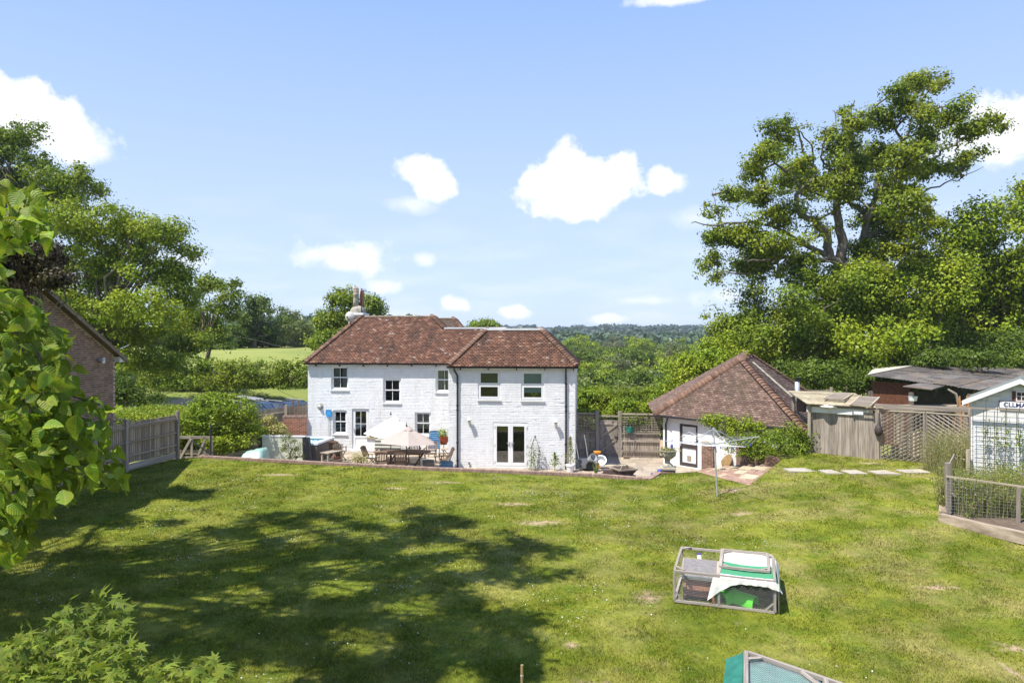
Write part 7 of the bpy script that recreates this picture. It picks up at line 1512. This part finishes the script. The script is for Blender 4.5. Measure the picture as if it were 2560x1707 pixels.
RW = 'trees of the wood on the right'
def T_(name, lab, el, d, mat, n, ls, cr, tr, seed, base=None, group=None, dj=1.2, split=True, **kw):
    pf = pz(el, d, .95, dj, seed); rg_ = np.random.default_rng(seed+500); sub_ = []
    for q in pf:                                            # break every mass into smaller boughs for a ragged outline with deep gaps
        for _ in range(6): u = unit(rg_.normal(size=3))*rg_.uniform(.35, .78); f_ = rg_.uniform(.36, .58); sub_.append((q[0]+u[0]*q[3], q[1]+u[1]*q[4], q[2]+u[2]*q[5], q[3]*f_, q[4]*f_, q[5]*f_*1.05))
    b = base or (np.average([p[0] for p in pf], weights=[p[3] for p in pf]), d, 0); b = ground_at(b) if base is None else base
    return tree(name, lab, 'tree', b, sub_ if split else pf, mat, n, ls, cr, tr, seed, group, **kw)
T_('ash_tree', 'tall bright green ash on the far right edge', [(2290,530,100,90),(2340,470,80,50),(2370,440,50,30),(2250,640,120,110),(2360,640,110,120),(2300,760,140,90),(2420,600,90,160),(2200,560,40,50)], 46, m_leafA, 50000, .22, .8, .35, 41, group=RW)
T_('sycamore_tree', 'dense mid green sycamore below the oak crown', [(2060,680,130,80),(1980,640,60,50),(1950,720,80,60),(2130,760,110,80),(2010,780,120,70),(2170,650,70,80)], 43, m_leafA, 40000, .2, .7, .3, 42, group=RW)
T_('ivy_tree', 'dark ivy clad tree with bare twigs left of the sycamore', [(1890,720,90,70),(1850,800,110,60),(1790,770,80,70),(1930,650,60,40),(1830,700,60,60),(1910,820,90,50)], 42, m_leafB, 32000, .17, .5, .25, 43, group=RW)
T_('hawthorn_tree', 'bushy hawthorn at the left end of the wood, above the outbuilding roof', [(1730,700,45,45),(1700,750,70,60),(1760,740,60,70),(1690,810,70,60),(1770,830,80,60),(1660,770,40,30),(1740,660,22,30)], 44, m_leafB, 26000, .17, .5, .2, 44, group=RW)
T_('hazel_bush', 'bright leafy hazel left of the outbuilding roof', [(1600,840,70,55),(1560,880,50,45),(1650,800,55,50),(1540,905,40,35),(1620,880,70,50),(1680,850,50,50)], 39, m_leafA, 22000, .15, .45, .12, 45, group=RW)
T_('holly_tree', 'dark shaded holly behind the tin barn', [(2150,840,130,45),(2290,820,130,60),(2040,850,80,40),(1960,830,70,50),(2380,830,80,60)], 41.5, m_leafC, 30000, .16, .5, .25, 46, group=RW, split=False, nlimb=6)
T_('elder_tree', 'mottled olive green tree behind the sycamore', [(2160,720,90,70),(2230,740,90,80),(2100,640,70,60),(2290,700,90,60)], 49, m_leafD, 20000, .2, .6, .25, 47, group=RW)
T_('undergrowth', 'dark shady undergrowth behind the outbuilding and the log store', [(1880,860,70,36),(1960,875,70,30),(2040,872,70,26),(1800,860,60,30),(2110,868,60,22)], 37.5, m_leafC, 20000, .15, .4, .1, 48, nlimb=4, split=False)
bush('overhanging_bough', 'leafy boughs hanging over the back of the tin barn roof', 'tree bough', ground_at((P(2220*K, 900, 37).x, 37)), pz([(2135,826,40,16),(2200,836,26,12),(2250,822,45,18),(2285,846,24,12),(2335,828,40,20),(2225,848,12,6),(2180,822,34,16)], 37.2, .8, .9, 9), m_leafC, 7000, .15, .4, 49, nlimb=2, tr=.12)
m_mistle = LEAF('twiggy_olive', (.13, .145, .065), (.22, .22, .105), (.15, .19, .06)); 
# left hand trees
LW = 'trees behind the brick house on the left'
T_('poplar_tree', 'dark open crowned tall tree at the upper left corner', [(30,310,60,45),(-60,330,70,70),(70,385,55,35),(0,420,80,50),(155,395,38,45),(195,410,25,40),(120,440,80,45),(40,480,90,50),(200,450,50,35),(-80,480,80,80),(85,300,20,25)], 50, m_leafB, 34000, .2, .55, .35, 51, group=LW, nlimb=26, bark=m_bark)
T_('maple_tree', 'large bright green maple behind the brick gable', [(200,500,90,50),(130,520,60,40),(320,530,85,50),(385,530,45,55),(430,570,30,22),(260,600,110,70),(350,620,90,70),(200,700,110,80),(320,730,110,80),(400,690,60,60),(260,810,110,60),(120,640,90,70),(340,830,70,40),(160,800,70,60)], 43, m_leafA, 68000, .18, .55, .4, 52, group=LW, nlimb=34)
T_('young_oak', 'mid green tree right of the maple at the meadow edge', [(480,660,45,35),(520,690,35,40),(470,730,70,50),(430,790,60,35),(535,665,14,22),(500,770,40,30)], 55, m_leafB, 18000, .2, .5, .25, 53, group=LW)
T_('lime_tree', 'rounded blue green tree at the far end of the meadow', [(590,710,45,35),(570,760,50,45),(625,750,40,45),(600,790,60,30),(540,790,40,25)], 90, m_leafC, 12000, .32, .8, .35, 54, group='trees beyond the meadow')
T_('birch_tree', 'drooping grey green birch beyond the meadow', [(672,730,30,32),(660,765,36,38),(695,770,26,40),(655,800,30,25),(690,810,30,20)], 95, m_leafD, 9000, .32, .7, .3, 55, group='trees beyond the meadow', aspect=.4)
T_('willow_tree', 'dark shrubby tree at the left end of the meadow edge', [(500,800,50,20),(450,810,50,25)], 85, m_leafC, 6000, .3, .7, .25, 56, group='trees beyond the meadow')
hedge('far_hedge', 'dark hedgerow at the top of the meadow', 'hedge', -62, -26, 97, 100, float(terrain_z(-45, 98))-.5, float(terrain_z(-45, 98))+2.6, m_leafC, 9000, .4, 57)
T_('walnut_tree', 'leafy tree behind the chimney of the cottage', [(790,712,50,40),(748,735,36,36),(765,780,50,40),(850,697,26,22),(868,718,20,15),(785,678,16,18),(830,740,50,50),(730,790,32,22),(770,690,20,20)], 56, m_leafB, 22000, .2, .5, .25, 58)
T_('round_tree', 'rounded olive tree top showing above the link roof', [(1120,748,40,9),(1100,752,22,7)], 120, m_leafB, 3000, .4, .8, .3, 59)
T_('copper_tree', 'dark copper leaved tree hanging over the brick gable', [(60,570,60,45),(110,600,48,40),(30,620,60,40),(130,640,36,26),(0,560,60,60),(80,640,40,28)], 19.5, m_copper, 15000, .085, .28, .16, 60, base=(-14.2, 20.3, .8), dj=.5, nlimb=18)
# hedges and shrubs, left middle ground
hq = P(400, 985, 46); hd = thing('hedgerow', 'tall overgrown hedge between drive and meadow', 'hedge', (-20, 52, float(terrain_z(-20, 52))))
bpy.data.objects.remove(hd)
bush('hedgerow', 'tall overgrown hedge between the drive and the meadow', 'hedge', ground_at((P(520, 900, 52).x, 52)), pz([(380,850,55,40),(430,855,60,45),(330,880,50,40),(490,860,55,40),(550,865,55,42),(610,868,50,40),(660,865,45,42),(700,862,40,45),(450,890,80,30),(570,895,80,28),(670,895,50,28),(380,890,60,30),(420,912,60,18),(520,915,70,16),(620,915,70,16),(690,905,40,20)], 51.5, .5, .8, 4), m_leafB, 34000, .19, .45, 61, nlimb=20, tr=.08)
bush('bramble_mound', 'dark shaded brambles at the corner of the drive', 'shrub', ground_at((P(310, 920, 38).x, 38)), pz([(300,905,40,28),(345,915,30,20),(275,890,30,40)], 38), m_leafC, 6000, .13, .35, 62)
hedge('clipped_hedge', 'low bright clipped hedge just behind the left fence', 'hedge', -19.3, -14.6, 30.5, 35.5, .3, 2.28, m_leafA, 15000, .10, 63, .1, R(-8))
bs_ = P(515, 1110, 30.8); bush('round_shrub', 'big rounded green shrub behind the small gate', 'shrub', (bs_.x, 31, .1), pz([(500,935,55,32),(460,950,40,32),(550,945,40,34),(500,975,70,36),(560,980,35,34),(450,985,38,28),(520,1010,70,26)], 30.8, .8, .25, 5), m_leafA, 17000, .11, .28, 64, nlimb=24)
yb = P(625, 1000, 32.8); bush('golden_shrub', 'golden yellow leaved shrub beside the red brick wall', 'shrub', (yb.x, 32.8, 0), pz([(617,965,14,10),(630,978,20,12),(645,985,16,12),(615,985,16,10),(635,998,20,10),(650,1000,10,8)], 32.8), m_yellowleaf, 2600, .09, .16, 65); bush('green_shrub', 'spiky dark green shrub below the golden one', 'shrub', (yb.x-.4, 32.5, 0), pz([(605,1000,22,18),(620,1012,28,12),(590,985,14,16)], 32.4), m_leafB, 2200, .11, .2, 66, aspect=.3)
# dark planks/soil bank between shrub and tub
bkp = thing('sleeper_bank', 'dark timber sleepers stepped below the round shrub', 'sleepers', (P(590, 1120, 30.3).x, 30.4, 0), R(20))
for k in range(4): piece('sleeper', m_woodd, bkp, (0, k*.3, .1+k*.2), (2.2, .25, .2))
# shrubs by the outbuilding
sh_ = G(1880, 1140, 1.0)
bush('camellia_shrub', 'large glossy green shrub right of the outbuilding', 'shrub', (10.0, 25.2, .9), pz([(1810,1010,45,30),(1845,1010,22,40),(1770,1020,40,25),(1830,1040,32,22),(1790,1045,50,18),(1815,985,18,14)], 25.6, .8, .3, 6), m_leafB, 7500, .085, .2, 67, nlimb=20)
bush('fig_shrub', 'tall wall shrub with a yellowing middle against the outbuilding front', 'shrub', (9.2, 26.6, .4), pz([(1635,962,26,14),(1660,972,36,20),(1700,990,34,26),(1715,975,12,18),(1740,985,16,14),(1700,1020,40,22),(1740,1035,36,20),(1672,995,20,14)], 27.0, .5, .3, 7), m_leafA, 7500, .085, .2, 68, nlimb=22)
bush('low_shrub', 'low green shrub along the top of the bed wall', 'shrub', (9.4, 26, .9), pz([(1740,1010,30,22),(1760,1045,30,14),(1780,1000,26,16),(1720,1040,20,10)], 26.2, .6, .2, 8), m_leafB, 3500, .08, .18, 69)
# hedges between cottage and outbuilding
def hb_(name, lab, el, d, mat, n, seed, ls=.13, cr=.25): return bush(name, lab, 'hedge', ground_at((P(el[0][0]*K, 0, d).x, d)), pz(el, d, .6, .3, seed), mat, n, ls, cr, seed, nlimb=8, tr=.06)
hb_('laurel_hedge', 'dense rounded laurel hedge right behind the cottage corner', [(1335,915,30,25),(1365,912,35,26),(1390,922,24,24),(1350,930,45,18),(1310,915,30,26)], 42, m_leafA, 9000, 71)
hb_('clipped_hedge', 'clipped hedge with a bright top behind the trellis gate', [(1440,935,30,20),(1480,938,35,18),(1510,940,25,18),(1420,940,20,18),(1540,940,30,18)], 39, m_leafA, 9000, 72)
hb_('wild_hedge', 'olive hedge band between the clipped hedge and the valley trees', [(1420,905,40,14),(1460,905,40,14),(1495,900,30,12),(1380,900,30,12)], 47, m_leafB, 6000, 73)
hb_('ivy_hedge', 'low ivy growth over the trellis fence top', [(1340,948,25,9),(1375,950,30,8),(1300,950,20,8)], 35.2, m_leafA, 2500, 74, .1, .15)
ivl = thing('trellis_ivy', 'sparse leafy climber on the right hand trellis panel', 'climber', (P(1600, 1060, 32.9).x, 32.85, 1.2)); leaf_blob('foliage', m_leafB, ivl, (0, .05, .6), (.9, .1, .3), 500, .08, 5); MB().tube([(-.3, .06, -1), (-.2, .06, .3), (.2, .06, .7)], .012, 5).build('stem', m_bark, ivl)
# valley wood: five kinds of tree, copied
def far_tree(name, lab, mat, seed, n=4200):
    rng = np.random.default_rng(seed); pf = [(0, 0, 4.6, 2.6, 2.6, 2.6)]+[(rng.normal()*1.7, rng.normal()*1.7, rng.uniform(2.4, 6.2), *(rng.uniform(1.0, 1.9),)*2, rng.uniform(.9, 1.5)) for _ in range(9)]
    return tree(name, lab, 'tree', (0, 0, 0), pf, mat, n, .30, .55, .18, seed, 'trees of the valley wood', nlimb=12)
kinds = [far_tree('valley_tree', 'dark green round tree in the valley wood behind the cottage', m_leafC, 81), far_tree('valley_tree', 'mid green tree in the valley wood behind the cottage', m_leafB, 82), far_tree('valley_tree', 'bright green tree in the valley wood behind the cottage', m_leafA, 83), far_tree('valley_tree', 'silvery willow like tree in the valley wood behind the cottage', m_leafD, 84, 3600), far_tree('valley_tree', 'olive bush like tree in the valley wood behind the cottage', m_mistle, 85, 3600)]
rng = np.random.default_rng(31); used = [False]*5; cnt = 0
for (d0, d1, n) in ((50, 62, 11), (64, 84, 17), (88, 120, 22), (125, 175, 26), (185, 265, 34)):
    for i in range(n):
        d = rng.uniform(d0, d1); t = (i+rng.uniform(.1, .9))/n; x = (-.10+t*.50)*d+(0 if d > 60 else .6)
        if (x < -2 and d < 62) or (CX+x/d*F)/K < 1150: continue
        k = int(rng.choice(5, p=[.2, .32, .14, .2, .14] if d < 100 else [.32, .36, .12, .1, .1])); base = ground_at((x, d))
        # height so that the canopy falls away below eye level near by and reaches it far off
        toppx = np.interp(d, [50, 62, 84, 120, 175, 265], [972, 950, 915, 880, 862, 846])+rng.normal()*9; zt_ = H-(toppx-CY)*d/F; h = max(2.6, min(13, zt_-base[2])); s = h/7.0; sx = s*rng.uniform(.85, 1.2) if h > 4 else s*1.6
        if not used[k]: o_ = kinds[k]; used[k] = True
        else: o_ = copy_tree(kinds[k])
        pxx = (CX+x/d*F)/K
        o_['label'] = ('tall ' if h > 7.6 else 'low ' if h < 5 else '')+('broad ' if sx > 1.05*s else '')+('dark green round', 'mid green', 'bright green', 'silvery willow like', 'olive bushy')[k]+' valley tree '+{50: 'in the nearest row', 64: 'in the second row', 88: 'in the middle rows', 125: 'in the far rows', 185: 'in the farthest rows'}[d0]+', '+('hidden behind the cottage' if pxx < 1230 else 'showing over the wing roof' if pxx < 1335 else 'just right of the wing roof' if pxx < 1400 else 'above the trellis gate' if pxx < 1460 else 'left of the hazel' if pxx < 1530 else 'above the hazel' if pxx < 1640 else 'behind the right hand wood')
        o_.location = base; o_.rotation_euler = (0, 0, rng.uniform(0, 6.28)); o_.scale = (sx, sx, s); cnt += 1
for k in range(5):
    if not used[k]: kinds[k].location = ground_at((6+k, 70))
# far wooded hills: one mass
def far_wood(name, label, rows, mat, seed, nl):
    rng = np.random.default_rng(seed); P_, N_, S_ = [], [], []
    for (d0, d1, n, r0, r1) in rows:
        for i in range(n):
            d = rng.uniform(d0, d1); x = rng.uniform(-.42, .36)*d; r = rng.uniform(r0, r1); z = float(terrain_z(x, d))
            dr = unit(rng.normal(size=(nl, 3))); dr[:, 2] = np.abs(dr[:, 2]); c = np.array([x, d, z+r*.35]); P_.append(c+dr*np.array([r, r, r*.85])*rng.uniform(.75, 1.05, (nl, 1))); N_.append(unit(dr+.6*rng.normal(size=(nl, 3)))); S_.append(np.full(nl, r*.42)*rng.uniform(.6, 1.3, nl))
    p, n_, s = np.concatenate(P_), np.concatenate(N_), np.concatenate(S_); V, Fa = leaf_quads(p, n_, s, rng, .8); o = mobj(name, np_mesh(name, V, Fa, mat), None); tag(o, label, 'woodland', kind='stuff')
m_far = LEAF('distant_foliage', (.055, .095, .05), (.085, .13, .065), (.11, .15, .07), trans=.2, nscale=.02)
m_far2 = LEAF('distant_dark_foliage', (.042, .072, .05), (.062, .095, .06), (.08, .11, .065), trans=.2, nscale=.01)
far_wood('wooded_slope', 'wooded slope of the far valley side', [(290, 420, 130, 4, 8), (430, 620, 120, 5, 10)], m_far, 91, 90)
far_wood('wooded_ridge', 'dark wooded ridge on the horizon', [(900, 1010, 260, 8, 13), (700, 860, 110, 6, 11)], m_far2, 92, 70)
# big tree outside the frame on the left whose crown shades the lawn
def shade_tree():
    rng = np.random.default_rng(77); poly = [(-40,1185),(120,1200),(250,1172),(420,1198),(560,1180),(700,1166),(820,1192),(960,1163),(1090,1200),(1000,1216),(1160,1204),(1190,1240),(1310,1262),(1235,1290),(1312,1312),(1200,1335),(1110,1390),(1260,1425),(1180,1450),(1240,1495),(1200,1568),(1150,1680),(-40,1680)]
    def inside(x, y):
        c = False; n = len(poly)
        for i in range(n):
            (x0, y0), (x1, y1) = poly[i], poly[i-1]
            if (y0 > y) != (y1 > y) and x < (x1-x0)*(y-y0)/(y1-y0)+x0: c = not c
        return c
    lx, ly = math.tan(math.pi/2-SUN_EL)*math.sin(SUN_TRAVEL), math.tan(math.pi/2-SUN_EL)*math.cos(SUN_TRAVEL); cl = []; base = Vector((-15, 9.5, .8)); tries = 0
    while len(cl) < 1250 and tries < 160000:
        tries += 1; y = rng.uniform(9, 21); x = rng.uniform(-.85*y, 2.2); px = (CX+x/y*F)/K; py = (CY+(H-.85)/y*F)/K
        if not inside(px, py): continue
        if math.sin(x*2.1+1+1.6*math.sin(y*1.1))*math.sin(y*2.6+x*.7+math.sin(x*1.3)) > (.08 if px > 520 else -.12): continue                # gaps between the boughs
        for h in sorted(rng.uniform(9.5, 19, 6)):
            q = Vector((x-lx*(h-.85), y-ly*(h-.85), h))
            if q.y > .2 and abs(q.x)/q.y < .86 and (q.z-H)/q.y < .59: continue
            cl.append(q); break
    cl += [base+Vector((rng.normal()*3.5-2, rng.normal()*3.5, 10+rng.normal()*3)) for _ in range(50)]
    cl = [q for q in cl if not (q.y > .2 and abs(q.x)/q.y < .86 and (q.z-H)/q.y < .59)]
    root = thing('shade_tree', 'tall leafy tree just outside the left of the view, shading the lawn', 'tree', base); C = np.array([tuple(q-base) for q in cl]); per = 52; k = np.repeat(np.arange(len(C)), per); p = C[k]+np.clip(rng.normal(size=(len(k), 3)), -1.8, 1.8)*np.array([.18, .18, .14]); nr = unit(rng.normal(size=(len(k), 3))+np.array([0, 0, .8])); V, Fa = leaf_quads(p, nr, .14*rng.uniform(.7, 1.3, len(k)), rng, .7); mobj('crown', np_mesh('crown', V, Fa, m_leafB), root)
    m = MB(); path = limb_path((0, 0, -.5), (-.6, .4, 15), rng, 9, 0, .02); m.tube(path, [.42*(1-.8*i/8) for i in range(9)], 9)
    for j in range(0, len(C), 11):
        s = path[3+int(rng.integers(0, 5))]; lp_ = limb_path(s, C[j], rng, 6, .06, .03)
        if any((q+base).y > .2 and abs((q+base).x)/(q+base).y < .8 and ((q+base).z-H)/(q+base).y < .53 for q in lp_): continue
        m.tube(lp_, [.10, .08, .06, .045, .03, .015], 5)
    m.build('trunk', m_bark, root, smooth=True)
shade_tree()

# ------------------------------------------------------------------ near foliage: big leaved branches on the left and the maple below
def lime_leaf_mesh(v=0):
    """broad pointed leaf, folded along its midrib and drooping at the tip; stalk end at the origin, tip along +X"""
    droop, fold, wd, wav = ((.20, .55, .9, .03), (.5, .9, .8, .04), (.1, .25, 1.0, .05), (.75, 1.3, .85, .03))[v]
    prof = [(0, .0), (.06, .17), (.18, .30), (.36, .37), (.56, .335), (.75, .22), (.9, .09), (1.0, .0)]; V = []
    for x, w in prof:
        w *= wd; dz = -droop*x*x; a = wav*math.sin(x*17+v)
        V += [(x-.12*droop*x, -w, dz+fold*w*w*1.3+.1*w+a), (x-.12*droop*x, 0, dz), (x-.12*droop*x, w, dz+fold*w*w*1.3+.1*w-a)]
    Fs = []
    for i in range(len(prof)-1): b = i*3; Fs += [(b, b+3, b+4, b+1), (b+1, b+4, b+5, b+2)]
    return np.array(V), Fs
def maple_leaf_mesh():
    V = [(0, 0, 0), (.18, 0, .02)]; pts = []
    for k, (a, r) in enumerate(((-140, .38), (-118, .2), (-92, .62), (-68, .3), (-46, .88), (-22, .36), (0, 1.0), (22, .36), (46, .88), (68, .3), (92, .62), (118, .2), (140, .38))):
        x, y = r*math.cos(R(a))+.18, r*math.sin(R(a)); pts.append((x, y, -.16*r*r*(1 if k % 2 == 0 else .3)+.02))
    V += pts; n = len(pts); Fs = [(1, 2+i, 3+i) for i in range(n-1)]+[(1, n+1, 0), (1, 0, 2)]
    return np.array(V), Fs
def near_leaves(root, clusters, leafV, leafF, mat, size, ntot, seed, axis, wild=.55, nup=(.0, -.35, .8), limit=300, flutter=.25):
    """leaves hung round the cluster centres; the 300 nearest the camera are single objects, the rest one piece"""
    rng = np.random.default_rng(seed); base = np.array(root.location); W = np.array([c[3]*c[4] for c in clusters], float); L = []
    def finish(me, uvs, reps):
        me.materials.append(mat); me.polygons.foreach_set('use_smooth', np.ones(len(me.polygons), bool)); li = np.empty(len(me.loops), np.int32); me.loops.foreach_get('vertex_index', li); me.uv_layers.new(name='UVMap').data.foreach_set('uv', np.ascontiguousarray(uvs[li], np.float32).ravel()); me.update()
    leafVs = leafV if isinstance(leafV, list) else [leafV]; mes = []
    for lv_ in leafVs: me = bpy.data.meshes.new('leaf'); me.from_pydata([tuple(v) for v in lv_], [], leafF); finish(me, lv_[:, :2], 1); mes.append(me)
    UV = []
    for _ in range(ntot):
        cx, cy, d, rx, ry = clusters[rng.choice(len(clusters), p=W/W.sum())]; a = rng.uniform(0, 6.283); r = math.sqrt(rng.random()); dd = d+rng.normal()*.25
        p = np.array(P((cx+rx*r*math.cos(a))*K, (cy+ry*r*math.sin(a))*K, dd)); t = unit(np.array(axis)+rng.normal(size=3)*wild); n = np.array(nup)+rng.normal(size=3)*flutter*1.4; n = n-t*np.dot(n, t); n = unit(n)
        L.append((dd, p-base, t, n, size*rng.uniform(.65, 1.25)))
    L.sort(key=lambda q: q[0]); V = []; Fs = []; k0 = 0
    for i, (dd, p, t, n, s) in enumerate(L):
        b = np.cross(n, t); Mx = np.stack([t, b, n], 1)*s; j_ = int(rng.integers(len(leafVs))); leafV = leafVs[j_]; me = mes[j_]
        if i < limit:
            o = bpy.data.objects.new('leaf', me); link(o, root); m4 = Matrix.Identity(4)
            for r_ in range(3):
                for c_ in range(3): m4[r_][c_] = Mx[r_, c_]
                m4[r_][3] = p[r_]
            o.matrix_local = m4
        else: V.append(leafV @ Mx.T + p); UV.append(leafV[:, :2]); Fs += [tuple(j+k0 for j in f) for f in leafF]; k0 += len(leafV)
    if V:
        mm = bpy.data.meshes.new('inner_leaves'); mm.from_pydata([tuple(v) for v in np.concatenate(V)], [], Fs); finish(mm, np.concatenate(UV), 1); tag(mobj('inner_leaves', mm, root), kind='stuff')
    return L
lt = thing('broad_leaved_tree', 'near tree with large bright green leaves reaching in from the left edge', 'tree', (-5.2, 3.6, .8))
cl_ = [(40,470,4.2,55,45),(75,520,4.2,45,35),(10,430,4.2,40,30),(10,520,4.0,50,50),(20,720,4.0,60,60),(75,735,4.3,40,35),(130,790,4.4,40,22),(110,770,4.3,40,30),(40,820,4.0,75,65),(130,850,4.3,40,40),(60,900,3.9,80,60),(160,920,4.2,60,30),(230,930,4.3,40,22),(100,960,4.1,90,50),(190,990,4.2,70,40),(40,1020,4.0,80,70),(130,1050,4.1,90,50),(225,1050,4.3,50,40),(255,1085,4.35,35,30),(40,1110,4.0,70,60),(100,1130,4.1,60,40),(190,1095,4.25,50,30),(30,1200,4.1,50,50),(20,1250,4.1,35,35),(-30,850,3.9,60,250),(-30,1100,3.9,60,150),(-30,620,4.,30,70)]
lvs = [lime_leaf_mesh(v)[0] for v in range(4)]; lfc = lime_leaf_mesh()[1]; near_leaves(lt, cl_, lvs, lfc, m_limeleaf, .10, 1500, 5, (.5, -.2, -.75), .65, (.2, -.55, .6), flutter=.45)
m = MB(); rng = np.random.default_rng(2); lb = Vector(lt.location); tp_ = limb_path((0, 0, -.2), (.2, .3, 6.5), rng, 8, 0, .02); m.tube(tp_, [.17*(1-.6*i/7) for i in range(8)], 8)
for c in cl_[::1]:
    e = P(c[0]*K, c[1]*K, c[2])-lb; s = min(tp_[2:], key=lambda q: abs(q.z-e.z-.5)); m.tube(limb_path(s, e, rng, 7, .05, .03), [.035, .028, .021, .016, .011, .008, .004], 5)
m.build('branches', m_bark, lt, smooth=True)
jm = thing('japanese_maple', 'young maple with pointed lobed leaves at the lower left corner', 'tree', (-2.3, 3.4, .8))
cm_ = [(230,1375,3.85,40,25),(190,1400,3.77,60,30),(260,1420,3.77,50,30),(130,1420,3.70,30,20),(220,1450,3.63,90,35),(80,1470,3.55,60,25),(290,1470,3.63,40,25),(110,1500,3.40,110,40),(40,1500,3.33,50,40),(230,1510,3.40,90,40),(300,1530,3.40,70,30),(420,1530,3.40,80,22),(470,1520,3.48,40,20),(380,1560,3.33,110,25),(150,1560,3.26,140,40),(30,1570,3.18,80,40),(500,1530,3.48,25,16),(300,1600,3.26,180,30)]
mv, mf = maple_leaf_mesh(); near_leaves(jm, cm_, mv, mf, m_mapleleaf, .062, 850, 6, (.5, -.2, -.2), .75, (0, -.25, 1))
m = MB(); jb = Vector(jm.location); tp_ = limb_path((0, 0, -.2), (.1, .1, 2.9), rng, 7, 0, .02); m.tube(tp_, [.045*(1-.6*i/6) for i in range(7)], 7)
for c in cm_: e = P(c[0]*K, c[1]*K, c[2]+.1)-jb; m.tube(limb_path(tp_[int(rng.integers(2, 6))], e, rng, 6, .05, .03), [.014, .011, .009, .007, .005, .003], 4)
m.build('branches', m_bark, jm, smooth=True)
# overhead cable across the meadow
cbq = [P(640, 850, 60), P(700, 866, 60), P(770, 878, 60)]; cb = thing('overhead_cable', 'thin overhead cable sagging in front of the meadow trees', 'cable', cbq[1]); MB().tube([q-cbq[1] for q in (P(560, 835, 60), *cbq)], .006, 4).build('cable', m_urn, cb)
cb2 = thing('overhead_cable', 'pale cable running from the brick gable into the trees', 'cable', P(300, 872, 26)); MB().tube([Vector((0, 0, 0)), P(322, 862, 28)-P(300, 872, 26)], .012, 4).build('cable', m_galv, cb2)
# ------------------------------------------------------------------ summer haze
m_haze = bpy.data.materials.new('summer_air'); m_haze.use_nodes = True; T = NT(m_haze.node_tree); out = T.n('ShaderNodeOutputMaterial'); pv = T.n('ShaderNodeVolumePrincipled'); pv.inputs['Color'].default_value = (.80, .88, 1, 1); pv.inputs['Density'].default_value = .00026; pv.inputs['Anisotropy'].default_value = .25; T.l(pv.outputs[0], out.inputs[1])
tag(MB().b(-1700, 1700, -330, 2300, -8, 42).build('haze', m_haze), kind='stuff')
